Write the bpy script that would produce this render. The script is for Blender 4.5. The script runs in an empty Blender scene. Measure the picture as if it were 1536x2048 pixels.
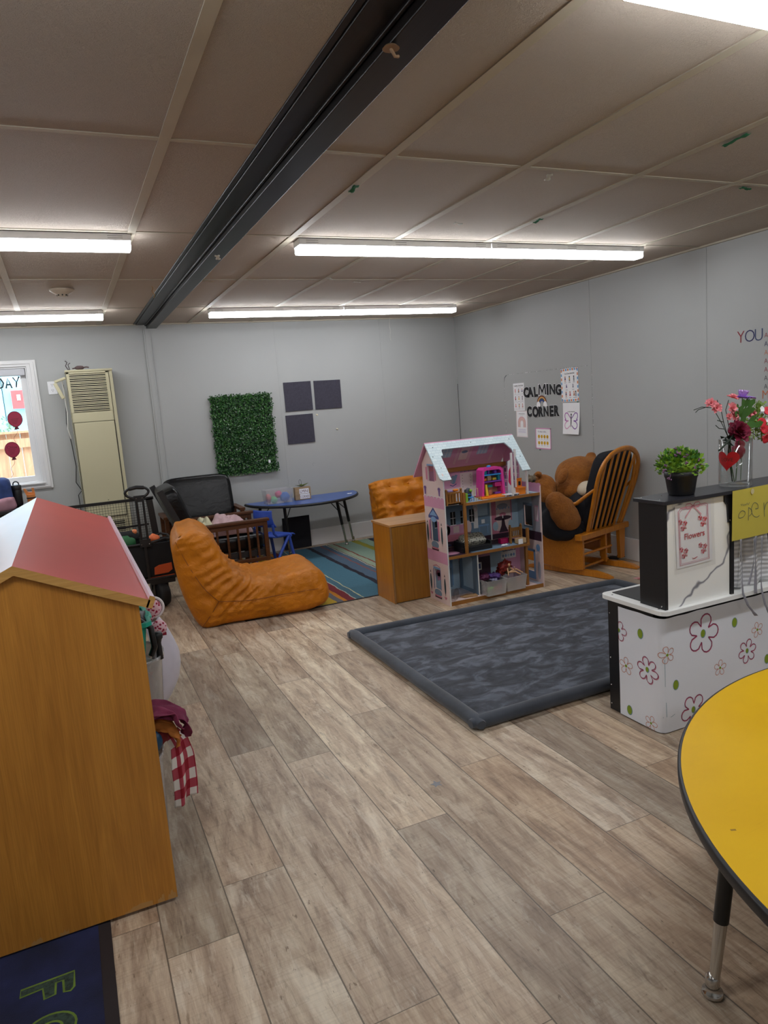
import bpy, bmesh, math, random
from mathutils import Vector, Matrix, noise
from math import sin, cos, pi, radians, sqrt

random.seed(7)
SC = bpy.context.scene
COL = SC.collection

# ------------------------------------------------------------------ camera
YAW, PITCH, ROLL = 0.41609, -0.154019, -0.076382
CAM_H = 1.4699
CEIL = 2.3809
WALL_Y = 7.194
WALL_X = 4.2364

def camera_axes():
    cy, sy = cos(YAW), sin(YAW)
    fw = Vector((sy*cos(PITCH), cy*cos(PITCH), sin(PITCH)))
    rt = Vector((cy, -sy, 0))
    up = rt.cross(fw)
    return rt*cos(ROLL)+up*sin(ROLL), -rt*sin(ROLL)+up*cos(ROLL), fw

cd = bpy.data.cameras.new('camera')
cam = bpy.data.objects.new('camera', cd)
COL.objects.link(cam)
_r, _u, _f = camera_axes()
cam.matrix_world = Matrix(((_r.x, _u.x, -_f.x, 0), (_r.y, _u.y, -_f.y, 0), (_r.z, _u.z, -_f.z, CAM_H), (0, 0, 0, 1)))
cd.sensor_fit = 'HORIZONTAL'
cd.sensor_width = 36.0
cd.lens = 1405.9/1536*36.0
cd.clip_start = 0.02
cd.clip_end = 100
SC.camera = cam

# ------------------------------------------------------------------ view, world
SC.view_settings.view_transform = 'Standard'
SC.view_settings.look = 'None'
SC.view_settings.gamma = 1.0
SC.view_settings.use_curve_mapping = False
SC.view_settings.exposure = 1.55
TUBE = 7.5        # emission of the lamp diffusers
SKY = 2.7         # daylight outside
w = bpy.data.worlds.new('daylight')
SC.world = w
w.use_nodes = True
wn = w.node_tree.nodes
bg = wn['Background']
bg.inputs[0].default_value = (0.80, 0.90, 1.0, 1)
bg.inputs[1].default_value = SKY
cy_ = SC.cycles
cy_.max_bounces = 7
cy_.diffuse_bounces = 4
cy_.glossy_bounces = 3
cy_.transmission_bounces = 4
cy_.transparent_max_bounces = 16
cy_.caustics_reflective = False
cy_.caustics_refractive = False
cy_.sample_clamp_indirect = 4.0
cy_.use_denoising = True

# ------------------------------------------------------------------ helpers: objects
XF = {}      # world matrix of every root empty

def empty(name, loc=(0, 0, 0), rz=0.0):
    o = bpy.data.objects.new(name, None)
    COL.objects.link(o)
    o.location = loc
    o.rotation_euler = (0, 0, rz)
    o.empty_display_size = 0.1
    XF[o] = Matrix.Translation(Vector(loc)) @ Matrix.Rotation(rz, 4, 'Z')
    return o

def tag(o, label=None, cat=None, group=None, kind=None):
    if label: o['label'] = label
    if cat: o['category'] = cat
    if group: o['group'] = group
    if kind: o['kind'] = kind
    return o

def thing(name, label, cat, loc=(0, 0, 0), rz=0.0, group=None):
    return tag(empty(name, loc, rz), label, cat, group)

def root_of(o):
    while o.parent: o = o.parent
    return o

class MB:
    """collects faces of one part"""
    def __init__(s):
        s.v = []; s.f = []; s.m = []; s.mi = 0; s.sm = []; s.smooth = False
    def add(s, vs, fs, mi=None, smooth=None):
        b = len(s.v); s.v += [Vector(v) for v in vs]
        for f in fs:
            s.f.append([b+i for i in f]); s.m.append(s.mi if mi is None else mi)
            s.sm.append(s.smooth if smooth is None else smooth)
        return s
    def box(s, a, b, mi=None, M=None):
        x0, y0, z0 = a; x1, y1, z1 = b
        vs = [Vector(p) for p in ((x0,y0,z0),(x1,y0,z0),(x1,y1,z0),(x0,y1,z0),(x0,y0,z1),(x1,y0,z1),(x1,y1,z1),(x0,y1,z1))]
        if M: vs = [M @ v for v in vs]
        return s.add(vs, [(0,3,2,1),(4,5,6,7),(0,1,5,4),(1,2,6,5),(2,3,7,6),(3,0,4,7)], mi, False)
    def bar(s, p, q, wx, wz, mi=None, up=(0, 0, 1)):
        """rectangular bar from p to q, wx across, wz along up"""
        p, q = Vector(p), Vector(q); d = (q-p).normalized(); u = Vector(up)
        if abs(d.dot(u)) > .98: u = Vector((1, 0, 0))
        r = d.cross(u).normalized(); u = r.cross(d)
        vs = [c+r*(i*wx/2)+u*(j*wz/2) for c in (p, q) for i, j in ((-1,-1),(1,-1),(1,1),(-1,1))]
        return s.add(vs, [(3,2,1,0),(4,5,6,7),(0,1,5,4),(1,2,6,5),(2,3,7,6),(3,0,4,7)], mi, False)
    def cyl(s, p, q, r0, r1=None, n=16, mi=None, caps=True, smooth=True):
        r1 = r0 if r1 is None else r1
        p, q = Vector(p), Vector(q); d = (q-p).normalized()
        a = d.orthogonal().normalized(); b = d.cross(a)
        vs = [c+(a*cos(2*pi*i/n)+b*sin(2*pi*i/n))*r for c, r in ((p, r0), (q, r1)) for i in range(n)]
        s.add(vs, [(i, (i+1) % n, n+(i+1) % n, n+i) for i in range(n)], mi, smooth)
        if caps: s.add(vs, [tuple(range(n))[::-1], tuple(range(n, 2*n))], mi, False)
        return s
    def tube(s, pts, r, n=8, mi=None, closed=False, flat=None):
        """round tube along pts (r may be a list); flat=(k, axis) squashes along axis"""
        P = [Vector(p) for p in pts]; N = len(P)
        R = r if isinstance(r, (list, tuple)) else [r]*N
        vs = []; a = None
        for i, p in enumerate(P):
            if closed: d = P[(i+1) % N]-P[i-1]
            else: d = P[min(i+1, N-1)]-P[max(i-1, 0)]
            d = d.normalized() if d.length > 1e-9 else Vector((0, 0, 1))
            a = d.orthogonal().normalized() if a is None else (a-d*a.dot(d)).normalized()
            b = d.cross(a)
            for k in range(n):
                o = (a*cos(2*pi*k/n)+b*sin(2*pi*k/n))*R[i]
                if flat:
                    ax = Vector(flat[1]); o = o-ax*(o.dot(ax)*(1-flat[0]))
                vs.append(p+o)
        fs = []
        for i in range(N if closed else N-1):
            j = (i+1) % N
            fs += [(i*n+k, i*n+(k+1) % n, j*n+(k+1) % n, j*n+k) for k in range(n)]
        s.add(vs, fs, mi, True)
        if not closed: s.add(vs, [tuple(range(n))[::-1], tuple(range((N-1)*n, N*n))], mi, False)
        return s
    def prism(s, poly, o, r, u, n, depth, mi=None, smooth=False):
        """2-D poly in frame o,r,u pushed along n by depth"""
        o, r, u, n = Vector(o), Vector(r), Vector(u), Vector(n)
        A = [o+r*x+u*y for x, y in poly]; B = [p+n*depth for p in A]; N = len(A)
        s.add(A+B, [tuple(range(N))[::-1], tuple(range(N, 2*N))], mi, False)
        s.add(A+B, [(i, (i+1) % N, N+(i+1) % N, N+i) for i in range(N)], mi, smooth)
        return s
    def lathe(s, prof, c, n=24, mi=None, axis=(0, 0, 1)):
        c = Vector(c); d = Vector(axis).normalized(); a = d.orthogonal().normalized(); b = d.cross(a)
        vs = [c+d*z+(a*cos(2*pi*k/n)+b*sin(2*pi*k/n))*r for r, z in prof for k in range(n)]
        fs = [(i*n+k, i*n+(k+1) % n, (i+1)*n+(k+1) % n, (i+1)*n+k) for i in range(len(prof)-1) for k in range(n)]
        s.add(vs, fs, mi, True)
        if prof[0][0] > 1e-5: s.add(vs, [tuple(range(n))[::-1]], mi, False)
        if prof[-1][0] > 1e-5: s.add(vs, [tuple(range((len(prof)-1)*n, len(prof)*n))], mi, False)
        return s
    def ball(s, c, r, n=16, mi=None, M=None, wob=0, wf=5, seed=0):
        c = Vector(c); r = Vector(r) if not isinstance(r, (int, float)) else Vector((r, r, r))
        m = max(4, n//2); vs = []
        for i in range(m+1):
            t = pi*i/m
            for k in range(n):
                d = Vector((sin(t)*cos(2*pi*k/n), sin(t)*sin(2*pi*k/n), cos(t)))
                q = 1+(noise.noise(d*wf+Vector((seed, seed*.7, 0)))*wob if wob else 0)
                p = Vector((d.x*r.x, d.y*r.y, d.z*r.z))*q
                if M: p = M @ p
                vs.append(c+p)
        fs = [(i*n+k, (i+1)*n+k, (i+1)*n+(k+1) % n, i*n+(k+1) % n) for i in range(m) for k in range(n)]
        return s.add(vs, fs, mi, True)
    def surf(s, fn, nu, nv, mi=None, smooth=True, flip=False):
        vs = [fn(i/nu, j/nv) for i in range(nu+1) for j in range(nv+1)]
        w_ = nv+1
        fs = [(i*w_+j, (i+1)*w_+j, (i+1)*w_+j+1, i*w_+j+1) for i in range(nu) for j in range(nv)]
        if flip: fs = [f[::-1] for f in fs]
        return s.add(vs, fs, mi, smooth)
    # flat drawing in a frame
    def poly(s, F, pts, lift=1, mi=None):
        return s.add([F.p(x, y, lift) for x, y in pts], [tuple(range(len(pts)))], mi, False)
    def rect(s, F, x0, y0, x1, y1, lift=1, mi=None):
        return s.poly(F, [(x0, y0), (x1, y0), (x1, y1), (x0, y1)], lift, mi)
    def oval(s, F, cx, cy, rx, ry, lift=1, mi=None, n=20, rot=0):
        c_, s_ = cos(rot), sin(rot)
        return s.poly(F, [(cx+rx*cos(a)*c_-ry*sin(a)*s_, cy+rx*cos(a)*s_+ry*sin(a)*c_) for a in (2*pi*i/n for i in range(n))], lift, mi)
    def stroke(s, F, pts, w_, lift=1, mi=None, closed=False):
        N = len(pts); P = [Vector((x, y)) for x, y in pts]; L = []; R_ = []
        W = w_ if isinstance(w_, (list, tuple)) else [w_]*N
        for i in range(N):
            d = (P[(i+1) % N]-P[i-1]) if closed else (P[min(i+1, N-1)]-P[max(i-1, 0)])
            if d.length < 1e-9: d = Vector((1, 0))
            d.normalize(); q = Vector((-d.y, d.x))*W[i]/2
            L.append(P[i]+q); R_.append(P[i]-q)
        for i in range(N if closed else N-1):
            j = (i+1) % N
            s.poly(F, [R_[i], R_[j], L[j], L[i]], lift, mi)
        return s
    def text(s, F, txt, x, y, size, lift=1, mi=None, bold=0.0, align='LEFT', sx=1.0, rot=0.0, depth=0.0):
        vs, fs, wd = text_mesh(txt, bold)
        off = {'LEFT': 0, 'CENTER': -wd/2, 'RIGHT': -wd}[align]
        c_, s_ = cos(rot), sin(rot)
        def T(v, l):
            a, b = (v[0]+off)*size*sx, v[1]*size
            return F.p(x+a*c_-b*s_, y+a*s_+b*c_, l)
        s.add([T(v, lift) for v in vs], fs, mi, False)
        if depth:      # closed letters with real thickness
            ed = {}
            for f in fs:
                for i in range(len(f)):
                    e = (f[i], f[(i+1) % len(f)]); ed[e] = 1
            rim = [e for e in ed if (e[1], e[0]) not in ed]
            A = [T(v, lift) for v in vs]; B = [p-F.n*depth for p in A]; n = len(A)
            s.add(A+B, [(a, n+a, n+b, b) for a, b in rim], mi, False)
        return s
    def frame(s, x0, z0, x1, z1, w_, ya, yb, mi=None):
        """mitred rectangular frame in the XZ plane, from y=ya to yb"""
        A = [(x0, z0), (x1, z0), (x1, z1), (x0, z1)]; w4 = w_ if isinstance(w_, tuple) else (w_,)*4   # left, bottom, right, top
        B = [(x0+w4[0], z0+w4[1]), (x1-w4[2], z0+w4[1]), (x1-w4[2], z1-w4[3]), (x0+w4[0], z1-w4[3])]
        vs = [(x, y, z) for y in (ya, yb) for q in (A, B) for x, z in q]; fs = []
        for i in range(4):
            j = (i+1) % 4
            fs += [(i, j, 4+j, 4+i), (8+j, 8+i, 12+i, 12+j), (j, i, 8+i, 8+j), (4+i, 4+j, 12+j, 12+i)]
        return s.add(vs, fs, mi, False)
    def moved(s, M):
        s.v = [M @ v for v in s.v]; return s

class Fr:
    """a drawing plane: origin, right, up; lift counts tenths of a millimetre off the surface"""
    def __init__(s, o, r, u, step=0.0003):
        s.o, s.r, s.u = Vector(o), Vector(r).normalized(), Vector(u).normalized()
        s.n = s.r.cross(s.u).normalized(); s.step = step
    def p(s, x, y, l=0): return s.o+s.r*x+s.u*y+s.n*(l*s.step)

_T = {}
def text_mesh(txt, bold):
    k = (txt, bold)
    if k not in _T:
        c = bpy.data.curves.new('lettering', 'FONT'); c.body = txt; c.size = 1; c.offset = bold; c.resolution_u = 3
        c.fill_mode = 'FRONT'
        o = bpy.data.objects.new('lettering', c); COL.objects.link(o)
        dg = bpy.context.evaluated_depsgraph_get()
        me = o.evaluated_get(dg).to_mesh()
        vs = [(v.co.x, v.co.y) for v in me.vertices]; fs = [tuple(p.vertices) for p in me.polygons]
        nz = sum(p.normal.z for p in me.polygons)
        if nz < 0: fs = [f[::-1] for f in fs]
        wd = max((v[0] for v in vs), default=0)
        o.evaluated_get(dg).to_mesh_clear()
        bpy.data.objects.remove(o); bpy.data.curves.remove(c)
        _T[k] = (vs, fs, wd)
    return _T[k]

def obj(name, mb, mats, parent=None, bevel=0, subsurf=0, seg=2, world=True, solid=0, remesh=0, attr=None, uv=None):
    """one mesh object; vertices are given in world space and moved into the parent's space"""
    if not isinstance(mats, (list, tuple)): mats = [mats]
    me = bpy.data.meshes.new(name)
    V = mb.v
    o = bpy.data.objects.new(name, me)
    if parent is not None:
        if world: Mi = XF[root_of(parent)].inverted(); V = [Mi @ v for v in V]
        o.parent = parent
    else:
        xs = [v.x for v in V]; ys = [v.y for v in V]; zs = [v.z for v in V]
        b = Vector(((min(xs)+max(xs))/2, (min(ys)+max(ys))/2, min(zs)))
        V = [v-b for v in V]; o.location = b
        XF[o] = Matrix.Translation(b)
    me.from_pydata([tuple(v) for v in V], [], mb.f)
    for m in mats: me.materials.append(m)
    for p, i, sm in zip(me.polygons, mb.m, mb.sm): p.material_index = i; p.use_smooth = sm
    me.update()
    COL.objects.link(o)
    if uv:
        l = me.uv_layers.new(name='UVMap')
        for p, uvs in zip(me.polygons, uv):
            for li, q in zip(p.loop_indices, uvs): l.data[li].uv = q
    if attr:
        a = me.attributes.new('tone', 'FLOAT', 'FACE')
        a.data.foreach_set('value', attr)
    if remesh:
        m = o.modifiers.new('remesh', 'REMESH'); m.mode = 'VOXEL'; m.voxel_size = remesh; m.use_smooth_shade = True
        m = o.modifiers.new('smooth', 'SMOOTH'); m.iterations = 6
    if solid:
        m = o.modifiers.new('solid', 'SOLIDIFY'); m.thickness = solid; m.offset = 0
    if bevel:
        m = o.modifiers.new('bevel', 'BEVEL'); m.width = bevel; m.segments = seg; m.limit_method = 'ANGLE'; m.angle_limit = radians(40)
        m.harden_normals = False
    if subsurf:
        m = o.modifiers.new('subsurf', 'SUBSURF'); m.levels = subsurf; m.render_levels = subsurf
    return o

def copy_thing(src, loc, rz=0.0, label=None, group=None):
    def cp(o, par):
        c = o.copy(); COL.objects.link(c); c.parent = par
        for ch in list(o.children): cp(ch, c)
        return c
    kids = list(src.children)
    r = src.copy(); COL.objects.link(r); r.location = loc; r.rotation_euler = (0, 0, rz)
    for ch in kids: cp(ch, r)
    if label: r['label'] = label
    if group: r['group'] = group
    XF[r] = Matrix.Translation(Vector(loc)) @ Matrix.Rotation(rz, 4, 'Z')
    return r

# ------------------------------------------------------------------ helpers: materials
def lin(c):
    return tuple(((x/255)/12.92 if x/255 <= .04045 else ((x/255+.055)/1.055)**2.4) for x in c)

def nt(name):
    m = bpy.data.materials.new(name); m.use_nodes = True
    t = m.node_tree; b = t.nodes['Principled BSDF']
    return m, t, b

def N(t, typ, **kw):
    n = t.nodes.new(typ)
    for k, v in kw.items(): setattr(n, k, v)
    return n

def coords(t, kind='Object', scale=(1, 1, 1), rot=(0, 0, 0), loc=(0, 0, 0)):
    c = N(t, 'ShaderNodeTexCoord'); m = N(t, 'ShaderNodeMapping')
    m.inputs['Scale'].default_value = scale; m.inputs['Rotation'].default_value = rot; m.inputs['Location'].default_value = loc
    t.links.new(c.outputs[kind], m.inputs[0]); return m.outputs[0]

def mixc(t, fac, a, b, mode='MIX'):
    n = N(t, 'ShaderNodeMix', data_type='RGBA', blend_type=mode)
    for i, x in ((0, fac), (6, a), (7, b)):
        if hasattr(x, 'is_linked') or hasattr(x, 'links'): t.links.new(x, n.inputs[i])
        elif i == 0: n.inputs[0].default_value = x
        else: n.inputs[i].default_value = (*x, 1) if len(x) == 3 else x
    return n.outputs[2]

def ramp(t, fac, stops, interp='LINEAR'):
    n = N(t, 'ShaderNodeValToRGB'); e = n.color_ramp.elements; n.color_ramp.interpolation = interp
    while len(e) < len(stops): e.new(0.5)
    for el, (p, c) in zip(e, stops): el.position = p; el.color = (*c, 1) if len(c) == 3 else c
    t.links.new(fac, n.inputs[0]); return n.outputs[0]

def noisef(t, vec, scale, detail=3, rough=.5, dist=0):
    n = N(t, 'ShaderNodeTexNoise'); n.inputs['Scale'].default_value = scale; n.inputs['Detail'].default_value = detail
    n.inputs['Roughness'].default_value = rough; n.inputs['Distortion'].default_value = dist
    t.links.new(vec, n.inputs['Vector']); return n.outputs[0]

def bumpn(t, b, h, strength, dist=.01):
    n = N(t, 'ShaderNodeBump'); n.inputs['Strength'].default_value = strength; n.inputs['Distance'].default_value = dist
    t.links.new(h, n.inputs['Height']); t.links.new(n.outputs[0], b.inputs['Normal'])

def mat(name, rgb, rough=.5, var=.05, vs=6, bump=0, bs=80, metal=0, spec=.5, coat=0, sheen=0, sub=0, bd=.002):
    m, t, b = nt(name)
    c = lin(rgb); v = coords(t)
    f = noisef(t, v, vs, 3)
    lo = tuple(x*(1-var) for x in c); hi = tuple(min(1, x*(1+var)) for x in c)
    col = ramp(t, f, [(.3, lo), (.7, hi)])
    t.links.new(col, b.inputs['Base Color'])
    b.inputs['Roughness'].default_value = rough; b.inputs['Metallic'].default_value = metal
    b.inputs['Specular IOR Level'].default_value = spec
    b.inputs['Coat Weight'].default_value = coat; b.inputs['Coat Roughness'].default_value = .15
    b.inputs['Sheen Weight'].default_value = sheen
    if bump: bumpn(t, b, noisef(t, v, bs, 4), bump, bd)
    return m

def wood(name, c0, c1, axis='Z', scale=1.0, rough=.4, coat=0.0, fine=1.0, spec=.4):
    m, t, b = nt(name)
    s = {'X': (.7, 9, 9), 'Y': (9, .7, 9), 'Z': (9, 9, .7)}[axis]
    v = coords(t, scale=tuple(q*scale for q in s))
    f = noisef(t, v, 2.2, 6, .6, 1.2)
    s2 = {'X': (2, 90, 90), 'Y': (90, 2, 90), 'Z': (90, 90, 2)}[axis]
    g = noisef(t, coords(t, scale=tuple(q*scale for q in s2)), 2.0, 3, .6)
    a = ramp(t, f, [(.25, lin(c0)), (.75, lin(c1))])
    dk = ramp(t, g, [(.35, (.72, .72, .72)), (.6, (1, 1, 1))])
    col = mixc(t, .6*fine, a, dk, 'MULTIPLY')
    t.links.new(col, b.inputs['Base Color'])
    b.inputs['Roughness'].default_value = rough; b.inputs['Coat Weight'].default_value = coat
    b.inputs['Specular IOR Level'].default_value = spec
    bumpn(t, b, g, .08, .002)
    return m

def leather(name, rgb, rough=.38, spec=.5, var=.15, bump=.8):
    m, t, b = nt(name); v = coords(t); c = lin(rgb)
    f = noisef(t, v, 5, 4)
    t.links.new(ramp(t, f, [(.3, tuple(x*(1-var) for x in c)), (.7, tuple(min(1, x*(1+var)) for x in c))]), b.inputs['Base Color'])
    b.inputs['Roughness'].default_value = rough; b.inputs['Specular IOR Level'].default_value = spec
    h = noisef(t, v, 13, 6, .6, 1.6)
    bumpn(t, b, h, bump, .012)
    return m

def clear(name, tint=(1, 1, 1), gloss=.12, rough=.08, body=0.0, body_rgb=(220, 220, 225)):
    """thin clear sheet: mostly transparent, fresnel gloss, optional milky body"""
    m, t, b = nt(name); t.nodes.remove(b); out = t.nodes['Material Output']
    tr = N(t, 'ShaderNodeBsdfTransparent'); tr.inputs[0].default_value = (*tint, 1)
    gl = N(t, 'ShaderNodeBsdfGlossy'); gl.inputs['Roughness'].default_value = rough
    lw = N(t, 'ShaderNodeLayerWeight'); lw.inputs[0].default_value = .5
    fr = N(t, 'ShaderNodeMath', operation='POWER'); fr.inputs[1].default_value = 4.0; t.links.new(lw.outputs['Facing'], fr.inputs[0])
    ad = N(t, 'ShaderNodeMath', operation='MULTIPLY_ADD'); ad.inputs[1].default_value = .7; ad.inputs[2].default_value = .03+gloss*.12
    t.links.new(fr.outputs[0], ad.inputs[0])
    src = tr.outputs[0]
    if body:
        di = N(t, 'ShaderNodeBsdfDiffuse'); di.inputs[0].default_value = (*lin(body_rgb), 1)
        mx0 = N(t, 'ShaderNodeMixShader')
        f = noisef(t, coords(t), 9, 2); mm = N(t, 'ShaderNodeMapRange'); t.links.new(f, mm.inputs[0])
        mm.inputs[3].default_value = body*.8; mm.inputs[4].default_value = body*1.2
        t.links.new(mm.outputs[0], mx0.inputs[0]); t.links.new(src, mx0.inputs[1]); t.links.new(di.outputs[0], mx0.inputs[2]); src = mx0.outputs[0]
    mx = N(t, 'ShaderNodeMixShader'); t.links.new(ad.outputs[0], mx.inputs[0])
    t.links.new(src, mx.inputs[1]); t.links.new(gl.outputs[0], mx.inputs[2]); t.links.new(mx.outputs[0], out.inputs[0])
    return m

def emit(name, rgb, s):
    m, t, b = nt(name)
    b.inputs['Base Color'].default_value = (.9, .9, .9, 1)
    b.inputs['Emission Color'].default_value = (*rgb, 1); b.inputs['Emission Strength'].default_value = s
    return m

# ------------------------------------------------------------------ common materials
M_WALL = mat('painted_wall', (169, 171, 170), .55, .02, 1.5, .05, 200, bd=.001)
M_TRIMW = mat('white_trim', (222, 222, 222), .45, .02)
M_BLACK = mat('black_plastic', (22, 22, 25), .45, .1)
M_BLACKM = mat('black_metal', (16, 16, 18), .4, .1, spec=.5)
M_CHROME = mat('chrome', (200, 198, 195), .18, .03, metal=1)
M_WHITEP = mat('white_plastic', (225, 226, 230), .4, .02)
M_PAPER = mat('white_paper', (244, 244, 246), .8, .02)
M_INK = mat('black_ink', (24, 24, 28), .7, .05)
M_ORANGE_L = leather('tan_leather', (190, 113, 14), .42, .33)
M_SEAM = mat('dark_stitch', (120, 64, 8), .6)
M_BLK_L = leather('black_leather', (11, 11, 13), .27, .32, .1, .25)
M_DARKWOOD = wood('dark_walnut', (70, 38, 18), (100, 60, 30), 'X', 2, .4, .1)
M_OAK = wood('golden_oak', (152, 92, 24), (188, 122, 42), 'Z', 1.6, .38)
M_HONEY = wood('honey_maple', (178, 104, 18), (206, 132, 38), 'Z', 2, .3, .3)
M_HONEYX = wood('honey_maple_panel', (176, 104, 24), (204, 130, 40), 'X', 2, .34, .25)

# ------------------------------------------------------------------ floor: printed vinyl planks
def make_floor():
    PW, PL_ = .2, 1.525
    off = {0: 2.09, 1: 2.927, 2: 2.735, 3: 2.07, 4: 3.007, 5: 2.32, 6: 1.70}
    rnd = random.Random(3)
    mb = MB(); uv = []; tone = []
    x0, x1, y0, y1 = -3.6, WALL_X, -2.6, WALL_Y
    i = int(math.floor((x0-.27)/PW))
    while .27+i*PW < x1:
        a = max(x0, .27+i*PW); b = min(x1, .27+(i+1)*PW)
        o = off.get(i, rnd.random()*PL_)
        k = math.floor((y0-o)/PL_)
        while o+k*PL_ < y1:
            c = max(y0, o+k*PL_); d = min(y1, o+(k+1)*PL_)
            mb.add([(a, c, 0), (b, c, 0), (b, d, 0), (a, d, 0)], [(0, 1, 2, 3)])
            u0 = (a-(.27+i*PW)); v0 = c-(o+k*PL_)
            uv.append([(u0, v0), (u0+b-a, v0), (u0+b-a, v0+d-c), (u0, v0+d-c)])
            tone.append(rnd.random())
            k += 1
        i += 1
    m, t, bs = nt('vinyl_planks')
    at = N(t, 'ShaderNodeAttribute'); at.attribute_name = 'tone'
    uvn = N(t, 'ShaderNodeUVMap')
    sep = N(t, 'ShaderNodeSeparateXYZ'); t.links.new(uvn.outputs[0], sep.inputs[0])
    # offset the grain per plank
    mul = N(t, 'ShaderNodeMath', operation='MULTIPLY'); mul.inputs[1].default_value = 37.0; t.links.new(at.outputs['Fac'], mul.inputs[0])
    cmb = N(t, 'ShaderNodeCombineXYZ'); t.links.new(sep.outputs[0], cmb.inputs[0]); t.links.new(sep.outputs[1], cmb.inputs[1]); t.links.new(mul.outputs[0], cmb.inputs[2])
    def mp(s):
        q = N(t, 'ShaderNodeMapping'); q.inputs['Scale'].default_value = s; t.links.new(cmb.outputs[0], q.inputs[0]); return q.outputs[0]
    big = noisef(t, mp((9, 1.6, 1)), 1.3, 8, .68, .8)
    streak = noisef(t, mp((30, 3.2, 1)), 1.6, 5, .65, .6)
    fine = noisef(t, mp((160, 9, 1)), 1.0, 3, .6)
    blot = noisef(t, mp((20, 3.6, 1)), 1.2, 9, .72, .4)
    base = ramp(t, big, [(.33, lin((146, 128, 112))), (.46, lin((180, 162, 143))), (.56, lin((196, 181, 161))), (.68, lin((222, 212, 193)))])
    st = ramp(t, streak, [(.32, (.60, .55, .50)), (.40, (.93, .91, .89)), (.55, (1.04, 1.04, 1.03))])
    c1 = mixc(t, .85, base, st, 'MULTIPLY')
    chalk = ramp(t, blot, [(.52, (0, 0, 0)), (.62, (1, 1, 1))])
    c2 = mixc(t, .55, c1, mixc(t, chalk, c1, lin((222, 214, 198))))
    dirt = ramp(t, blot, [(.34, (1, 1, 1)), (.44, (0, 0, 0))])
    c2 = mixc(t, .55, c2, mixc(t, dirt, c2, lin((118, 102, 88))))
    fi = ramp(t, fine, [(.3, (.86, .85, .84)), (.6, (1, 1, 1))])
    c3 = mixc(t, .6, c2, fi, 'MULTIPLY')
    tn = ramp(t, at.outputs['Fac'], [(0, (.62, .59, .57)), (.2, (1.06, 1.03, 1.0)), (.4, (.84, .72, .62)), (.6, (1.2, 1.17, 1.10)), (.8, (.72, .70, .67)), (1, (1.02, .93, .84))])
    c4 = mixc(t, 1.0, c3, tn, 'MULTIPLY')
    spk = noisef(t, mp((70, 26, 1)), 1.0, 3, .6); saw = noisef(t, mp((7, 150, 1)), 1.0, 2, .5)
    c4 = mixc(t, .75, c4, ramp(t, spk, [(.27, (.35, .30, .26)), (.33, (1, 1, 1))]), 'MULTIPLY')
    c4 = mixc(t, .45, c4, ramp(t, saw, [(.36, (.80, .78, .76)), (.46, (1, 1, 1)), (.60, (1, 1, 1)), (.70, (1.12, 1.12, 1.1))]), 'MULTIPLY')
    knot = N(t, 'ShaderNodeTexVoronoi'); knot.inputs['Scale'].default_value = 1.0; t.links.new(mp((6, 2.4, 1)), knot.inputs['Vector'])
    c4 = mixc(t, .8, c4, ramp(t, knot.outputs['Distance'], [(.03, (.45, .38, .33)), (.06, (.85, .82, .80)), (.075, (.62, .56, .52)), (.10, (1, 1, 1))]), 'MULTIPLY')
    # seams
    def edge(sock, L, w_):
        a = N(t, 'ShaderNodeMath', operation='SUBTRACT'); a.inputs[1].default_value = L/2; t.links.new(sock, a.inputs[0])
        b_ = N(t, 'ShaderNodeMath', operation='ABSOLUTE'); t.links.new(a.outputs[0], b_.inputs[0])
        c_ = N(t, 'ShaderNodeMath', operation='GREATER_THAN'); c_.inputs[1].default_value = L/2-w_; t.links.new(b_.outputs[0], c_.inputs[0]); return c_.outputs[0]
    ex = edge(sep.outputs[0], PW, .0020); ey = edge(sep.outputs[1], PL_, .0013)
    mx = N(t, 'ShaderNodeMath', operation='MAXIMUM'); t.links.new(ex, mx.inputs[0]); t.links.new(ey, mx.inputs[1])
    m7 = N(t, 'ShaderNodeMath', operation='MULTIPLY'); m7.inputs[1].default_value = .8; t.links.new(mx.outputs[0], m7.inputs[0])
    c5 = mixc(t, m7.outputs[0], c4, lin((78, 68, 58)))
    t.links.new(c5, bs.inputs['Base Color'])
    rr = ramp(t, blot, [(.3, (.34, .34, .34)), (.7, (.5, .5, .5))]); t.links.new(rr, bs.inputs['Roughness'])
    bs.inputs['Specular IOR Level'].default_value = .45
    bumpn(t, bs, fine, .12, .002)
    tag(obj('floor', mb, m, uv=uv, attr=tone), kind='structure')
make_floor()

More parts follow.
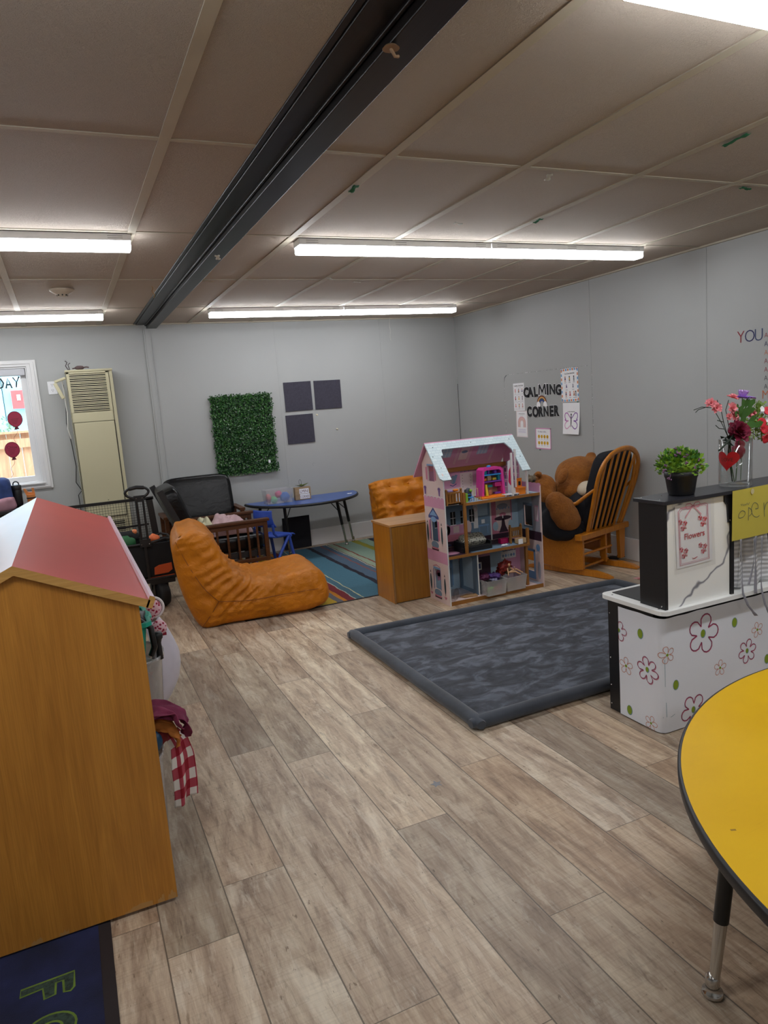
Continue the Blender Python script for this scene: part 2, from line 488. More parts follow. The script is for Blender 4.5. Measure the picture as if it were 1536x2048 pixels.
# ------------------------------------------------------------------ ceiling
def make_ceiling():
    m, t, b = nt('textured_ceiling_board')
    v = coords(t)
    f = noisef(t, v, .9, 2)
    t.links.new(ramp(t, f, [(.3, lin((204, 188, 172))), (.7, lin((212, 198, 182)))]), b.inputs['Base Color'])
    b.inputs['Roughness'].default_value = .75
    bumpn(t, b, noisef(t, v, 95, 5, .7, 2.0), 1.0, .010)
    mb = MB(); mb.add([(-3.6, -2.6, CEIL), (-3.6, WALL_Y, CEIL), (WALL_X, WALL_Y, CEIL), (WALL_X, -2.6, CEIL)], [(0, 1, 2, 3)])
    tag(obj('ceiling', mb, m), kind='structure')
    mg = mat('ceiling_batten', (184, 176, 158), .6, .04)
    g = MB(); x0 = 1.2506; S = .6096
    xs = [x0+S*n for n in range(5)]+[.43-.6215*n for n in range(7)]
    for k, x in enumerate(xs): g.box((x-.019, -2.6, CEIL-.004), (x+.019, WALL_Y, CEIL+.004))
    for k in range(-3, 5):
        y = 2.5279+1.2192*(k-1)+1.2192
        g.box((-3.6, y-.012, CEIL-.003), (.757, y+.012, CEIL+.004)); g.box((.945, y-.012, CEIL-.003), (WALL_X, y+.012, CEIL+.004))
    g.box((-3.6, WALL_Y-.02, CEIL-.012), (WALL_X, WALL_Y, CEIL)); g.box((WALL_X-.02, -2.6, CEIL-.012), (WALL_X, WALL_Y, CEIL))
    tag(obj('trim_1', g, mg), kind='structure')
    # dark beam running to the back wall
    mbk = wood('black_painted_beam', (10, 8, 8), (28, 23, 22), 'Y', 1.6, .36, spec=.25)
    bm = MB(); bm.box((.757, -2.6, CEIL-.012), (.945, WALL_Y, CEIL+.01)); bm.box((.838, -2.6, CEIL-.022), (.848, WALL_Y, CEIL)); bm.box((.852, -2.6, CEIL-.046), (.945, WALL_Y, CEIL))
    bm.box((.735, -2.6, CEIL-.006), (.757, WALL_Y, CEIL+.01)); 
    tag(obj('trim_2', bm, mbk, bevel=.003), kind='structure')
make_ceiling()

# ------------------------------------------------------------------ walls (back wall has the window opening)
WX0, WX1, WZ0, WZ1 = -1.22, -.225, .985, 2.03      # window opening
def make_walls():
    mb = MB(); Y0, Y1 = WALL_Y, WALL_Y+.14
    mb.box((-3.6, Y0, 0), (WX0, Y1, CEIL)); mb.box((WX1, Y0, 0), (WALL_X+.14, Y1, CEIL))
    mb.box((WX0, Y0, 0), (WX1, Y1, WZ0)); mb.box((WX0, Y0, WZ1), (WX1, Y1, CEIL))
    tag(obj('wall_back', mb, M_WALL), kind='structure')
    mb = MB(); mb.box((WALL_X, -2.6, 0), (WALL_X+.14, WALL_Y+.14, CEIL)); tag(obj('wall_right', mb, M_WALL), kind='structure')
    mb = MB(); mb.box((-3.74, -2.6, 0), (-3.6, WALL_Y+.14, CEIL)); tag(obj('wall_left', mb, M_WALL), kind='structure')
    mb = MB(); mb.box((-3.74, -2.74, 0), (WALL_X+.14, -2.6, CEIL)); tag(obj('wall_front', mb, M_WALL), kind='structure')
    mb = MB(); mb.box((-3.6, Y0-.016, 0), (WALL_X, Y0, .175)); mb.box((-3.6, Y0-.02, 0), (WALL_X, Y0-.016, .02)); tag(obj('baseboard_back', mb, M_TRIMW, bevel=.002), kind='structure')
    mb = MB(); mb.box((WALL_X-.016, -2.6, 0), (WALL_X, WALL_Y-.016, .185)); tag(obj('baseboard_right', mb, M_TRIMW, bevel=.002), kind='structure')
    # panel joints on both walls
    mb = MB()
    for x in (2.11, 3.30): mb.box((x-.012, Y0-.0022, .175), (x+.012, Y0, CEIL-.012))
    for y in (4.92, 3.71, 2.49): mb.box((WALL_X-.0022, y-.012, .185), (WALL_X, y+.012, CEIL-.012))
    tag(obj('trim_3', mb, M_WALL), kind='structure')
    mb = MB(); mb.box((.815, Y0-.012, .175), (.88, Y0, CEIL-.05)); mb.box((.83, Y0-.016, .175), (.865, Y0, CEIL-.05))
    tag(obj('trim_4', mb, M_WALL, bevel=.002), kind='structure')
    mb = MB(); mb.box((WALL_X-.004, WALL_Y-.004, .9), (WALL_X, WALL_Y, 1.62)); 
    tag(obj('trim_5', mb, mat('dark_corner_gap', (60, 60, 62), .8)), kind='structure')
make_walls()

# ------------------------------------------------------------------ window and what is outside
def make_window():
    root = tag(empty('window_1', (-.72, WALL_Y, WZ0)), kind='structure')
    Y0 = WALL_Y
    mb = MB(); ox0, ox1, oz0, oz1 = WX0-.08, -.145, .925, 2.088
    mb.frame(ox0, oz0, ox1, oz1, (.080, .058, .080, .056), Y0-.016, Y0)
    mb.frame(ox0+.018, oz0+.014, ox1-.018, oz1-.016, (.030, .018, .030, .018), Y0-.026, Y0-.0155)
    mb.box((WX0-.02, Y0-.040, WZ0-.014), (WX1+.02, Y0-.002, WZ0+.002))
    obj('window_frame', mb, M_TRIMW, root, bevel=.003)
    mb = MB(); j = .012
    mb.frame(WX0, WZ0, WX1, WZ1, j, Y0-.001, Y0+.14)
    s = .05; a0, a1, b0, b1 = WX0+j, WX1-j, WZ0+j, WZ1-j
    mb.frame(a0, b0, a1, b1, s, Y0+.05, Y0+.09)
    obj('sash', mb, M_TRIMW, root, bevel=.003)
    g = MB(); g.box((a0+s, Y0+.066, b0+s), (a1-s, Y0+.07, b1-s)); obj('glass_pane', g, clear('window_glass', gloss=.1, rough=.02), root)
    h = MB(); h.box((WX0+.02, Y0-.012, WZ1-.075), (WX1-.016, Y0+.045, WZ1-.014)); obj('blind_headrail', h, mat('headrail', (190, 192, 198), .4), root, bevel=.008)
    # outside: board fence, pale blue shed with a red panel, snowy ground
    mw = wood('fence_pine', (176, 128, 96), (212, 172, 132), 'Z', 1, .7)
    f = thing('board_fence', 'pale pine board fence outside the window at the left', 'fence', (-1.5, 8.9, -.4))
    mb = MB(); x = -4.5; k = 0
    while x < 1.5:
        mb.box((x, 8.9+(k % 2)*.006, -.4), (x+.136, 8.92+(k % 2)*.006, 1.44)); x += .14; k += 1
    obj('boards', mb, mw, f)
    mb = MB(); mb.box((-4.5, 8.86, 1.28), (1.5, 8.9, 1.38)); mb.box((-4.5, 8.85, 1.44), (1.5, 8.95, 1.465)); mb.box((-4.5, 8.86, 0), (1.5, 8.9, .09))
    obj('rail', mb, mw, f)
    sh = MB()
    for k in range(22): sh.box((-6+k*.4, 13+.02*(k % 2), -.4), (-6+k*.4+.39, 13.6, 3.6))
    tag(obj('garden_shed', sh, mat('pale_blue_siding', (126, 178, 194), .7)), 'pale blue boarded shed seen outside beyond the pine fence', 'shed')
    rd = MB(); rd.box((-.68, 12.9, 1.82), (-.45, 12.98, 2.11)); rd.box((-.60, 12.88, 1.95), (-.55, 12.9, 2.04), 1)
    tag(obj('red_panel', rd, [mat('red_paint', (220, 70, 70), .6), M_WHITEP]), 'red panel with a white patch on the shed outside the window', 'banner')
    bs = MB(); rn = random.Random(4)
    for i in range(400):
        c = Vector((-1.6+rn.random()*1.1, 9.3+rn.random()*.5, 1.25+rn.random()*.36)); a = rn.random()*6.28; q = .03+.03*rn.random()
        bs.add([c, c+Vector((cos(a)*q, sin(a)*q, q*.5)), c+Vector((cos(a+.8)*q, sin(a+.8)*q, q))], [(0, 1, 2)])
    st = MB.cyl(bs, (-1.05, 9.5, -.4), (-1.05, 9.5, 1.2), .02)
    tag(obj('leafy_shrub', bs, mat('grey_green_leaf', (120, 160, 135), .6)), 'grey-green shrub poking up behind the pine fence outside', 'shrub')
    gd = MB(); gd.box((-14, WALL_Y+.15, -.5), (14, 22, -.4)); tag(obj('ground_outside', gd, mat('snowy_ground', (225, 228, 232), .8)), kind='structure')
make_window()

# window lettering and paper balloons on the pane
def window_decals():
    F = Fr((0, WALL_Y+.064, 0), (1, 0, 0), (0, 0, 1), .0006)
    mb = MB(); w_ = .0125
    # D A Y drawn by hand; only these letters can be seen
    z = 1.852
    mb.stroke(F, [(-.475, z), (-.478, z+.095), (-.445, z+.085), (-.428, z+.048), (-.440, z+.012), (-.475, z)], w_)
    mb.stroke(F, [(-.412, z), (-.390, z+.09), (-.365, z)], w_); mb.stroke(F, [(-.406, z+.032), (-.370, z+.032)], w_, 1.5)
    mb.stroke(F, [(-.348, z+.095), (-.322, z+.05), (-.295, z+.10)], w_); mb.stroke(F, [(-.322, z+.05), (-.330, z+.004)], w_, 1.5)
    tag(obj('window_lettering', mb, M_INK), 'black hand-drawn letters DAY on the upper window pane', 'lettering')
    rb = mat('red_card', (150, 30, 62), .6, .1); dk = mat('dark_outline', (80, 20, 36), .7)
    for cx, cz, lab, txt in ((-.38, 1.578, 'crimson paper balloon on the window pane, the upper one', None), (-.44, 1.305, 'crimson paper balloon on the window pane with handwriting, the lower one', 'Chloe')):
        b = thing('paper_balloon', lab, 'balloon cutout', (cx, WALL_Y+.06, cz-.06), group='paper balloons on the window')
        mb = MB()
        n = 30; sh = [(cx+.062*cos(a)*(1 if sin(a) > 0 else 1-.25*sin(a)**2), cz+.068*sin(a)-(0 if sin(a) > 0 else .01)) for a in (2*pi*i/n for i in range(n))]
        mb.poly(F, sh, 1, 1); mb.poly(F, [(cx+(x-cx)*.93, cz+(y-cz)*.93) for x, y in sh], 2, 0)
        mb.poly(F, [(cx-.006, cz-.07), (cx-.02, cz-.1), (cx+.024, cz-.095), (cx+.012, cz-.07)], 2, 1)
        if txt: mb.text(F, txt, cx, cz+.008, .034, 3, 1, align='CENTER')
        for q in range(4): mb.stroke(F, [(cx-.035+q*.004, cz-.005-q*.013), (cx+.03-q*.006, cz+.0-q*.013)], .003, 3, 1)
        obj('balloon', mb, [rb, dk], b)
        st = MB(); st.stroke(F, [(cx+.012*sin(i*.9)-i*.004, cz-.095-i*.015) for i in range(12)], .0025)
        obj('string', st, dk, b)
window_decals()

# ------------------------------------------------------------------ strip lights
M_DIFF = emit('lit_diffuser', (.93, .96, 1.0), TUBE)
def strip_light(x0, x1, y, label):
    r = thing('strip_light', label, 'ceiling light', ((x0+x1)/2, y+.05, CEIL), group='strip lights outside the picture' if 'outside' in label else 'strip lights on the ceiling')
    h = MB(); h.box((x0, y, CEIL-.036), (x1, y+.105, CEIL-.003)); obj('housing', h, M_WHITEP, r, bevel=.002)
    pr = [(.004, 0), (.004, -.028), (.014, -.038), (.091, -.038), (.101, -.028), (.101, 0)]
    d = MB(); d.prism(pr, (x0+.004, y, CEIL-.036), (0, 1, 0), (0, 0, 1), (1, 0, 0), x1-x0-.008)
    obj('diffuser', d, M_DIFF, r)
    for q in (.06, .5, .94):
        xx = x0+(x1-x0)*q; s = MB()
        for dz in (.014, .024): s.box((xx-.035, y-.0008, CEIL-dz-.0016), (xx+.035, y, CEIL-dz))
        obj('vent_slot', s, M_INK, r)
for a in ((1.29, 2.512, 3.77, 'white lit strip light, left half of the middle right pair'), (2.518, 3.735, 3.77, 'white lit strip light, right half of the middle right pair'),
          (1.28, 2.507, 6.24, 'white lit strip light nearest the back wall, left half of the right pair'), (2.513, 3.715, 6.24, 'white lit strip light nearest the back wall corner, right half of the pair'),
          (-.795, .427, 3.77, 'white lit strip light at the left edge, the nearer one left of the beam'), (-.80, .421, 6.24, 'white lit strip light at the left edge, the farther one by the window'),
          (1.25, 2.475, 1.22, 'very bright strip light cut off at the top right corner')):
    strip_light(*a)
# the rest of the room's rows of lamps, outside the frame
for a in ((-2.02, -.80, 3.77), (-2.02, -.805, 6.24), (2.48, 3.70, 1.22), (-.795, .427, 1.22), (-2.02, -.80, 1.22), (1.25, 2.475, -1.2), (-.795, .427, -1.2)):
    strip_light(*a, 'white lit strip light of the lamp rows outside the picture')

# ------------------------------------------------------------------ small ceiling things
def ceiling_bits():
    c = Vector((.117, 5.305, CEIL))
    r = thing('smoke_detector', 'round cream smoke detector on the ceiling left of the beam', 'smoke detector', c)
    mb = MB(); mb.lathe([(.0, -.052), (.03, -.05), (.034, -.036), (.05, -.03), (.075, -.014), (.078, -.002), (.0, -.001)], c, 28)
    obj('housing', mb, mat('cream_plastic', (196, 184, 166), .5), r)
    mb = MB()
    for k in range(8): mb.box((-.004, .026, -.047), (.004, .035, -.038), M=Matrix.Translation(c) @ Matrix.Rotation(k*pi/4, 4, 'Z'))
    obj('vents', mb, M_BLACK, r)
    gt = mat('green_painters_tape', (30, 110, 70), .7); wt = mat('white_tape', (215, 215, 205), .7)
    n = 0
    for x, y, a, l, mt, lab in ((1.253, 2.894, 1.5, .08, gt, 'green tape scrap on the ceiling right of the beam'), (2.471, 3.249, 1.5, .07, gt, 'green tape scrap just in front of the middle right strip light'),
                       (2.522, 2.06, 1.5, .12, gt, 'green tape scrap on the ceiling towards the top right'), (3.195, 2.559, .1, .07, gt, 'green tape scrap near the right edge of the ceiling'),
                       (2.04, 2.598, 1.1, .07, wt, 'white tape strip hanging on the ceiling, right of centre'), (2.033, 3.355, .2, .05, wt, 'torn white tape scrap in front of the middle strip light'),
                       (.894, 4.005, 1.3, .09, wt, 'white paper tag stuck to the dark ceiling beam'), (1.88, 4.89, .9, .06, wt, 'white tape scrap on the ceiling batten between the two right light rows'),
                       (2.14, 5.024, .2, .06, wt, 'white tape scrap right of the one on the batten, between the light rows'), (1.027, 4.986, .1, .08, mat('cream_putty', (190, 178, 150), .7), 'cream putty blob on the ceiling just right of the beam')):
        mb = MB(); z = CEIL-(.056 if mt is wt and x < 1 else .006)
        M = Matrix.Translation((x, y, z)) @ Matrix.Rotation(a, 4, 'Z')
        mb.surf(lambda u, v: M @ Vector(((u-.5)*l, (v-.5)*.022*(1+.3*sin(u*9)), -.004*sin(u*7+v*3)**2-.012*max(0, u-.6))), 8, 3)
        tag(obj('tape_scrap', mb, mt, solid=.0008), lab, 'tape scrap', 'tape scraps on the ceiling')
    mb = MB(); mb.cyl((.855, 1.678, CEIL-.056), (.855, 1.678, CEIL-.05), .022, .016, 12); mb.tube([(.855, 1.678, CEIL-.056), (.862, 1.672, CEIL-.075), (.875, 1.68, CEIL-.07)], .004)
    tag(obj('ceiling_hook', mb, mat('tan_plastic', (150, 120, 90), .5)), 'small tan hook on the underside of the dark beam', 'hook')
    mb = MB(); mb.tube([(3.338+.004*sin(k), 7.025, CEIL-k*.02) for k in range(14)], .0016, 5)
    tag(obj('hanging_thread', mb, wt), 'thin white thread hanging from the ceiling by the back wall', 'thread')
    mb = MB(); mb.tube([(.685+.006*sin(k*1.3), 5.204-.01*k, CEIL-.002-k*.011) for k in range(9)], .002, 5)
    tag(obj('string_scrap', mb, mat('yellow_string', (190, 140, 60), .7)), 'yellow string scrap dangling left of the dark beam', 'string')
ceiling_bits()

# ------------------------------------------------------------------ house-shaped cabinet in the left foreground
def make_cabinet():
    Yf, Yb = 2.1, 4.11
    xr, xl, xc = .133, -.475, -.171
    zp = 1.115; ze = .958; xe = .166
    r = thing('play_house_cabinet', 'large oak house-shaped shelf cabinet with a red gable roof, its left slope painted with white glare, left foreground', 'cabinet', (xc, Yf, 0))
    sl = (zp-ze)/(xe-xc)                       # fall of the roof
    g = MB()
    tw = .022
    zb = lambda x: zp-.024-abs(x-xc)*sl
    poly = [(xl, .012), (xr, .012), (xr, zb(xr)), (xc, zb(xc)), (xl, zb(xl))]
    g.prism(poly, (0, Yf, 0), (1, 0, 0), (0, 0, 1), (0, 1, 0), tw)
    og = wood('oak_gable', (170, 112, 44), (200, 138, 58), 'Z', 1.3, .36, spec=.35)
    pale = mat('bare_worn_wood', (176, 132, 74), .7, .1)
    # chipped finish along the bottom edge
    F = Fr((0, Yf, 0), (1, 0, 0), (0, 0, 1))
    rn = random.Random(5)
    for x0, x1, h in ((-.02, .06, .02), (.075, .095, .028), (.105, .13, .034), (-.20, -.175, .02), (-.275, -.245, .02), (-.30, -.29, .015)):
        pts = [(x0, .0125), (x1, .0125)]; n = 7
        pts += [(x1-(x1-x0)*k/n, .0125+h*(.4+.6*rn.random())*(1-(k/n)**3*.6)) for k in range(n+1)]
        g.poly(F, pts, 1, 1)
    obj('gable_panel', g, [og, pale], r)
    b = MB(); b.prism(poly, (0, Yb-.1, 0), (1, 0, 0), (0, 0, 1), (0, 1, 0), tw); obj('back_gable_panel', b, og, r)
    s = MB()
    for z in (.05, .40, .62): s.box((xl, Yf+tw, z), (xr-.01, Yb-.1, z+.018))
    s.box((xl, Yf+tw, .012), (xl+.018, Yb-.1, .9)); s.box((xl+.02, 3.05, .012), (xr-.01, 3.07, .9))
    obj('shelf', s, M_OAK, r)
    # roof boards: oak edge banding, laminate faces
    red = mat('red_laminate', (172, 62, 56), .42, .05, 2, spec=.25)
    wht = mat('laminate_white_glare', (232, 228, 238), .3, .02, 2)  # window glare on the left slope, put into the colour as white
    oe = wood('oak_edge_band', (176, 130, 66), (212, 166, 98), 'X', 1.6, .4)
    n = Vector((sl, 0, 1)).normalized(); d = Vector((1, 0, -sl)).normalized(); n2 = Vector((-sl, 0, 1)).normalized(); d2 = Vector((-1, 0, -sl)).normalized()
    P = Vector((xc, Yf-.012, zp)); Ly = Yb-Yf+.02; yv = Vector((0, Ly, 0))
    L = sqrt((xe-xc)**2+(zp-ze)**2)
    def board(P, d, n, L, t=.024):
        q = MB(); a = P; b_ = P+d*L
        ri = a-Vector((0, 0, t/n.z))
        vs = [a, b_, b_-n*t, ri, a+yv, b_+yv, b_-n*t+yv, ri+yv]
        q.add(vs, [(0, 1, 2, 3), (7, 6, 5, 4), (1, 5, 6, 2), (3, 2, 6, 7)], 1, False)
        q.add([a, b_, b_+yv, a+yv], [(0, 1, 2, 3)], 0, False)
        return q
    obj('right_roof_panel', board(P, d, n, L), [red, oe], r)['label'] = 'red laminate roof slope'
    obj('left_roof_panel', board(P, d2, n2, .34), [wht, oe], r)['label'] = 'roof slope painted white as window glare'
    lp = MB(); a = P+d*(L-.006)+n*.001
    pts = [(0, -.024), (0, .011), (.013, .011), (.018, .006), (.018, -.024)]
    o_ = a
    lp.prism(pts, o_, d, n, (0, 1, 0), Ly, 1)
    lp.add([o_+n*.0113+Vector((0, 0, 0)), o_+d*.013+n*.0113, o_+d*.013+n*.0113+yv, o_+n*.0113+yv], [(0, 1, 2, 3)], 0, False)
    lp.add([o_+n*.0005-d*.0004, o_+n*.0113-d*.0004, o_+n*.0113-d*.0004+yv, o_+n*.0005-d*.0004+yv], [(0, 1, 2, 3)], 0, False)
    obj('eave_lip', lp, [mat('laminate_pink_glare', (214, 190, 204), .3), oe], r)['label'] = 'raised lip along the eave, painted pale as glare'  # glare on the lip is painted in as pale pink
make_cabinet()

def cloth_sheet(fn, nu, nv, thick=.002):
    mb = MB(); mb.surf(fn, nu, nv); return mb

def cabinet_items():
    rn = random.Random(11)
    milky = clear('clear_tub_plastic', gloss=.4, rough=.12, body=.42, body_rgb=(190, 188, 190))
    # near tub on the lowest visible shelf
    def tub(c, a, b, h, lab):
        mb = MB(); cx, cy, cz = c
        def ring(t, z, g=0): return [(cx+(a*t+g)*cos(k*2*pi/32)*(abs(cos(k*2*pi/32))**-.35 if abs(cos(k*2*pi/32)) > .05 else 1)*.93, cy+(b*t+g)*sin(k*2*pi/32), cz+z) for k in range(32)]
        rs = [ring(.82, 0), ring(.86, .01), ring(.96, h*.8), ring(1, h-.02), ring(1, h), ring(1.04, h), ring(1.04, h-.012)]
        vs = [p for q in rs for p in q]
        mb.add(vs, [(i*32+k, i*32+(k+1) % 32, (i+1)*32+(k+1) % 32, (i+1)*32+k) for i in range(len(rs)-1) for k in range(32)], 0, True)
        mb.add(rs[0], [tuple(range(32))[::-1]], 0, False)
        return tag(obj('storage_tub', mb, milky, solid=.0015), lab, 'tub')
    tub((.055, 2.34, .0690), .115, .14, .34, 'clear plastic tub low in the cabinet with a gingham cloth over its rim')
    tub((.10, 2.68, .4190), .14, .14, .205, 'clear round-cornered tub on the middle cabinet shelf holding a black grinder')
    tub((.06, 3.2, .639), .10, .12, .12, 'clear tub farther along the upper cabinet shelf')
    dk = mat('dark_fabric_bundle', (48, 40, 56), .8, .3, 20)
    mb = MB(); mb.ball((.05, 2.34, .2), (.09, .11, .12), 20, wob=.5, wf=3)
    tag(obj('dark_bundle', mb, dk), 'dark purple-grey fabric bundle inside the lowest clear tub', 'bundle')
    mb = MB(); mb.ball((.10, 2.68, .50), (.085, .08, .055), 16, wob=.5, wf=3, seed=3)
    tag(obj('red_cloth', mb, mat('red_cloth', (150, 40, 52), .8, .2)), 'red cloth lying in the bottom of the middle clear tub', 'cloth')
    mb = MB(); mb.ball((.115, 2.66, .585), (.07, .07, .035), 16, wob=.6, wf=3, seed=8)
    tag(obj('grey_cloth', mb, mat('grey_cloth', (120, 122, 118), .8, .3)), 'grey cloth lying in the middle clear tub', 'cloth')
    # black grinder handle
    r = thing('black_grinder', 'black turned grinder handle sticking out of the middle clear tub', 'grinder', (.222, 2.6, .61))
    mb = MB(); mb.lathe([(.0, .11), (.012, .11), (.011, .14), (.010, .17), (.013, .18)], (.214, 2.6, .5), 14); obj('shaft', mb, M_BLACK, r)
    mb = MB(); mb.lathe([(.012, .18), (.018, .188), (.019, .2), (.015, .21), (0, .213)], (.214, 2.6, .5), 14); obj('knob', mb, M_BLACK, r)
    # teal bin
    tl = mat('teal_plastic', (30, 170, 146), .4)
    r = thing('teal_bin', 'teal plastic bin sticking out high in the cabinet side', 'bin', (.12, 2.6, .645))
    mb = MB()
    x0, x1, y0, y1, z0, z1 = .03, .178, 2.48, 2.72, .639, .785
    def rr(ins, z, dz=0):
        a, b, c_, d = x0+ins, x1-ins, y0+ins, y1-ins
        return [(a, c_+.02, z), (a+.02, c_, z), (b-.02, c_, z+dz*0), (b, c_+.02, z), (b, d-.02, z), (b-.02, d, z), (a+.02, d, z), (a, d-.02, z)]
    rs = [rr(.022, z0), rr(.006, z1-.02), rr(0, z1), rr(-.012, z1+.002), rr(-.012, z1-.012)]
    mb.add([p for q in rs for p in q], [(i*8+k, i*8+(k+1) % 8, (i+1)*8+(k+1) % 8, (i+1)*8+k) for i in range(4) for k in range(8)], 0, False)
    mb.add(rs[0], [tuple(range(8))[::-1]], 0, False)
    obj('bin_shell', mb, tl, r, solid=.003)
    h = MB(); h.tube([(x1+.008, 2.56, z1-.002), (x1+.018, 2.575, z1-.006), (x1+.018, 2.63, z1-.006), (x1+.008, 2.645, z1-.002)], .006); obj('handle', h, tl, r)
    mb = MB(); mb.ball((.135, 2.56, .78), (.045, .06, .035), 14, wob=.6, wf=4); mb.tube([(.15, 2.52, .79), (.187, 2.5, .76), (.192, 2.5, .69), (.178, 2.5, .66)], .011)
    tag(obj('black_strap_toy', mb, M_BLACKM), 'black strapped toy hanging over the edge of the teal bin', 'toy')
    # maroon towel, orange cloth, blue thing on the middle shelf just behind the gable
    def drape(name, mtl, pts, wv, lab, cat, seed, nu=26, nv=14, amp=.008, thick=.003):
        P = [Vector(p) for p in pts]; wv = Vector(wv)
        def f(u, v):
            t = u*(len(P)-1); i = min(int(t), len(P)-2); q = P[i].lerp(P[i+1], t-i)
            b = q+wv*(v-.5)*(1-.25*u)
            nn = noise.noise_vector(Vector((u*4+seed, v*3, seed)))*amp*2+Vector((sin(v*14+u*3)*amp*.7, 0, cos(u*9+v*4)*amp*.5))
            return b+nn
        mb = MB(); mb.surf(f, nu, nv)
        return tag(obj(name, mb, mtl, solid=thick, subsurf=1), lab, cat)
    drape('maroon_towel', mat('maroon_terry', (124, 46, 78), .9, .15, 30, .4, 300), [(.07, 2.32, .505), (.14, 2.31, .535), (.19, 2.31, .53), (.228, 2.3, .51), (.240, 2.29, .475), (.236, 2.3, .45)], (0, .10, .02), 'maroon towel hanging out of the cabinet above the gingham cloth', 'towel', 1, amp=.011)
    drape('maroon_towel', mat('maroon_terry_fold', (134, 52, 84), .9, .15, 30, .4, 300), [(.08, 2.27, .54), (.15, 2.27, .55), (.2, 2.27, .53), (.225, 2.27, .49)], (0, .07, .0), 'small fold of maroon towel lying over the larger maroon towel', 'towel', 9, amp=.009)
    drape('orange_cloth', mat('orange_knit', (196, 120, 52), .9, .15, 30), [(.09, 2.33, .46), (.15, 2.3, .50), (.19, 2.28, .49), (.208, 2.27, .46), (.205, 2.27, .43)], (.01, .07, .03), 'orange cloth hanging out below the maroon towel', 'cloth', 4, amp=.009)
    mb = MB(); mb.ball((.137, 2.26, .455), (.024, .024, .034), 16, wob=.2); tag(obj('blue_toy', mb, mat('blue_toy_plastic', (14, 66, 100), .45)), 'blue toy behind the gable edge beside the gingham cloth', 'toy')
    mb = MB(); mb.ball((.155, 2.30, .455), (.03, .03, .035), 14, wob=.4, seed=2); tag(obj('red_toy', mb, mat('dark_red_cloth', (120, 22, 30), .8)), 'dark red toy between the blue toy and the orange cloth', 'toy')
    # gingham cloth: woven check from sines of object coordinates
    m, t, b = nt('red_gingham')
    uvn = N(t, 'ShaderNodeUVMap'); sp = N(t, 'ShaderNodeSeparateXYZ'); t.links.new(uvn.outputs[0], sp.inputs[0])
    def stripe(o):
        a = N(t, 'ShaderNodeMath', operation='FRACT'); t.links.new(o, a.inputs[0])
        c_ = N(t, 'ShaderNodeMath', operation='GREATER_THAN'); c_.inputs[1].default_value = .5; t.links.new(a.outputs[0], c_.inputs[0]); return c_.outputs[0]
    ad = N(t, 'ShaderNodeMath', operation='ADD'); t.links.new(stripe(sp.outputs[0]), ad.inputs[0]); t.links.new(stripe(sp.outputs[1]), ad.inputs[1])
    hf = N(t, 'ShaderNodeMath', operation='MULTIPLY'); hf.inputs[1].default_value = .5; t.links.new(ad.outputs[0], hf.inputs[0])
    t.links.new(ramp(t, hf.outputs[0], [(0, lin((222, 218, 212))), (.5, lin((170, 66, 82))), (1, lin((140, 10, 34)))]), b.inputs['Base Color']); b.inputs['Roughness'].default_value = .9
    P = [Vector(p) for p in [(.14, 2.33, .425), (.195, 2.31, .45), (.214, 2.3, .41), (.218, 2.3, .36), (.218, 2.3, .30), (.216, 2.3, .245), (.212, 2.3, .205)]]
    nu, nv = 36, 20; vs = []
    def g(u, v):
        tt = u*(len(P)-1); i = min(int(tt), len(P)-2); q = P[i].lerp(P[i+1], tt-i)
        k = min(1, .35+u*1.2)
        return q+Vector(((v-.5)*.080*k, (v-.5)*.06*k, (v-.5)*.010))+Vector((sin(v*7)*.006*u, sin(v*9+u*2)*.012*u, 0))
    mb = MB(); mb.surf(g, nu, nv)
    uv = [[(((i+a)/nu)*4.5, ((j+b_)/nv)*2.6) for a, b_ in ((0, 0), (1, 0), (1, 1), (0, 1))] for i in range(nu) for j in range(nv)]
    tag(obj('gingham_cloth', mb, m, uv=uv, solid=.002), 'red and white gingham cloth hanging out of the lowest clear tub', 'cloth')
    # heart-patterned oven mitts and a white apron further along
    mh, t, b = nt('heart_print'); v = coords(t)
    vo = N(t, 'ShaderNodeTexVoronoi'); vo.inputs['Scale'].default_value = 85; t.links.new(v, vo.inputs['Vector'])
    t.links.new(ramp(t, vo.outputs['Distance'], [(.36, lin((160, 22, 60))), (.42, lin((232, 190, 200)))]), b.inputs['Base Color']); b.inputs['Roughness'].default_value = .85
    crm = mat('cream_trim', (224, 216, 216), .85)
    dr = mat('dark_red_trim', (140, 14, 44), .8)
    for c, rad, lab in (((.242, 3.0, .70), .036, 'heart-printed oven mitt with a white rim, under the eave end'), ((.252, 2.92, .635), .030, 'second heart-printed mitt below, with a dark red cuff')):
        r = thing('oven_mitt', lab, 'oven mitt', (c[0], c[1], c[2]-rad), group='heart-printed mitts by the cabinet')
        mb = MB(); mb.ball(c, (rad, .02, rad*1.05), 24, wob=.08); mb.ball((c[0]-.02, c[1], c[2]-rad*.9), (rad*.7, .018, rad*.6), 16); obj('mitt', mb, mh, r)
        if rad > .033:
            q = MB(); q.tube([(c[0]+.003+(rad+.004)*cos(a), c[1]+.005, c[2]+(rad+.006)*sin(a)) for a in (k*2*pi/28 for k in range(28))], .006, closed=True); obj('rim', q, crm, r)
        else:
            q = MB(); q.tube([(c[0]-rad*.8, c[1]-.004, c[2]-rad*.95), (c[0]+rad*.8, c[1]-.004, c[2]-rad*.95)], .007); obj('cuff', q, dr, r)
    mb = MB()
    prof = [(.262, .655, .02), (.285, .62, .05), (.31, .56, .08), (.332, .49, .09), (.332, .43, .09), (.318, .37, .08), (.285, .32, .05), (.25, .29, .03)]
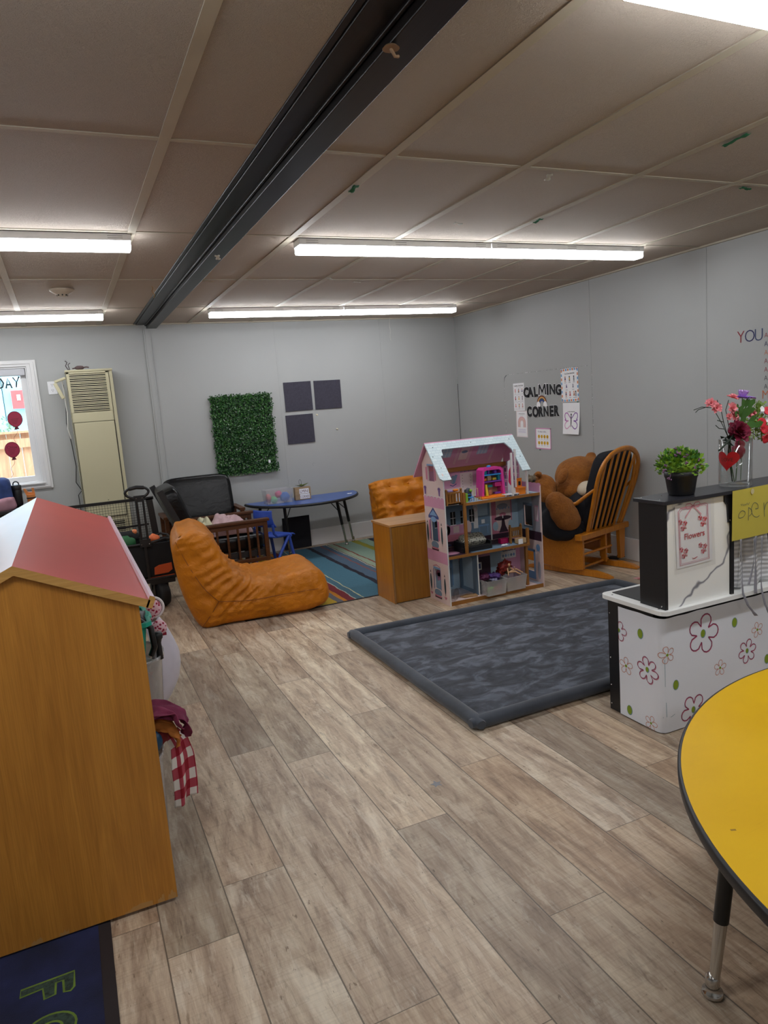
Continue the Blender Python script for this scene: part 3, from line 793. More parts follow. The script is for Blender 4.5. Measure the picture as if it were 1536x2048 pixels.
    def ap(u, v):
        tt = u*(len(prof)-1); i = min(int(tt), len(prof)-2); k = tt-i
        x, z, w_ = [prof[i][q]*(1-k)+prof[i+1][q]*k for q in range(3)]
        return Vector((.15+(x-.15)*sin(.15+v*2.8)**.5, 3.05+(v-.5)*.3, z+.004*sin(v*20)))
    mb.surf(ap, 20, 20)
    tag(obj('white_apron', mb, clear('sheer_white_fabric', gloss=.02, rough=.6, body=.75, body_rgb=(226, 222, 236)), solid=.001), 'sheer white apron hanging out beyond the heart-printed mitts', 'apron')
cabinet_items()
def apron_peg():
    m = MB(); m.cyl((.12, 3.05, .662), (.275, 3.05, .662), .006); m.ball((.275, 3.05, .662), .010, 10)
    m2 = MB()
    tag(obj('coat_peg', m, M_OAK), 'small wooden peg on the cabinet side carrying the apron', 'peg')
apron_peg()

# ------------------------------------------------------------------ tan leather fireside chairs
def catmull(P, t):
    n = len(P)-1; x = min(max(t, 0), 1)*n; i = min(int(x), n-1); f = x-i
    p0, p1, p2, p3 = [Vector(P[max(0, min(n, k))]) for k in (i-1, i, i+1, i+2)]
    return .5*((2*p1)+(p2-p0)*f+(2*p0-5*p1+4*p2-p3)*f*f+(3*p1-p0-3*p2+p3)*f*f*f)

TI = [(-.05, .685), (.03, .70), (.125, .635), (.19, .48), (.26, .365), (.37, .292), (.52, .278), (.69, .298), (.83, .305), (.915, .22), (.935, .12)]
TO = [(-.105, .655), (-.135, .60), (-.14, .50), (-.12, .35), (-.09, .20), (0, .004), (.15, .002), (.35, .002), (.55, .002), (.74, .004), (.87, .03)]
def make_togo(label, loc, rz, W=.68, tufts=False, group=None):
    r = thing('fireside_chair', label, 'chair', loc, rz, group)
    nu, nw, ne = 110, 44, 6
    top = []
    loop = [('I', i/nu) for i in range(nu+1)]+[('E', k/ne) for k in range(1, ne)]+[('O', 1-i/nu) for i in range(nu+1)]+[('T', k/ne) for k in range(1, ne)]
    def pt2(kind, t):
        if kind == 'I': return catmull(TI, t)
        if kind == 'O': return catmull(TO, t)
        if kind == 'E':
            a, b = catmull(TI, 1), catmull(TO, 1); return a.lerp(b, t)+Vector((.022*sin(pi*t), 0))
        a, b = catmull(TO, 0), catmull(TI, 0); return a.lerp(b, t)+Vector((-.01, .014))*sin(pi*t)
    ctr = lambda u: (catmull(TI, u)+catmull(TO, u))/2
    TU = [(.30, .17), (.30, .5), (.30, .83), (.42, .17), (.42, .5), (.42, .83), (.18, .17), (.18, .5), (.18, .83), (.62, .2), (.62, .5), (.62, .8)]
    def P3(kind, t, y):
        q = pt2(kind, t); e = min(y, 1-y)
        d = 0
        if kind == 'I':
            bend = math.exp(-((t-.45)/.22)**2)
            fold = sin(t*118+3*noise.noise(Vector((t*6, y*2.5, 1))))*noise.noise(Vector((t*9, y*6, 4)))
            d = .036*bend*fold+.014*noise.noise(Vector((t*5, y*4, 2)))+.006*noise.noise(Vector((t*22, y*8, 7)))
            d += .010*sin(pi*y)
            if tufts:
                for a, b in TU:
                    rr = ((t-a)/.045)**2+((y-b)/.10)**2; d -= .05*math.exp(-rr)
                d += .012*abs(sin(y*9.42))**.5*math.exp(-((t-.3)/.25)**2)+.01*sin(t*60+2*noise.noise(Vector((t*4, y*5, 9))))*math.exp(-((t-.32)/.2)**2)
        else: d = .006*noise.noise(Vector((q.x*7, y*5, q.y*7)))
        c_ = ctr(t if kind == 'I' else (1-t*0 if kind == 'E' else t) if kind != 'T' else 0)
        rnd = .018*max(0, 1-e/.06)**2          # soft edge
        dirv = (q-c_); L = dirv.length or 1
        q = q+dirv/L*(d-rnd)
        z = max(q.y, .002)
        return Vector((q.x, y*W, z))
    mb = MB(); m_ = len(loop)
    vs = [P3(k, t, y) for k, t in loop for y in [j/nw for j in range(nw+1)]]
    w_ = nw+1
    mb.add(vs, [(i*w_+j, i*w_+j+1, ((i+1) % m_)*w_+j+1, ((i+1) % m_)*w_+j) for i in range(m_) for j in range(nw)], 0, True)
    # side panels
    nv = 26
    for side in (0, 1):
        def S(u, v):
            a = P3('I', u, side); b = P3('O', u, side); q = a.lerp(b, v)
            puff = .045*(sin(pi*min(max(v, 0), 1)))**.55*min(1, (min(u, 1-u)+.02)*14)**.5
            # seams pull in
            gath = math.exp(-((u-.42)/.2)**2)*(1-v)**1.6
            wr = .020*gath*sin(u*130+2*noise.noise(Vector((u*5, v*3, 0))))+.014*noise.noise(Vector((q.x*9, q.z*9, side*3)))+.009*noise.noise(Vector((q.x*26, q.z*34, 1)))
            wr *= min(1, v*8)*min(1, (1-v)*8)
            q.y = (-puff-wr) if side == 0 else (W+puff+wr)
            q.z = max(q.z, .002)
            return q
        mb.surf(S, nu, nv, flip=(side == 1))
    bm = obj('upholstery', mb, M_ORANGE_L, r, world=False)
    # seams
    sm = MB()
    for side in (0, 1):
        def SP(x, z, k=.047):
            y = -k if side == 0 else W+k
            return Vector((x, y, z))
        def path(pts, kf): return [SP(*catmull(pts, i/20), kf(i/20)) for i in range(21)]
        sm.tube(path([(-.11, .64), (-.04, .46), (.04, .30), (.13, .19)], lambda u: .018+.035*sin(pi*min(1, u*.6+.0))), .0022, 6)
        sm.tube(path([(.13, .19), (.35, .165), (.6, .17), (.84, .17)], lambda u: .052-.012*u), .0022, 6)
        sm.tube(path([(.13, .19), (.06, .09), (0, .02)], lambda u: .052-.03*u), .0022, 6)
    obj('seam', sm, M_SEAM, r, world=False)
    if tufts:
        for a, b in TU:
            q = P3('I', a, b); bt = MB(); bt.ball(q+Vector((.004, 0, .004)), .011, 10); obj('button', bt, M_ORANGE_L, r, world=False)
    return r
make_togo('large tan leather fireside chair in profile on the wooden floor, in front', (.707, 4.90, 0), radians(-6.4), .68)
make_togo('tan leather fireside chair with button tufts behind the wooden cabinet', (2.77, 6.42, .004), radians(-84), .66, True)

# ------------------------------------------------------------------ black cushioned wooden armchairs at the back wall
def cushion(mb, o, ax, ay, az, sx, sy, sz, seed=0, puff=.25, nn=14):
    """pillow box with soft edges: centre o, axes and sizes"""
    o = Vector(o); ax, ay, az = Vector(ax).normalized(), Vector(ay).normalized(), Vector(az).normalized()
    vs = []; fs = []
    def P(u, v, w_):
        a, b, c = u*2-1, v*2-1, w_*2-1
        e = 6
        k = (abs(a)**e+abs(b)**e+abs(c)**e)**(-1/e) if (a or b or c) else 1
        a, b, c = a*k, b*k, c*k
        bul = 1+puff*(1-abs(a)**2)*(1-abs(b)**2)*.6
        wv = .02*noise.noise(Vector((a*2+seed, b*2, c)))
        return o+ax*(a*sx/2)+ay*(b*sy/2)+az*(c*sz/2*bul+wv*sz)
    for f in range(6):
        def S(u, v, f=f):
            return {0: P(u, v, 1), 1: P(v, u, 0), 2: P(u, 0, v), 3: P(v, 1, u), 4: P(1, u, v), 5: P(0, v, u)}[f]
        mb.surf(S, nn, nn)
    return mb

def armchairs():
    # 1: faces right
    r = thing('black_armchair', 'dark wood slatted armchair with black cushions facing right, behind the tan chair', 'armchair', (1.15, 6.35, 0))
    mb = MB(); cushion(mb, (.795, 6.33, .70), (0, 1, 0), (-.35, 0, .94), (.94, 0, .35), .56, .42, .15, 3); obj('back_cushion', mb, M_BLK_L, r)
    mb = MB(); cushion(mb, (1.2, 6.34, .335), (1, 0, 0), (0, 1, 0), (0, 0, 1), .66, .5, .15, 5); obj('seat_cushion', mb, M_BLK_L, r)
    fr = MB()
    for y in (6.06, 6.6):
        fr.bar((.66, y, .885), (.93, y, .25), .05, .022, up=(0, 1, 0))
    for k in range(4): a = .15+.22*k; fr.bar((.66+.27*a, 6.06, .885-.635*a), (.66+.27*a, 6.6, .885-.635*a), .04, .015)
    fr.bar((.86, 6.08, .24), (1.5, 6.08, .24), .03, .05); fr.bar((.86, 6.6, .24), (1.5, 6.6, .24), .03, .05); fr.bar((1.5, 6.06, .24), (1.5, 6.62, .24), .03, .06)
    obj('frame', fr, mat('charcoal_frame', (30, 30, 32), .5), r)
    for y in (6.05, 6.63):
        a = MB(); a.box((.84, y-.035, .522), (1.55, y+.035, .545)); a.bar((.86, y, .50), (1.52, y, .50), .025, .04)
        a.bar((.86, y, .185), (1.53, y, .185), .025, .035)
        obj('armrest', a, M_DARKWOOD, r, bevel=.003)
        for x in (.90, 1.0, 1.10, 1.19, 1.28, 1.37, 1.45):
            s = MB(); s.bar((x-.012, y, .19), (x-.03 if 0 else x-.012, y, .49), .018, .014, up=(0, 1, 0)); obj('slat', s, M_DARKWOOD, r)
        for x in (.86, 1.515):
            s = MB(); s.bar((x, y, 0), (x, y, .525), .035, .035, up=(0, 1, 0)); obj('leg', s, M_DARKWOOD, r)
    # 2: against the back wall
    r = thing('black_armchair', 'dark wood armchair with a wide glossy black back cushion against the back wall', 'armchair', (1.15, 6.9, 0))
    mb = MB(); cushion(mb, (1.115, 6.98, .675), (1, 0, 0), (0, .22, .97), (0, -.97, .22), .665, .46, .11, 8, .15); obj('back_cushion', mb, M_BLK_L, r)
    mb = MB(); cushion(mb, (1.12, 6.83, .38), (1, 0, 0), (0, 1, 0), (0, 0, 1), .62, .28, .13, 2); obj('seat_cushion', mb, M_BLK_L, r)
    fr = MB(); fr.box((.80, 6.70, .27), (1.46, 7.0, .32)); fr.box((.80, 7.06, .2), (1.46, 7.09, .75)); obj('frame', fr, M_DARKWOOD, r)
    for x in (.765, 1.475):
        a = MB(); a.box((x-.028, 6.70, .55), (x+.028, 7.1, .575)); obj('armrest', a, M_DARKWOOD, r, bevel=.003)
        for y in (6.72, 7.08):
            s = MB(); s.bar((x, y, 0), (x, y, .55), .035, .035, up=(0, 1, 0)); obj('leg', s, M_DARKWOOD, r)
    # throws
    def heap(name, c, s, mtl, lab, seed):
        mb = MB()
        def f(u, v):
            a = (u-.5)*2; b = (v-.5)*2; q = max(0, 1-a**4)*max(0, 1-b**4)
            h = .55+.45*noise.noise(Vector((a*1.2+seed, b*1.2, 0)))+.30*noise.noise(Vector((a*3.1+seed, b*3.1, 3)))+.15*abs(noise.noise(Vector((a*6, b*6, seed))))
            return Vector((c[0]+a*s[0]*(1+.12*noise.noise(Vector((b*2, seed, 0)))), c[1]+b*s[1]*(1+.12*noise.noise(Vector((a*2, seed, 4)))), c[2]+q**.5*h*s[2]))
        mb.surf(f, 34, 34)
        tag(obj(name, mb, mtl, solid=.01, subsurf=1), lab, 'blanket')
    heap('cream_blanket', (1.0, 6.32, .425), (.11, .14, .20), mat('cream_fleece', (212, 208, 176), .95, .06, 20, .3, 200), 'crumpled cream blanket on the black armchair seat', 2)
    heap('pink_blanket', (1.25, 6.33, .42), (.17, .20, .17), mat('dusty_pink_fleece', (188, 160, 164), .95, .06, 20, .3, 200), 'crumpled dusty pink blanket on the black armchair seat', 6)
armchairs()

# ------------------------------------------------------------------ folding wagon
def make_wagon():
    r = thing('folding_wagon', 'black folding wagon with a tall handle and mesh side, behind the house-shaped cabinet', 'wagon', (.38, 5.85, 0))
    fab = mat('black_canvas', (14, 14, 17), .85, .15, 20, .3, 300)
    org = mat('orange_webbing', (196, 82, 34), .8)
    b = MB()
    x0, x1, y0, y1, z0, z1 = -.05, .675, 5.72, 5.99, .245, .515
    b.box((x0, y0, z0), (x1, y0+.012, z1)); b.box((x0, y1-.012, z0), (x1, y1, z1)); b.box((x0, y0, z0), (x0+.012, y1, z1)); b.box((x1-.012, y0, z0), (x1, y1, z1)); b.box((x0, y0, z0), (x1, y1, z0+.012))
    obj('fabric_body', b, fab, r, bevel=.004)
    f = MB()
    for y in (y0-.008, y1+.008):
        f.tube([(x0, y, z1+.005), (.43, y, z1+.005), (.50, y, z1+.008), (.62, y, z1+.03), (x1, y, z1+.012)], .010); f.tube([(x0, y, z0-.01), (x1+.02, y, z0-.01)], .012)
        for x in (x0, .465, x1): f.bar((x, y, z0-.02), (x, y, z1+.02), .02, .012, up=(0, 1, 0))
    f.tube([(x1, y0, z1+.01), (x1, y1, z1+.01)], .01); f.box((.43, y0-.03, z1-.015), (.51, y0+.01, z1+.045)); f.box((.40, y0-.02, .205), (.62, y1, .235)) ; f.box((.47, y0-.022, .19), (.66, y0+.02, .225))
    obj('frame', f, M_BLACKM, r)
    for x in (.442, .492):
        p = MB(); p.tube([(x, y0-.016, .50), (x, y0-.016, .875), (x+(.468-x)*.2, y0-.016, .895)], .009); obj('handle_post', p, M_BLACKM, r)
    g = MB()
    ring = [(.455+.086*cos(a), y0-.016, .932+.040*sin(a)-(.012*(1-abs(cos(a))) if sin(a) < 0 else 0)) for a in (2*pi*k/36 for k in range(36))]
    g.tube(ring, .0105, 10, closed=True); g.prism([(-.04, .02), (.04, .02), (.025, -.03), (-.025, -.03)], (.465, y0-.026, .885), (1, 0, 0), (0, 0, 1), (0, 1, 0), .02)
    g.tube([(.40, y0-.016, .962), (.455, y0-.018, .97), (.51, y0-.016, .962)], .015)
    h = obj('handle_grip', g, M_BLACKM, r)
    rv = MB()
    for q in ((.443, .885), (.487, .885), (.44, .522), (.497, .522)): rv.ball((q[0], y0-.034, q[1]), .0042, 8)
    obj('rivets', rv, M_CHROME, r)
    p = MB(); p.prism([(.51, .265), (.615, .268), (.65, .29), (.648, .345), (.55, .338), (.515, .322)], (0, y0-.006, 0), (1, 0, 0), (0, 0, 1), (0, 1, 0), .01); obj('pocket', p, org, r)['label'] = 'orange pocket patch'
    s = MB(); s.tube([(x1-.01, y0-.008, .5), (x1-.012, y0-.008, .46), (x1-.005, y0-.008, .30), (x1-.005, y0-.006, .27)], .006); s.bar((.46, y0-.008, .242), (.66, y0-.008, .246), .006, .01); obj('strap', s, org, r)
    # raised mesh side
    m = MB(); Y = y1+.012; zt = .845
    m.bar((-.10, Y, zt), (.60, Y, zt), .02, .024)
    m.bar((.565, Y, zt), (.585, Y, .53), .05, .02, up=(0, 1, 0)); m.bar((-.08, Y, zt), (-.08, Y, .52), .03, .02, up=(0, 1, 0))
    m.bar((-.1, Y, .62), (.54, Y, .635), .012, .016)
    obj('side_frame', m, M_BLACKM, r)
    w_ = MB()
    x = -.07
    while x < .55: w_.box((x-.0011, Y-.001, .52), (x+.0011, Y+.001, zt)); x += .021
    z = .53
    while z < zt: w_.box((-.08, Y-.001, z-.0011), (.56, Y+.001, z+.0011)); z += .021
    obj('mesh', w_, M_BLACKM, r)
    for x, y in ((.55, y0+.02), (.55, y1-.02), (.03, y0+.02), (.03, y1-.02)):
        wh = MB(); wh.lathe([(.0, -.045), (.06, -.045), (.092, -.038), (.1, -.02), (.1, .02), (.092, .038), (.06, .045), (0, .045)], (x, y, .101), 28, axis=(1, .25, 0)); W = obj('wheel', wh, mat('black_rubber', (18, 18, 20), .6), r)
        hb = MB(); hb.lathe([(0, .046), (.012, .048), (.02, .045)], (x, y, .101), 12, axis=(1, .25, 0)); obj('hub', hb, M_CHROME, W)
        fk = MB(); fk.box((x-.05, y-.02, .19), (x+.05, y+.02, .215)); fk.box((x-.056, y-.014, .09), (x-.048, y+.014, .2)); fk.box((x+.048, y-.014, .09), (x+.056, y+.014, .2)); obj('fork', fk, M_BLACKM, W)
    # things in the wagon
    for nm, c, s, rgb, lab in (('green_toy', (.33, 5.82, .53), (.09, .05, .055), (30, 96, 52), 'dark green toy lying in the black wagon'), ('orange_toy', (.545, 5.83, .535), (.045, .04, .035), (214, 104, 50), 'orange toy at the right end of the wagon'),
                               ('orange_ball', (.415, 5.90, .60), (.02, .02, .02), (220, 130, 80), 'small orange ball on the black bag in the wagon')):
        mb = MB(); mb.ball(c, s, 16, wob=.35, wf=2.5, seed=c[0]*9); tag(obj(nm, mb, mat(nm, rgb, .6, .1)), lab, 'toy')
    mb = MB(); mb.ball((.32, 5.90, .56), (.13, .06, .055), 20, wob=.3, wf=2); tag(obj('black_bag', mb, fab), 'black soft bag lying in the wagon behind the green toy', 'bag')
make_wagon()

# ------------------------------------------------------------------ floor-standing air conditioner
def make_ac():
    cr = mat('aged_cream_enamel', (190, 184, 152), .45, .03, 1.5)
    r = thing('air_conditioner', 'tall cream floor-standing air conditioner between the window and the beam', 'air conditioner', (.265, 7.06, 0))
    x0, x1, Y = .087, .448, 6.95; Z = 1.96
    b = MB(); b.box((x0, Y+.01, 0), (x1+.03, WALL_Y-.016, Z)); b.box((x0-.004, Y-.002, Z-.012), (x1+.034, WALL_Y-.016, Z+.006)); obj('casing', b, cr, r, bevel=.004)
    d = MB(); d.box((x0+.014, Y, .62), (x1-.008, Y+.012, 1.495)); obj('front_panel', d, cr, r, bevel=.003)
    t = MB(); t.box((x0+.014, Y, 1.50), (x1-.008, Y+.012, 1.585)); t.box((x0+.004, Y, 1.585), (x0+.028, Y+.012, Z-.014)); t.box((x1-.03, Y, 1.585), (x1-.004, Y+.012, Z-.014)); t.box((x0+.004, Y, Z-.03), (x1-.004, Y+.012, Z-.014)); obj('top_panel', t, cr, r, bevel=.002)
    def grille(nm, z0, z1, n):
        k = MB(); k.box((x0+.026, Y+.0085, z0), (x1-.028, Y+.0105, z1)); q = obj(nm, k, M_BLACK, r)
        s = MB()
        for i in range(n):
            z = z0+(z1-z0)*(i+.5)/n; wv = .0016*sin(i*2.1)
            s.box((x0+.024, Y-.003, z-.0036+wv), (x1-.026, Y+.004, z+.0036+wv))
        obj('louvre', s, cr, q)
    grille('air_grille', 1.59, Z-.032, 22); grille('intake_grille', .22, .58, 20)
    gp = MB(); gp.frame(x0+.008, .614, x1-.002, 1.5005, .0035, Y+.0075, Y+.0095); gp.frame(x0+.001, .01, x1+.001, Z-.012, .003, Y+.0068, Y+.0096); obj('panel_gap', gp, M_INK, r)
    sc = MB()
    for x, z in ((.20, .735), (.30, .755), (.30, .775)): sc.ball((x, Y-.001, z), .004, 8)
    obj('screws', sc, M_INK, r)
    bt = MB(); bt.box((x0+.014, Y, .02), (x1-.008, Y+.012, .2)); obj('base_panel', bt, cr, r)
    # wires and line set at the left
    w_ = MB(); w_.tube([(.09, 6.98, 1.90), (.05, 7.0, 1.88), (.055, 7.05, 1.8), (.06, 7.1, 1.6), (.045, 7.12, 1.45), (.06, 7.15, 1.36)], .006)
    tag(obj('white_hose', w_, M_TRIMW), 'thin white hose hanging down the left side of the air conditioner', 'hose')
    w_ = MB(); w_.bar((-.01, 6.99, 1.86), (.045, 6.99, 1.72), .03, .03, up=(0, 1, 0)); w_.bar((.085, 6.97, 1.9), (-.01, 6.99, 1.87), .022, .022); tag(obj('pipe_cover', w_, cr, bevel=.005), 'bent cream pipe cover at the top left of the air conditioner', 'pipe cover')
    w_ = MB(); w_.tube([(.06, 7.12, 1.85), (.055, 7.13, 1.65), (.04, 7.15, 1.5), (.06, 7.17, 1.3), (.07, 7.17, 1.1), (.05, 7.17, .95), (.09, 7.17, .87), (.055, 7.17, .83), (.06, 7.17, .45)], .0035, 6)
    tag(obj('black_wire', w_, M_INK), 'thin black wire running down the wall beside the air conditioner', 'wire')
    w_ = MB(); w_.tube([(.12, 7.05, 1.97), (.1, 7.05, 2.01), (.115, 7.05, 2.04), (.1, 7.05, 2.055)], .005, 6); w_.tube([(.13, 7.05, 1.97), (.12, 7.05, 2.02), (.14, 7.05, 2.035)], .004, 6)
    tag(obj('wire_ends', w_, mat('grey_wire', (80, 72, 74), .6)), 'grey wire ends sticking up on top of the air conditioner', 'wire')
    w_ = MB(); w_.ball((.21, 7.0, 1.985), (.04, .03, .018), 14, wob=.3); w_.tube([(.23, 7.0, 1.985), (.27, 7.0, 1.99), (.29, 7.0, 1.985)], .006, 6); w_.tube([(.18, 7, 1.985), (.15, 7, 1.98)], .005, 6)
    tag(obj('wire_bundle', w_, mat('grey_brown_cloth', (96, 78, 78), .8)), 'grey-brown cable bundle lying on top of the air conditioner', 'cable')
    # outlet
    r = thing('wall_outlet', 'white double wall outlet between the window and the air conditioner', 'outlet', (-.035, WALL_Y, 1.77))
    p = MB(); p.box((-.072, WALL_Y-.006, 1.772), (.003, WALL_Y, 1.888)); obj('cover_plate', p, M_WHITEP, r, bevel=.002)
    for z in (1.856, 1.806):
        F = Fr((-.0345, WALL_Y-.006, z), (1, 0, 0), (0, 0, 1)); q = MB(); q.mi = 0
        q.prism([(.017*cos(a), .019*sin(a)) for a in (2*pi*i/20 for i in range(20))], F.o, F.r, F.u, F.n, .0015, 0)
        q.rect(F, -.008, .0, -.005, .01, 6, 1); q.rect(F, .005, .0, .008, .01, 6, 1); q.oval(F, 0, -.008, .003, .003, 6, 1, 8)
        obj('socket', q, [M_WHITEP, M_INK], r)
make_ac()

# ------------------------------------------------------------------ coats and bottles under the window
def window_things():
    cab = thing('low_shelf', 'dark low shelf under the window, behind the house-shaped cabinet', 'shelf', (-.85, 6.62, 0))
    b = MB(); b.box((-1.3, 6.35, .815), (-.25, 6.85, .835)); b.box((-1.3, 6.35, .02), (-1.28, 6.85, .815)); b.box((-.27, 6.35, .02), (-.25, 6.85, .815)); b.box((-1.28, 6.83, .02), (-.27, 6.85, .815)); b.box((-1.28, 6.36, .40), (-.27, 6.83, .42)); b.box((-1.28, 6.36, 0), (-.27, 6.85, .02))
    obj('carcass', b, M_BLACK, cab)
    r = thing('black_tumbler', 'tall black tumbler bottle with a loop handle under the window', 'bottle', (-.415, 6.6, .836))
    mb = MB(); mb.lathe([(0, .0), (.03, .0), (.036, .03), (.037, .14), (.036, .145)], (-.415, 6.6, .836), 20); obj('bottle_body', mb, M_BLACKM, r)
    mb = MB(); mb.lathe([(.036, .145), (.038, .15), (.038, .18), (.034, .186), (0, .186)], (-.415, 6.6, .836), 20); L = obj('lid', mb, M_BLACK, r)
    mb = MB(); mb.tube([(-.415+.022*cos(a), 6.6, 1.018+.034*sin(a)**.7) for a in (pi*i/12 for i in range(13))], .005); obj('loop_handle', mb, M_BLACK, L)
    mb = MB(); mb.lathe([(.0, .0005), (.03, .0005), (.03, .002)], (-.415, 6.6, 1.0225), 16); obj('lid_top', mb, mat('pale_blue_lid', (150, 190, 214), .3), L)
    oc = mat('orange_bottle', (206, 130, 70), .35)
    r = thing('orange_tumbler', 'orange tumbler with a folded handle and black band under the window', 'bottle', (-.315, 6.6, .836))
    mb = MB(); mb.lathe([(0, 0), (.028, 0), (.033, .03), (.034, .095)], (-.315, 6.6, .836), 20); obj('bottle_body', mb, oc, r)
    mb = MB(); mb.lathe([(.034, .062), (.0355, .063), (.0355, .072), (.034, .073)], (-.315, 6.6, .836), 20); obj('band', mb, M_INK, r)
    mb = MB(); mb.prism([(-.034, .09), (.034, .09), (.03, .15), (.01, .15), (.014, .115), (-.018, .118), (-.035, .15), (-.052, .15)], (-.315, 6.59, .836), (1, 0, 0), (0, 0, 1), (0, 1, 0), .025); obj('handle', mb, oc, r, bevel=.004)
    bl = mat('navy_print_fabric', (44, 66, 118), .85, .3, 14, .3, 60)
    mb = MB(); cushion(mb, (-.56, 6.60, .985), (1, 0, .1), (0, 1, 0), (-.1, 0, 1), .22, .2, .19, 4, .3)
    ob = obj('blue_coat', mb, bl); tag(ob, 'navy print coat heaped at the far left under the window', 'coat')
    mb = MB(); F = Fr((-.56, 6.495, .985), (1, 0, 0), (0, 0, 1))
    mb = MB(); cushion(mb, (-.53, 6.56, .87), (1, 0, .2), (0, 1, 0), (-.2, 0, 1), .2, .2, .1, 7, .5)
    tag(obj('pink_jacket', mb, mat('dusty_pink_quilt', (170, 128, 140), .85, .15, 16, .4, 60)), 'dusty pink jacket under the navy coat beside the black tumbler', 'jacket')
window_things()

# ------------------------------------------------------------------ rugs and mat
def make_rugs():
    # striped rug: stripes run towards the back wall
    m, t, b = nt('striped_pile'); v = coords(t)
    sp = N(t, 'ShaderNodeSeparateXYZ'); t.links.new(v, sp.inputs[0])
    nz = noisef(t, coords(t, scale=(3, 2, 3)), 2.2, 3)
    mm = N(t, 'ShaderNodeMath', operation='MULTIPLY_ADD'); mm.inputs[1].default_value = .05; t.links.new(nz, mm.inputs[0]); t.links.new(sp.outputs[0], mm.inputs[2])
    x0, x1 = 1.02, 3.35
    mr = N(t, 'ShaderNodeMapRange'); cx = (x0+x1)/2; mr.inputs[1].default_value = x0-cx+.025; mr.inputs[2].default_value = x1-cx+.025
    t.links.new(mm.outputs[0], mr.inputs[0])
    S = [(1.02, (60, 40, 40)), (1.10, (150, 60, 36)), (1.20, (196, 140, 40)), (1.35, (90, 100, 110)), (1.45, (196, 140, 40)), (1.50, (206, 196, 170)), (1.53, (158, 70, 40)), (1.56, (200, 192, 160)), (1.585, (176, 150, 40)), (1.64, (126, 80, 30)), (1.648, (190, 160, 44)),
         (1.71, (104, 104, 112)), (1.765, (200, 130, 30)), (1.80, (120, 34, 44)), (1.865, (176, 184, 170)), (1.873, (66, 104, 122)), (1.925, (190, 190, 150)), (1.932, (66, 112, 132)), (2.185, (26, 22, 40)), (2.225, (74, 96, 118)), (2.33, (130, 80, 76)), (2.34, (74, 96, 118)), (2.395, (186, 196, 180)),
         (2.405, (110, 50, 50)), (2.42, (150, 166, 144)), (2.485, (130, 66, 50)), (2.50, (132, 158, 142)), (2.70, (150, 144, 44)), (2.76, (120, 140, 90)), (2.77, (140, 166, 144)), (2.88, (30, 26, 46)), (2.93, (60, 84, 110)), (3.2, (40, 60, 90))]
    st = [((x-x0)/(x1-x0), lin(c)) for x, c in S]
    # two ramps: a ramp holds 32 colours at most
    a = st[:20]; c_ = st[20:]
    ra = ramp(t, mr.outputs[0], a, 'CONSTANT'); rb = ramp(t, mr.outputs[0], c_, 'CONSTANT')
    gt = N(t, 'ShaderNodeMath', operation='GREATER_THAN'); gt.inputs[1].default_value = c_[0][0]; t.links.new(mr.outputs[0], gt.inputs[0])
    col = mixc(t, gt.outputs[0], ra, rb)
    pile = noisef(t, coords(t, scale=(60, 60, 60)), 3, 3)
    col = mixc(t, .5, col, ramp(t, pile, [(.3, (.62, .62, .62)), (.7, (.98, .98, .98))]), 'MULTIPLY')
    t.links.new(col, b.inputs['Base Color']); b.inputs['Roughness'].default_value = .95; bumpn(t, b, pile, .5, .004)
    r = thing('striped_rug', 'multicoloured striped rug in front of the blue table', 'rug', (2.18, 6.0, 0))
    mb = MB(); mb.box((x0, 4.885, .0005), (x1, 7.06, .0035)); obj('pile', mb, m, None)
    o = bpy.data.objects['pile']; o.parent = r; o.location = Vector((cx, (4.885+7.06)/2, .0005))-Vector((2.18, 6.0, 0))
    mb = MB(); mb.box((x0-.01, 4.868, 0), (x1+.01, 4.886, .004)); mb.box((x0-.012, 4.868, 0), (x0, 7.06, .004)); mb.box((x1, 4.868, 0), (x1+.012, 7.06, .004)); obj('binding', mb, M_INK, r)
    # grey play mat with a padded border
    m, t, b = nt('grey_plush'); v = coords(t)
    f = noisef(t, coords(t, scale=(1, 1.9, 1)), 6.5, 6, .62, .7)
    t.links.new(ramp(t, f, [(.38, lin((40, 44, 52))), (.5, lin((60, 65, 76))), (.62, lin((96, 102, 114)))]), b.inputs['Base Color'])
    b.inputs['Roughness'].default_value = .85; b.inputs['Sheen Weight'].default_value = .25; b.inputs['Sheen Roughness'].default_value = .4
    bumpn(t, b, noisef(t, v, 12, 4), .25, .01)
    X0, X1, Y0, Y1 = 1.475, 3.60, 2.53, 3.985
    YF = lambda x: 4.085-(x-1.475)*.055       # the far edge runs slightly askew
    r = thing('play_mat', 'large dark grey plush play mat with a padded border', 'mat', (2.6, 3.3, 0))
    mb = MB()
    mb.surf(lambda u, v_: Vector((X0+.05+u*(X1-X0-.1), Y0+.05+v_*(YF(X0+.05+u*(X1-X0-.1))-Y0-.1), .032+.004*noise.noise(Vector((u*8, v_*6, 0)))-.02*(max(0, abs(u-.5)*2-.93)/.07)**2*.6)), 70, 50)
    mb.box((X0+.05, Y0+.05, .002), (X1-.05, YF(X1)-.06, .02))
    obj('pad', mb, m, r)
    m2 = mat('grey_plush_border', (56, 62, 72), .85, .25, 8, .3, 30, sheen=.3)
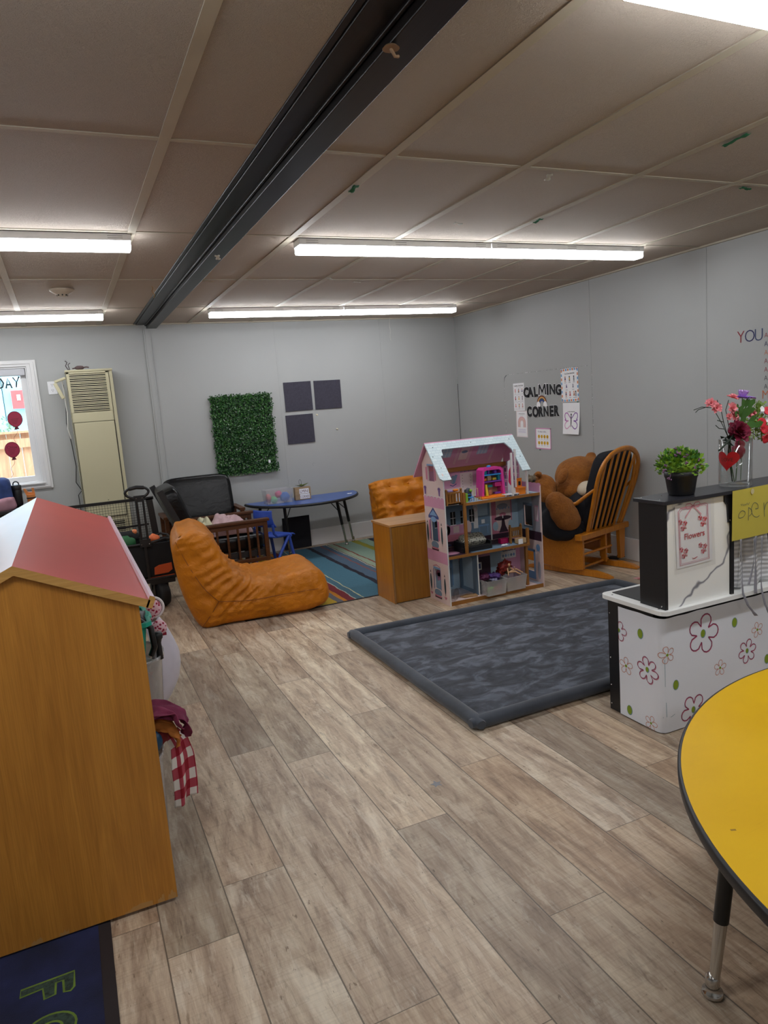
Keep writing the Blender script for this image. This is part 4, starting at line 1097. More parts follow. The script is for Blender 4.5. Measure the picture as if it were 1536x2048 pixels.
    for a, c_, ax in (((X0, Y0), (X1, Y0), 0), ((X0, YF(X0)), (X1, YF(X1)), 0), ((X0, Y0), (X0, YF(X0)), 1), ((X1, Y0), (X1, YF(X1)), 1)):
        q = MB(); n = 40; pts = []; R = []
        A = Vector((*a, .030)); B = Vector((*c_, .030)); ins = Vector((.045, .045, 0)) if 1 else 0
        sx = 1 if a[0] == X0 and (ax == 1 or True) else -1
        if ax == 0: dy = .038 if a[1] == Y0 else -.038; A += Vector((.0, dy, 0)); B += Vector((0, dy, 0))
        else: dx = .038 if a[0] == X0 else -.038; A += Vector((dx, 0.0, 0)); B += Vector((dx, 0, 0))
        for i in range(n+1):
            k = i/n; p = A.lerp(B, k); e = min(k, 1-k)*(B-A).length
            pts.append(p+Vector((0, 0, .002*noise.noise(p*5)))); R.append(.035*min(1, .62+.38*sqrt(min(1, e/.05)))*(1+.04*noise.noise(p*6)))
        q.tube(pts, R, 16, flat=(.88, (0, 0, 1))); obj('border_roll', q, m2, r)
    # navy alphabet rug under the cabinet
    r = thing('alphabet_rug', 'navy rug with green outlined letters F and G under the house-shaped cabinet', 'rug', (-.7, 1.3, 0))
    nv = mat('navy_pile', (22, 28, 62), .95, .5, 7, .5, 300)
    mb = MB(); mb.box((-1.9, -.6, .0), (-.098, 2.6, .006)); obj('pile', mb, nv, r)
    mb = MB(); mb.box((-.098, -.6, 0), (-.064, 2.6, .005)); obj('binding', mb, mat('dark_brown_binding', (34, 26, 28), .8), r)
    F = Fr((0, 0, .0062), (0, -1, 0), (1, 0, 0))      # reads towards the camera, tops to the right
    gn = mat('green_outline', (98, 122, 44), .95, .2, 40); fl = mat('speckled_letter_fill', (46, 62, 52), .95, .6, 90)
    # letter F: outline points (world y -> -right, world x -> up)
    Fp = [(-1.944, -.296), (-1.917, -.297), (-1.921, -.243), (-1.88, -.238), (-1.884, -.212), (-1.926, -.211), (-1.925, -.193), (-1.881, -.191), (-1.877, -.175), (-1.888, -.166), (-1.946, -.165)]
    mb = MB()
    for q, P in enumerate(([(-1.944, -.296), (-1.917, -.297), (-1.924, -.166), (-1.946, -.165)], [(-1.925, -.243), (-1.88, -.238), (-1.884, -.212), (-1.925, -.211)], [(-1.925, -.193), (-1.881, -.191), (-1.877, -.175), (-1.888, -.166), (-1.925, -.166)])): mb.poly(F, P, 1+q*.2, 0)
    mb.stroke(F, Fp, .006, 2, 1, True)
    obj('letter', mb, [fl, gn], r)
    def gpt(a, rr): return (-1.77+.05*rr*sin(a), -.225+.062*rr*cos(a))
    A = [gpt(a, 1) for a in [radians(60-i*15) for i in range(21)]]; B = [gpt(a, .48) for a in [radians(60-i*15) for i in range(21)]]
    mb = MB(); mb.add([F.p(x, y, 1) for x, y in A+B], [(i, i+1, 22+i, 21+i) for i in range(20)], 0, False)
    mb.add([F.p(*p, 1) for p in [(-1.77, -.235), (-1.72, -.235), (-1.72, -.215), (-1.77, -.215)]], [(0, 1, 2, 3)], 0, False)
    mb.stroke(F, A+B[::-1], .006, 2, 1, True); obj('letter', mb, [fl, gn], r)
make_rugs()

# ------------------------------------------------------------------ half-moon blue table and the chair
def table_leg(r, p, q, split=.42, rad=.017, nm='leg'):
    p, q = Vector(p), Vector(q); mid = p.lerp(q, split)
    a = MB(); a.cyl(p, mid, rad, n=18); L = obj(nm, a, M_BLACKM, r)
    b = MB(); b.cyl(mid+(p-mid)*.01, q+(p-q)*.045, rad*.86, rad*.66, n=18); obj('chrome_tube', b, M_CHROME, L)
    g = MB(); g.lathe([(rad*.7, .055), (rad*.95, .05), (rad*.95, .026), (rad*.7, .02), (rad*1.35, .014), (rad*1.45, .006), (rad*1.1, 0), (0, 0)][::-1], (q.x, q.y, 0), 20); obj('glide', g, M_CHROME, L)
    return L
def make_blue_table():
    r = thing('half_moon_table', 'blue half-moon table with black edge against the back wall', 'table', (2.18, 7.06, 0))
    bl = mat('blue_laminate', (52, 88, 160), .28, .03, 2)
    poly = [(-.59*cos(a), -.59*sin(a)) for a in (pi*i/48 for i in range(49))]
    mb = MB(); mb.prism(poly, (2.18, 7.06, .535), (1, 0, 0), (0, 1, 0), (0, 0, 1), .025); obj('tabletop', mb, bl, r)
    e = MB(); e.tube([(2.18+x*1.003, 7.06+y*1.003, .545) for x, y in poly], .0145, 8, flat=(.95, (0, 0, 1))); e.tube([(1.59, 7.06, .545), (2.77, 7.06, .545)], .0135, 8); obj('edge_band', e, M_BLACK, r)
    for p, q in (((1.90, 6.74, .535), (1.93, 6.79, 0)), ((2.49, 6.84, .535), (2.60, 6.93, 0)), ((2.62, 6.98, .535), (2.73, 7.06, 0)), ((1.72, 6.98, .535), (1.66, 7.04, 0))):
        table_leg(r, p, q, .56, .0155)
        b = MB(); pp = Vector(p); qq = Vector(q); b.tube([pp.lerp(qq, .3), Vector((pp.x+(2.18-pp.x)*.3, pp.y+.03, .533))], .005, 6); obj('brace', b, M_BLACKM, r)
    s = MB(); s.box((2.61, 6.80, .5605), (2.66, 6.83, .563)); tag(obj('paper_label', s, M_PAPER), 'small white paper label at the right tip of the blue table', 'label')
    # clear bin with soft toys
    milky = clear('clear_box_plastic', gloss=.25, rough=.1, body=.16)
    mb = MB(); x0, x1, y0, y1, z0, z1 = 1.73, 2.005, 6.74, 6.92, .561, .70
    q = .012
    bot = [(x0+q, y0+q), (x1-q, y0+q), (x1-q, y1-q), (x0+q, y1-q)]; top = [(x0, y0), (x1, y0), (x1, y1), (x0, y1)]
    mb.add([(*p, z0) for p in bot]+[(*p, z1) for p in top], [(3, 2, 1, 0)]+[(i, (i+1) % 4, 4+(i+1) % 4, 4+i) for i in range(4)])
    o = obj('clear_box', mb, milky, solid=.002, bevel=.006); tag(o, 'clear plastic box of colourful soft toys on the blue table', 'box')
    for c, s_, rgb, lab in (((1.94, 6.82, .612), (.05, .05, .048), (40, 110, 190), 'bright blue soft toy in the clear box on the blue table'), ((1.885, 6.85, .64), (.035, .04, .034), (200, 90, 130), 'pink soft toy at the top of the clear box'),
                            ((1.82, 6.80, .598), (.034, .035, .034), (110, 190, 130), 'light green soft toy in the middle of the clear box'), ((1.775, 6.84, .61), (.028, .04, .045), (196, 120, 120), 'reddish soft toy at the left of the clear box')):
        b = MB(); b.ball(c, s_, 18, wob=.3, wf=3, seed=c[0]*20); tag(obj('soft_toy', b, mat('toy_plush', rgb, .8, .15)), lab, 'soft toy')
    # wooden box sign
    r = thing('box_sign', 'small wooden box sign with pasted cream letter cards on the blue table', 'sign', (2.12, 6.83, .561))
    wd = wood('raw_wood', (150, 124, 92), (184, 158, 122), 'X', 3, .7)
    mb = MB(); mb.box((2.045, 6.80, .561), (2.21, 6.86, .688)); obj('box', mb, wd, r, bevel=.002)
    F = Fr((2.045, 6.7995, .561), (1, 0, 0), (0, 0, 1)); mb = MB()
    mb.rect(F, .043, .062, .145, .112, 2, 0); mb.rect(F, .048, .01, .15, .058, 2, 0)
    mb.text(F, 'LMINI', .05, .071, .044, 4, 1, sx=.8); mb.text(F, 'CORNER', .052, .018, .038, 4, 1, sx=.62)
    obj('letter_cards', mb, [M_PAPER, mat('brown_ink', (110, 60, 40), .7)], r)
    g = MB(); rn = random.Random(2)
    for k in range(9):
        a = k*.7; c = Vector((2.125, 6.83, .692)); d = Vector((cos(a), sin(a)*.5, .15+.25*rn.random())); s_ = d.cross(Vector((0, 0, 1))).normalized()*.016
        l = .05+.03*rn.random(); g.add([c, c+d*l*.5+s_, c+d*l, c+d*l*.5-s_+Vector((0, 0, .006))], [(0, 1, 2, 3)])
    tag(obj('leaf_sprig', g, mat('olive_leaf', (84, 96, 40), .6, .3, 30), solid=.001), 'olive leaf sprig lying on top of the wooden box sign', 'leaves')
    w_ = MB(); w_.tube([(2.115+.012*sin(a), 6.83, .70+.035+.03*-cos(a)) for a in (2*pi*i/16 for i in range(17))], .0015, 5); tag(obj('wire_loop', w_, M_INK), 'thin dark wire loop standing above the box sign', 'wire')
    # small blue chair
    cb = mat('blue_plastic_chair', (48, 80, 176), .4, .05)
    c = Vector((1.665, 6.43, 0)); r = thing('child_chair', 'small blue plastic child chair pushed up to the half-moon table', 'chair', c, radians(28))
    mb = MB()
    prof = [(-.11, .565), (-.115, .50), (-.10, .44), (-.075, .405)]
    def back(u, v):
        t = u*3; i = min(int(t), 2); f = t-i; x = prof[i][0]*(1-f)+prof[i+1][0]*f; z = prof[i][1]*(1-f)+prof[i+1][1]*f
        hw = .13*(1-.06*(1-u)); y = (v-.5)*2*hw; return Vector((x-.0+.025*(abs(v-.5)*2)**2, y, z))
    mb.surf(back, 12, 12); obj('backrest', mb, cb, r, world=False, solid=.014, bevel=.004)
    def seat(u, v):
        x = -.09+u*.27; y = (v-.5)*.26; return Vector((x, y, .315-.012*sin(pi*u)-.02*(max(0, u-.85)/.15)**2))
    mb = MB(); mb.surf(seat, 12, 12); obj('seat', mb, cb, r, world=False, solid=.012, bevel=.004)
    for sy in (-1, 1):
        f = MB(); y = sy*.125
        f.tube([(-.09, y, .43), (-.085, y, .35), (-.05, y, .315), (.10, y, .31), (.13, y, .29)], .013, 10); obj('side_rail', f, cb, r, world=False)
        for q in (((.10, y, .30), (.15, y*1.12, 0)), ((.10, y, .30), (-.04, y*1.1, .15), (-.14, y*1.15, 0))):
            f = MB(); f.tube([q[0]]+list(q[1:]), .015, 10); obj('leg', f, cb, r, world=False)
    # black felt squares leaning under the table
    F = Fr((0, WALL_Y-.03, 0), (1, 0, 0), (0, 0, 1))
    mb = MB(); mb.box((1.975, 7.135, .005), (2.275, 7.145, .345), M=None)
    tag(obj('acoustic_tile', mb, mat('black_felt', (30, 30, 36), .95, .1, 40, .4, 300)), 'black square felt tile leaning on the wall under the blue table', 'acoustic tile')
make_blue_table()

# ------------------------------------------------------------------ things on the back wall
def back_wall():
    felt = mat('charcoal_felt', (62, 60, 72), .95, .12, 60, .4, 400)
    for x, z, lab in ((2.145, 1.452, 'dark square felt tile on the back wall, upper left of three'), (2.475, 1.452, 'dark square felt tile on the back wall, upper right of three'), (2.137, 1.112, 'dark square felt tile on the back wall, below the other two')):
        mb = MB(); mb.box((x, WALL_Y-.012, z), (x+.30, WALL_Y-.001, z+.30), M=Matrix.Translation((x, 0, z)) @ Matrix.Rotation(radians(.4 if x > 2.4 else -.3), 4, 'Y') @ Matrix.Translation((-x, 0, -z)))
        tag(obj('acoustic_tile', mb, felt, bevel=.002), lab, 'acoustic tile', 'dark felt tiles on the back wall')
    # artificial hedge: base mesh and leaves that cannot be counted
    r = thing('artificial_hedge', 'green artificial leaf panel hanging on the back wall above the black armchair', 'wall panel', (1.68, WALL_Y, .87))
    x0, x1, z0, z1 = 1.375, 1.985, .865, 1.65
    mb = MB(); mb.box((x0, WALL_Y-.022, z0), (x1, WALL_Y-.012, z1)); obj('backing', mb, mat('dark_green_grid', (22, 40, 26), .9), r)
    rn = random.Random(1); mb = MB()
    for i in range(7200):
        u = rn.random(); v = rn.random()
        ed = .012*sin(v*31)+.008*sin(v*77)
        x = x0-.012+(x1-x0+.024)*u+ed*.6*(1 if u > .5 else 1); z = z0-.012+(z1-z0+.024)*v-.02*sin(u*3.1)*.0
        y = WALL_Y-.022-rn.random()*.024
        a = rn.random()*6.283; l = .012+.014*rn.random(); wd = l*.34
        d = Vector((cos(a), -.5-.5*rn.random(), sin(a))).normalized(); s_ = d.cross(Vector((rn.random()-.5, 1, rn.random()-.5))).normalized()*wd
        c = Vector((x, y, z)); mb.add([c, c+d*l*.5+s_, c+d*l, c+d*l*.5-s_], [(0, 1, 2, 3)], 0 if rn.random() < .6 else (1 if rn.random() < .8 else 2))
    o = obj('leaves', mb, [mat('hedge_green', (34, 76, 34), .5, .2), mat('hedge_light_green', (62, 108, 48), .5, .2), mat('hedge_grey_back', (120, 136, 120), .5, .2)], r); o['kind'] = 'stuff'
    t_ = MB(); t_.box((1.895, WALL_Y-.056, .945), (1.915, WALL_Y-.05, .975)); obj('tag', t_, M_PAPER, r)
    # pencil marks and putty dots
    F = Fr((0, WALL_Y-.001, 0), (1, 0, 0), (0, 0, 1)); 
    for x, z, lab in ((2.485, 1.395, 'cream putty dot on the back wall just below the felt tiles'), (2.70, 1.225, 'cream putty dot on the back wall, lower right of the felt tiles')):
        mb = MB(); mb.ball((x, WALL_Y-.004, z), (.012, .006, .01), 12, wob=.3); tag(obj('putty_dot', mb, mat('cream_putty_dot', (214, 206, 180), .7)), lab, 'putty')
    mb = MB(); mb.stroke(F, [(2.40+.016*cos(a), .875+.013*sin(a)) for a in (i*.45 for i in range(11))], .0015, 1)
    mb.stroke(F, [(2.30, 1.0), (2.305, 1.003)], .003, 1)
    tag(obj('pencil_scribble', mb, mat('pencil_grey', (120, 122, 126), .8)), 'faint pencil curl scribbled on the back wall above the blue table', 'scribble')
back_wall()

# ------------------------------------------------------------------ right wall: the calming corner display
def right_wall():
    X = WALL_X-.0005
    F0 = Fr((X, 0, 0), (0, -1, 0), (0, 0, 1))          # right coordinate = -y
    blk = M_INK; 
    def paper(y0, z0, w_, h, tilt=0, curl=0, mats=None, name='poster', label='', cat='poster'):
        """paper whose top-left corner is at y0 (left edge), z0 (top)"""
        c, s = cos(tilt), sin(tilt)
        F = Fr((X-.001, y0, z0), (0, -c, s), (0, s, c)) if 0 else Fr((X-.001, y0, z0-h), Vector((0, -c, -s)), Vector((0, -s, c)))
        mb = MB()
        def S(u, v): return F.p(u*w_, v*h)+F.n*(curl*((1-v)**2)*(.5+.5*u)+.001)
        mb.surf(S, 6, 8, 0)
        Fd = Fr(F.o+F.n*(.001+curl*.4), F.r, F.u) if not curl else None
        return mb, F, S
    def bendF(S, w_, h):
        class B:
            step = .0004
            def p(s, x, y, l=0):
                u, v = x/w_, y/h; q = S(u, v); return q+Vector((-1, 0, 0))*(.0004*l)
        return B()
    def fig(mb, B, x, y, s, c1, c2, kind):
        """a tiny cartoon figure"""
        mb.oval(B, x, y+s*.34, s*.13, s*.14, 2, c1, 10)
        if kind == 0: mb.poly(B, [(x-s*.16, y-s*.1), (x+s*.16, y-s*.1), (x+s*.1, y+s*.22), (x-s*.1, y+s*.22)], 2, c2); mb.rect(B, x-s*.13, y-s*.42, x-s*.03, y-s*.1, 2, c1); mb.rect(B, x+s*.03, y-s*.42, x+s*.13, y-s*.1, 2, c1)
        elif kind == 1: mb.oval(B, x, y, s*.18, s*.24, 2, c2, 12); mb.oval(B, x, y-s*.28, s*.26, s*.09, 2, c1, 12)
        else: mb.poly(B, [(x-s*.2, y-s*.3), (x+s*.2, y-s*.3), (x+s*.1, y+s*.2), (x-s*.05, y+s*.22)], 2, c2)
    pal = [M_PAPER, M_INK, mat('print_pink', (206, 96, 110), .8), mat('print_skin', (186, 120, 84), .8), mat('print_navy', (50, 56, 100), .8), mat('print_orange', (222, 142, 96), .8), mat('print_blue', (110, 168, 214), .8), mat('print_yellow', (222, 176, 40), .8), mat('print_grey', (140, 140, 148), .8),
           mat('print_lilac', (206, 200, 226), .8), mat('print_rose', (214, 168, 168), .8), mat('print_purple', (136, 92, 168), .8), mat('print_light_pink', (222, 160, 200), .8), mat('print_magenta', (178, 96, 176), .8), mat('print_teal', (110, 160, 160), .8)]
    # 1 nine-picture chart
    w_, h = .185, .275
    mb, F, S = paper(6.085, 1.56, w_, h); B = bendF(S, w_, h)
    mb.text(B, 'CALMING STRATEGIES', w_/2, h-.032, .019, 2, 1, align='CENTER', sx=.82, bold=.02)
    mb.text(B, 'When I feel upset I can try', w_/2, h-.042, .007, 2, 8, align='CENTER')
    for i in range(3):
        for j in range(3):
            cx = .034+i*.058; cy = .195-j*.075
            mb.stroke(B, [(cx-.027, cy-.034), (cx+.027, cy-.034), (cx+.027, cy+.036), (cx-.027, cy+.036)], .0012, 2, 8, True)
            fig(mb, B, cx, cy+.004, .048, 1 if (i+j) % 2 else 3, (2, 3, 4, 2, 7, 8, 2, 7, 10)[i+3*j], (i+j) % 3)
            mb.rect(B, cx-.014, cy-.027, cx+.014, cy-.024, 2, 8)
    tag(obj('poster', mb, pal), 'white chart of nine small cartoon pictures, upper left of the calming corner', 'poster')
    # 2 pink rainbow sheet
    w_, h = .19, .265
    mb, F, S = paper(6.06, 1.285, w_, h, radians(1.5)); B = bendF(S, w_, h)
    mb.stroke(B, [(.006, .006), (w_-.006, .006), (w_-.006, h-.006), (.006, h-.006)], .004, 1.5, 10, True)
    mb.text(B, 'RAINBOW BREATHING', w_/2, h-.034, .012, 2, 1, align='CENTER', sx=.8); mb.text(B, 'trace and breathe', w_/2, h-.046, .007, 2, 14, align='CENTER')
    for k, (rr, c) in enumerate(((.062, 2), (.053, 10), (.044, 3), (.035, 10), (.026, 10))):
        mb.stroke(B, [(w_/2-rr, .10)]+[(w_/2-rr*cos(a), .145+rr*.95*sin(a)) for a in (pi*i/16 for i in range(17))]+[(w_/2+rr, .10)], .005, 2, (2 if k < 1 else 10 if k != 2 else 5))
    for k in range(4): mb.rect(B, .03, .045+k*.011, w_-.03, .049+k*.011, 2, 9)
    tag(obj('poster', mb, pal), 'white sheet with a pale pink rainbow, lower left of the calming corner', 'poster')
    # 3 stretching chart with striped border
    w_, h = .24, .30
    mb, F, S = paper(5.318, 1.648, w_, h, radians(-1)); B = bendF(S, w_, h)
    n = 8
    for k in range(n*2):
        if k % 2: continue
        c = 5 if (k//2) % 2 == 0 else 6
        a = k*w_/(2*n)+.004; e = a+w_/(2*n)+.006
        mb.rect(B, a, .003, min(e, w_), .021, 2, c); mb.rect(B, a, h-.021, min(e, w_), h-.003, 2, 5 if c == 6 else 6)
        a = k*h/(2*n)+.006; e = a+h/(2*n)+.004
        mb.rect(B, .002, a, .017, e, 2.4, 6 if c == 5 else 5); mb.rect(B, w_-.017, a, w_-.002, e, 2.4, c)
    mb.text(B, 'Cool Down Exercises', w_/2, h-.052, .02, 2, 1, align='CENTER', sx=.78, bold=.01)
    for i, (cx, cy, k, c1, c2) in enumerate(((.06, .205, 0, 3, 4), (.12, .205, 0, 1, 7), (.18, .205, 0, 1, 8), (.075, .14, 1, 11, 4), (.165, .14, 1, 4, 8), (.065, .068, 0, 3, 4), (.12, .068, 2, 3, 2), (.175, .068, 2, 5, 3), (.2, .068, 0, 1, 8))):
        fig(mb, B, cx, cy, .055 if k != 1 else .04, c1, c2, k); mb.rect(B, cx-.014, cy-.034, cx+.014, cy-.030, 2, 8)
    tag(obj('poster', mb, pal), 'stretching figures chart with orange and blue dashed border, upper right of the wall display', 'poster')
    # 4 butterfly sheet, its lower part curling away
    w_, h = .235, .285
    mb, F, S = paper(5.31, 1.34, w_, h, radians(.5), .022); B = bendF(S, w_, h)
    mb.text(B, 'BUTTERFLY BREATHING', w_/2, h-.085, .013, 2, 1, align='CENTER', sx=.72, bold=.01)
    cx, cy = w_/2, .135
    for sd in (-1, 1):
        up = [(cx+sd*(.008), cy+.01), (cx+sd*.03, cy+.035), (cx+sd*.055, cy+.058), (cx+sd*.08, cy+.055), (cx+sd*.09, cy+.035), (cx+sd*.085, cy+.012), (cx+sd*.075, cy+.0), (cx+sd*.088, cy-.004), (cx+sd*.07, cy-.012), (cx+sd*.035, cy-.012)]
        lo = [(cx+sd*.035, cy-.012), (cx+sd*.07, cy-.025), (cx+sd*.088, cy-.05), (cx+sd*.08, cy-.075), (cx+sd*.058, cy-.085), (cx+sd*.035, cy-.075), (cx+sd*.012, cy-.055)]
        sm = lambda P: [tuple(catmull(P, i/36)) for i in range(37)]
        mb.stroke(B, sm(up), .0085, 2, 13 if sd < 0 else 11); mb.stroke(B, sm(lo), .0085, 2.4, 12 if sd < 0 else 11)
    mb.oval(B, cx, cy-.01, .0062, .062, 3, 1); mb.oval(B, cx, cy+.045, .008, .009, 3, 1)
    tag(obj('poster', mb, pal), 'white sheet with a purple butterfly outline, lower right of the calming corner', 'poster')
    # 5 emotion faces with pink frame
    w_, h = .24, .205
    mb, F, S = paper(5.745, 1.112, w_, h, radians(1.2)); B = bendF(S, w_, h)
    for a in ((0, 0, w_, .010), (0, h-.010, w_, h), (0, 0, .011, h), (w_-.011, 0, w_, h)): mb.rect(B, *a, 1.5, 12)
    mb.text(B, "It's okay to feel...", .04, h-.042, .022, 2, 4, sx=.9); 
    for i in range(4):
        for j in range(2):
            cx = .055+i*.044; cy = .122-j*.062; mb.oval(B, cx, cy, .0165, .0175, 2, 7, 18)
            mb.oval(B, cx-.005, cy+.004, .0016, .0022, 3, 1, 8); mb.oval(B, cx+.005, cy+.004, .0016, .0022, 3, 1, 8); mb.stroke(B, [(cx-.006, cy-.006+.002*(i % 2)), (cx, cy-.008+.003*((i+j) % 3)), (cx+.006, cy-.006+.002*(i % 2))], .0014, 3, 1)
            mb.rect(B, cx-.009, cy-.028, cx+.009, cy-.025, 2, 8)
    tag(obj('poster', mb, pal), 'small pink-framed card of eight yellow faces, bottom centre of the calming corner', 'poster')
    # display letters: each one a cut-out card
    wb = [M_INK, M_PAPER]
    def letter(ch, y, z, s, sx, rot, lab, d=.012):
        F = Fr((X-.003, 0, 0), (0, -1, 0), (0, 0, 1))
        vs, fs, wd = text_mesh(ch, .045); 
        mb = MB()
        vo, fo, wo = text_mesh(ch, .085)
        F2 = Fr((X-.0015, 0, 0), (0, -1, 0), (0, 0, 1))
        mb.text(F2, ch, -y, z, s, 1, 1, bold=.083 if ch not in 'MN' else .06, align='CENTER', sx=sx, rot=rot, depth=.001)
        mb.text(F, ch, -y, z, s, 3, 0, bold=.062 if ch not in 'MN' else .04, align='CENTER', sx=sx, rot=rot, depth=.001)
        if ch == 'M':       # the built-in M closes up when thickened
            mb = MB(); w_, h_, b_ = .052, .100, .021
            for k, e, mi in ((1, .006, 1), (3, 0, 0)):
                for j, P in enumerate(([(-w_, 0), (-w_*.82, h_)], [(w_, 0), (w_*.82, h_)], [(-w_*.80, h_), (0, h_*.25)], [(w_*.80, h_), (0, h_*.25)])):
                    mb.stroke(F, [(-y+p[0], z+p[1]+(-e if q == 0 else e)) for q, p in enumerate(P)], b_+2*e, k+j*.3, mi)
        tag(obj('letter_cutout', mb, wb), lab, 'letter', 'black letters of the calming corner')
    y0 = 5.878
    for ch, y, z, s, sx, rt in (('C', 5.866, 1.420, .126, .95, 0), ('A', 5.789, 1.420, .124, .95, .03), ('L', 5.705, 1.420, .126, .9, .10), ('M', 5.606, 1.428, .128, .98, .02), ('I', 5.525, 1.432, .128, 1.0, 0), ('N', 5.455, 1.430, .128, .92, -.03), ('G', 5.363, 1.422, .126, .90, 0)):
        letter(ch, y, z, s, sx, rt, 'large black letter %s in the upper word of the wall lettering' % ch)
    for n_, (ch, y, z, s, sx) in enumerate((('C', 5.825, 1.228, .130, .80), ('O', 5.727, 1.222, .136, .84), ('R', 5.640, 1.226, .128, .88), ('N', 5.562, 1.226, .130, .82), ('E', 5.476, 1.226, .130, .90), ('R', 5.400, 1.228, .130, .86))):
        lab = 'large black letter %s in the lower word of the wall lettering' % ch
        if ch == 'R': lab = 'large black letter R in the lower word, %s' % ('third letter' if n_ == 2 else 'last letter')
        letter(ch, y, z, s, sx, 0, lab)
    # rainbow cut-out between the words
    r = thing('rainbow_cutout', 'small rainbow with white clouds between the two words', 'wall decoration', (X, 5.625, 1.33))
    F = Fr((X-.001, 5.622, 1.348), (0, -1, 0), (0, 0, 1), .0006)
    cols = [mat('rainbow_brown', (116, 60, 44), .8), mat('rainbow_orange', (220, 168, 96), .8), mat('rainbow_grey_green', (70, 86, 92), .8), mat('rainbow_blue', (40, 66, 140), .8)]
    for k, m_ in enumerate(cols):
        mb = MB(); R0 = .070-.013*k; mb.stroke(F, [(R0*cos(a), .05*0+(R0)*sin(a)*.98) for a in (pi*i/20 for i in range(21))], .013, 2)
        mb.stroke(F, [(R0*cos(a), R0*sin(a)*.98) for a in (pi*i/20 for i in range(21))][::-1], .013, .5); obj('band', mb, m_, r)
    for s_ in (-1, 1):
        mb = MB(); 
        for dx, dz, q in ((0, 0, .026), (-.012, -.012, .018), (.014, -.010, .018)): mb.oval(F, s_*.052+dx, -.006+dz, q, q*.95, 4+dx*60)
        obj('cloud', mb, M_PAPER, r)
    # dotted rounded outline of the board (old string lights / caulk marks)
    mb = MB(); rn = random.Random(9)
    pts = []
    yl, yr, zt, zb = 6.245, 4.905, 1.655, .55; R0 = .07
    def edge_pts():
        z = zb
        while z < zt-R0: yield yl, z; z += .014
        for k in range(8): a = pi/2*k/7; yield yl-R0+R0*cos(a), zt-R0+R0*sin(a)
        y = yl-R0
        while y > yr+R0: yield y, zt-.035*(yl-y-R0)/(yl-yr)*0; y -= .014
        for k in range(8): a = pi/2*k/7; yield yr+R0-R0*sin(a), zt-R0+R0*cos(a)
        z = zt-R0
        while z > zb: yield yr, z; z -= .014
    for i, (y, z) in enumerate(edge_pts()):
        if rn.random() < .3: continue
        F = Fr((X-.0005, y, z), (0, -1, 0), (0, 0, 1)); s_ = .0022+.0012*rn.random(); mb.rect(F, -s_*.7, -s_, s_*.7, s_*1.2, 1, 0 if rn.random() < .75 else 1)
    tag(obj('dotted_outline', mb, [mat('dot_grey', (112, 112, 114), .8), M_PAPER]), 'dotted rounded outline framing the calming corner wall', 'wall marking', kind='stuff')
    mb = MB(); F = Fr((X-.001, 0, 0), (0, -1, 0), (0, 0, 1)); mb.stroke(F, [(-(yl-.0)+(-0), zt-R0-.0), (-(yl-.012), zt-.028), (-(yl-.035), zt-.010), (-(yl-.06), zt-.002)], [.002, .008, .008, .002], 1)
    tag(obj('dark_scuff', mb, mat('scuff', (70, 70, 72), .8)), 'dark scuff at the upper left corner of the dotted outline', 'scuff')
    for y, z, lab in ((5.68, .898, 'grey-green putty blob under the pink-framed card'), (5.10, 1.345, 'green putty blob between the two right-hand sheets')):
        mb = MB(); mb.ball((X-.002, y, z), (.004, .012, .007), 10, wob=.3); tag(obj('putty_blob', mb, mat('green_putty', (96, 130, 112), .7)), lab, 'putty')
    # vinyl sentence at the right edge: only its left part is in the picture
    r = thing('wall_decal', 'coloured thin-lettered vinyl sentence on the right wall at the picture edge', 'wall lettering', (X, 3.3, 1.35))
    C = [mat('decal_red', (140, 40, 50), .7), mat('decal_navy', (44, 44, 92), .7), mat('decal_blue', (60, 74, 110), .7), mat('decal_orange', (196, 108, 66), .7), mat('decal_dark', (44, 40, 52), .7)]
    F = Fr((X-.0008, 0, 0), (0, -1, 0), (0, 0, 1))
    def word(nm, items):
        for txt, y, z, s_, c in items:
            mb = MB(); mb.text(F, txt, -y, z, s_, 1, bold=-.012, sx=.9); obj(nm, mb, C[c], r)
    word('letter', (('Y', 3.452, 1.685, .115, 0), ('O', 3.395, 1.685, .115, 1), ('U', 3.322, 1.685, .115, 2)))
    for k, c in enumerate((0, 1, 3, 0, 0, 4, 4)):
        word('word', (('ARE', 3.245, 1.70-k*.055, .045, c),))
    word('letter', (('M', 3.262, 1.305, .082, 3), ('A', 3.19, 1.305, .082, 4)))
right_wall()

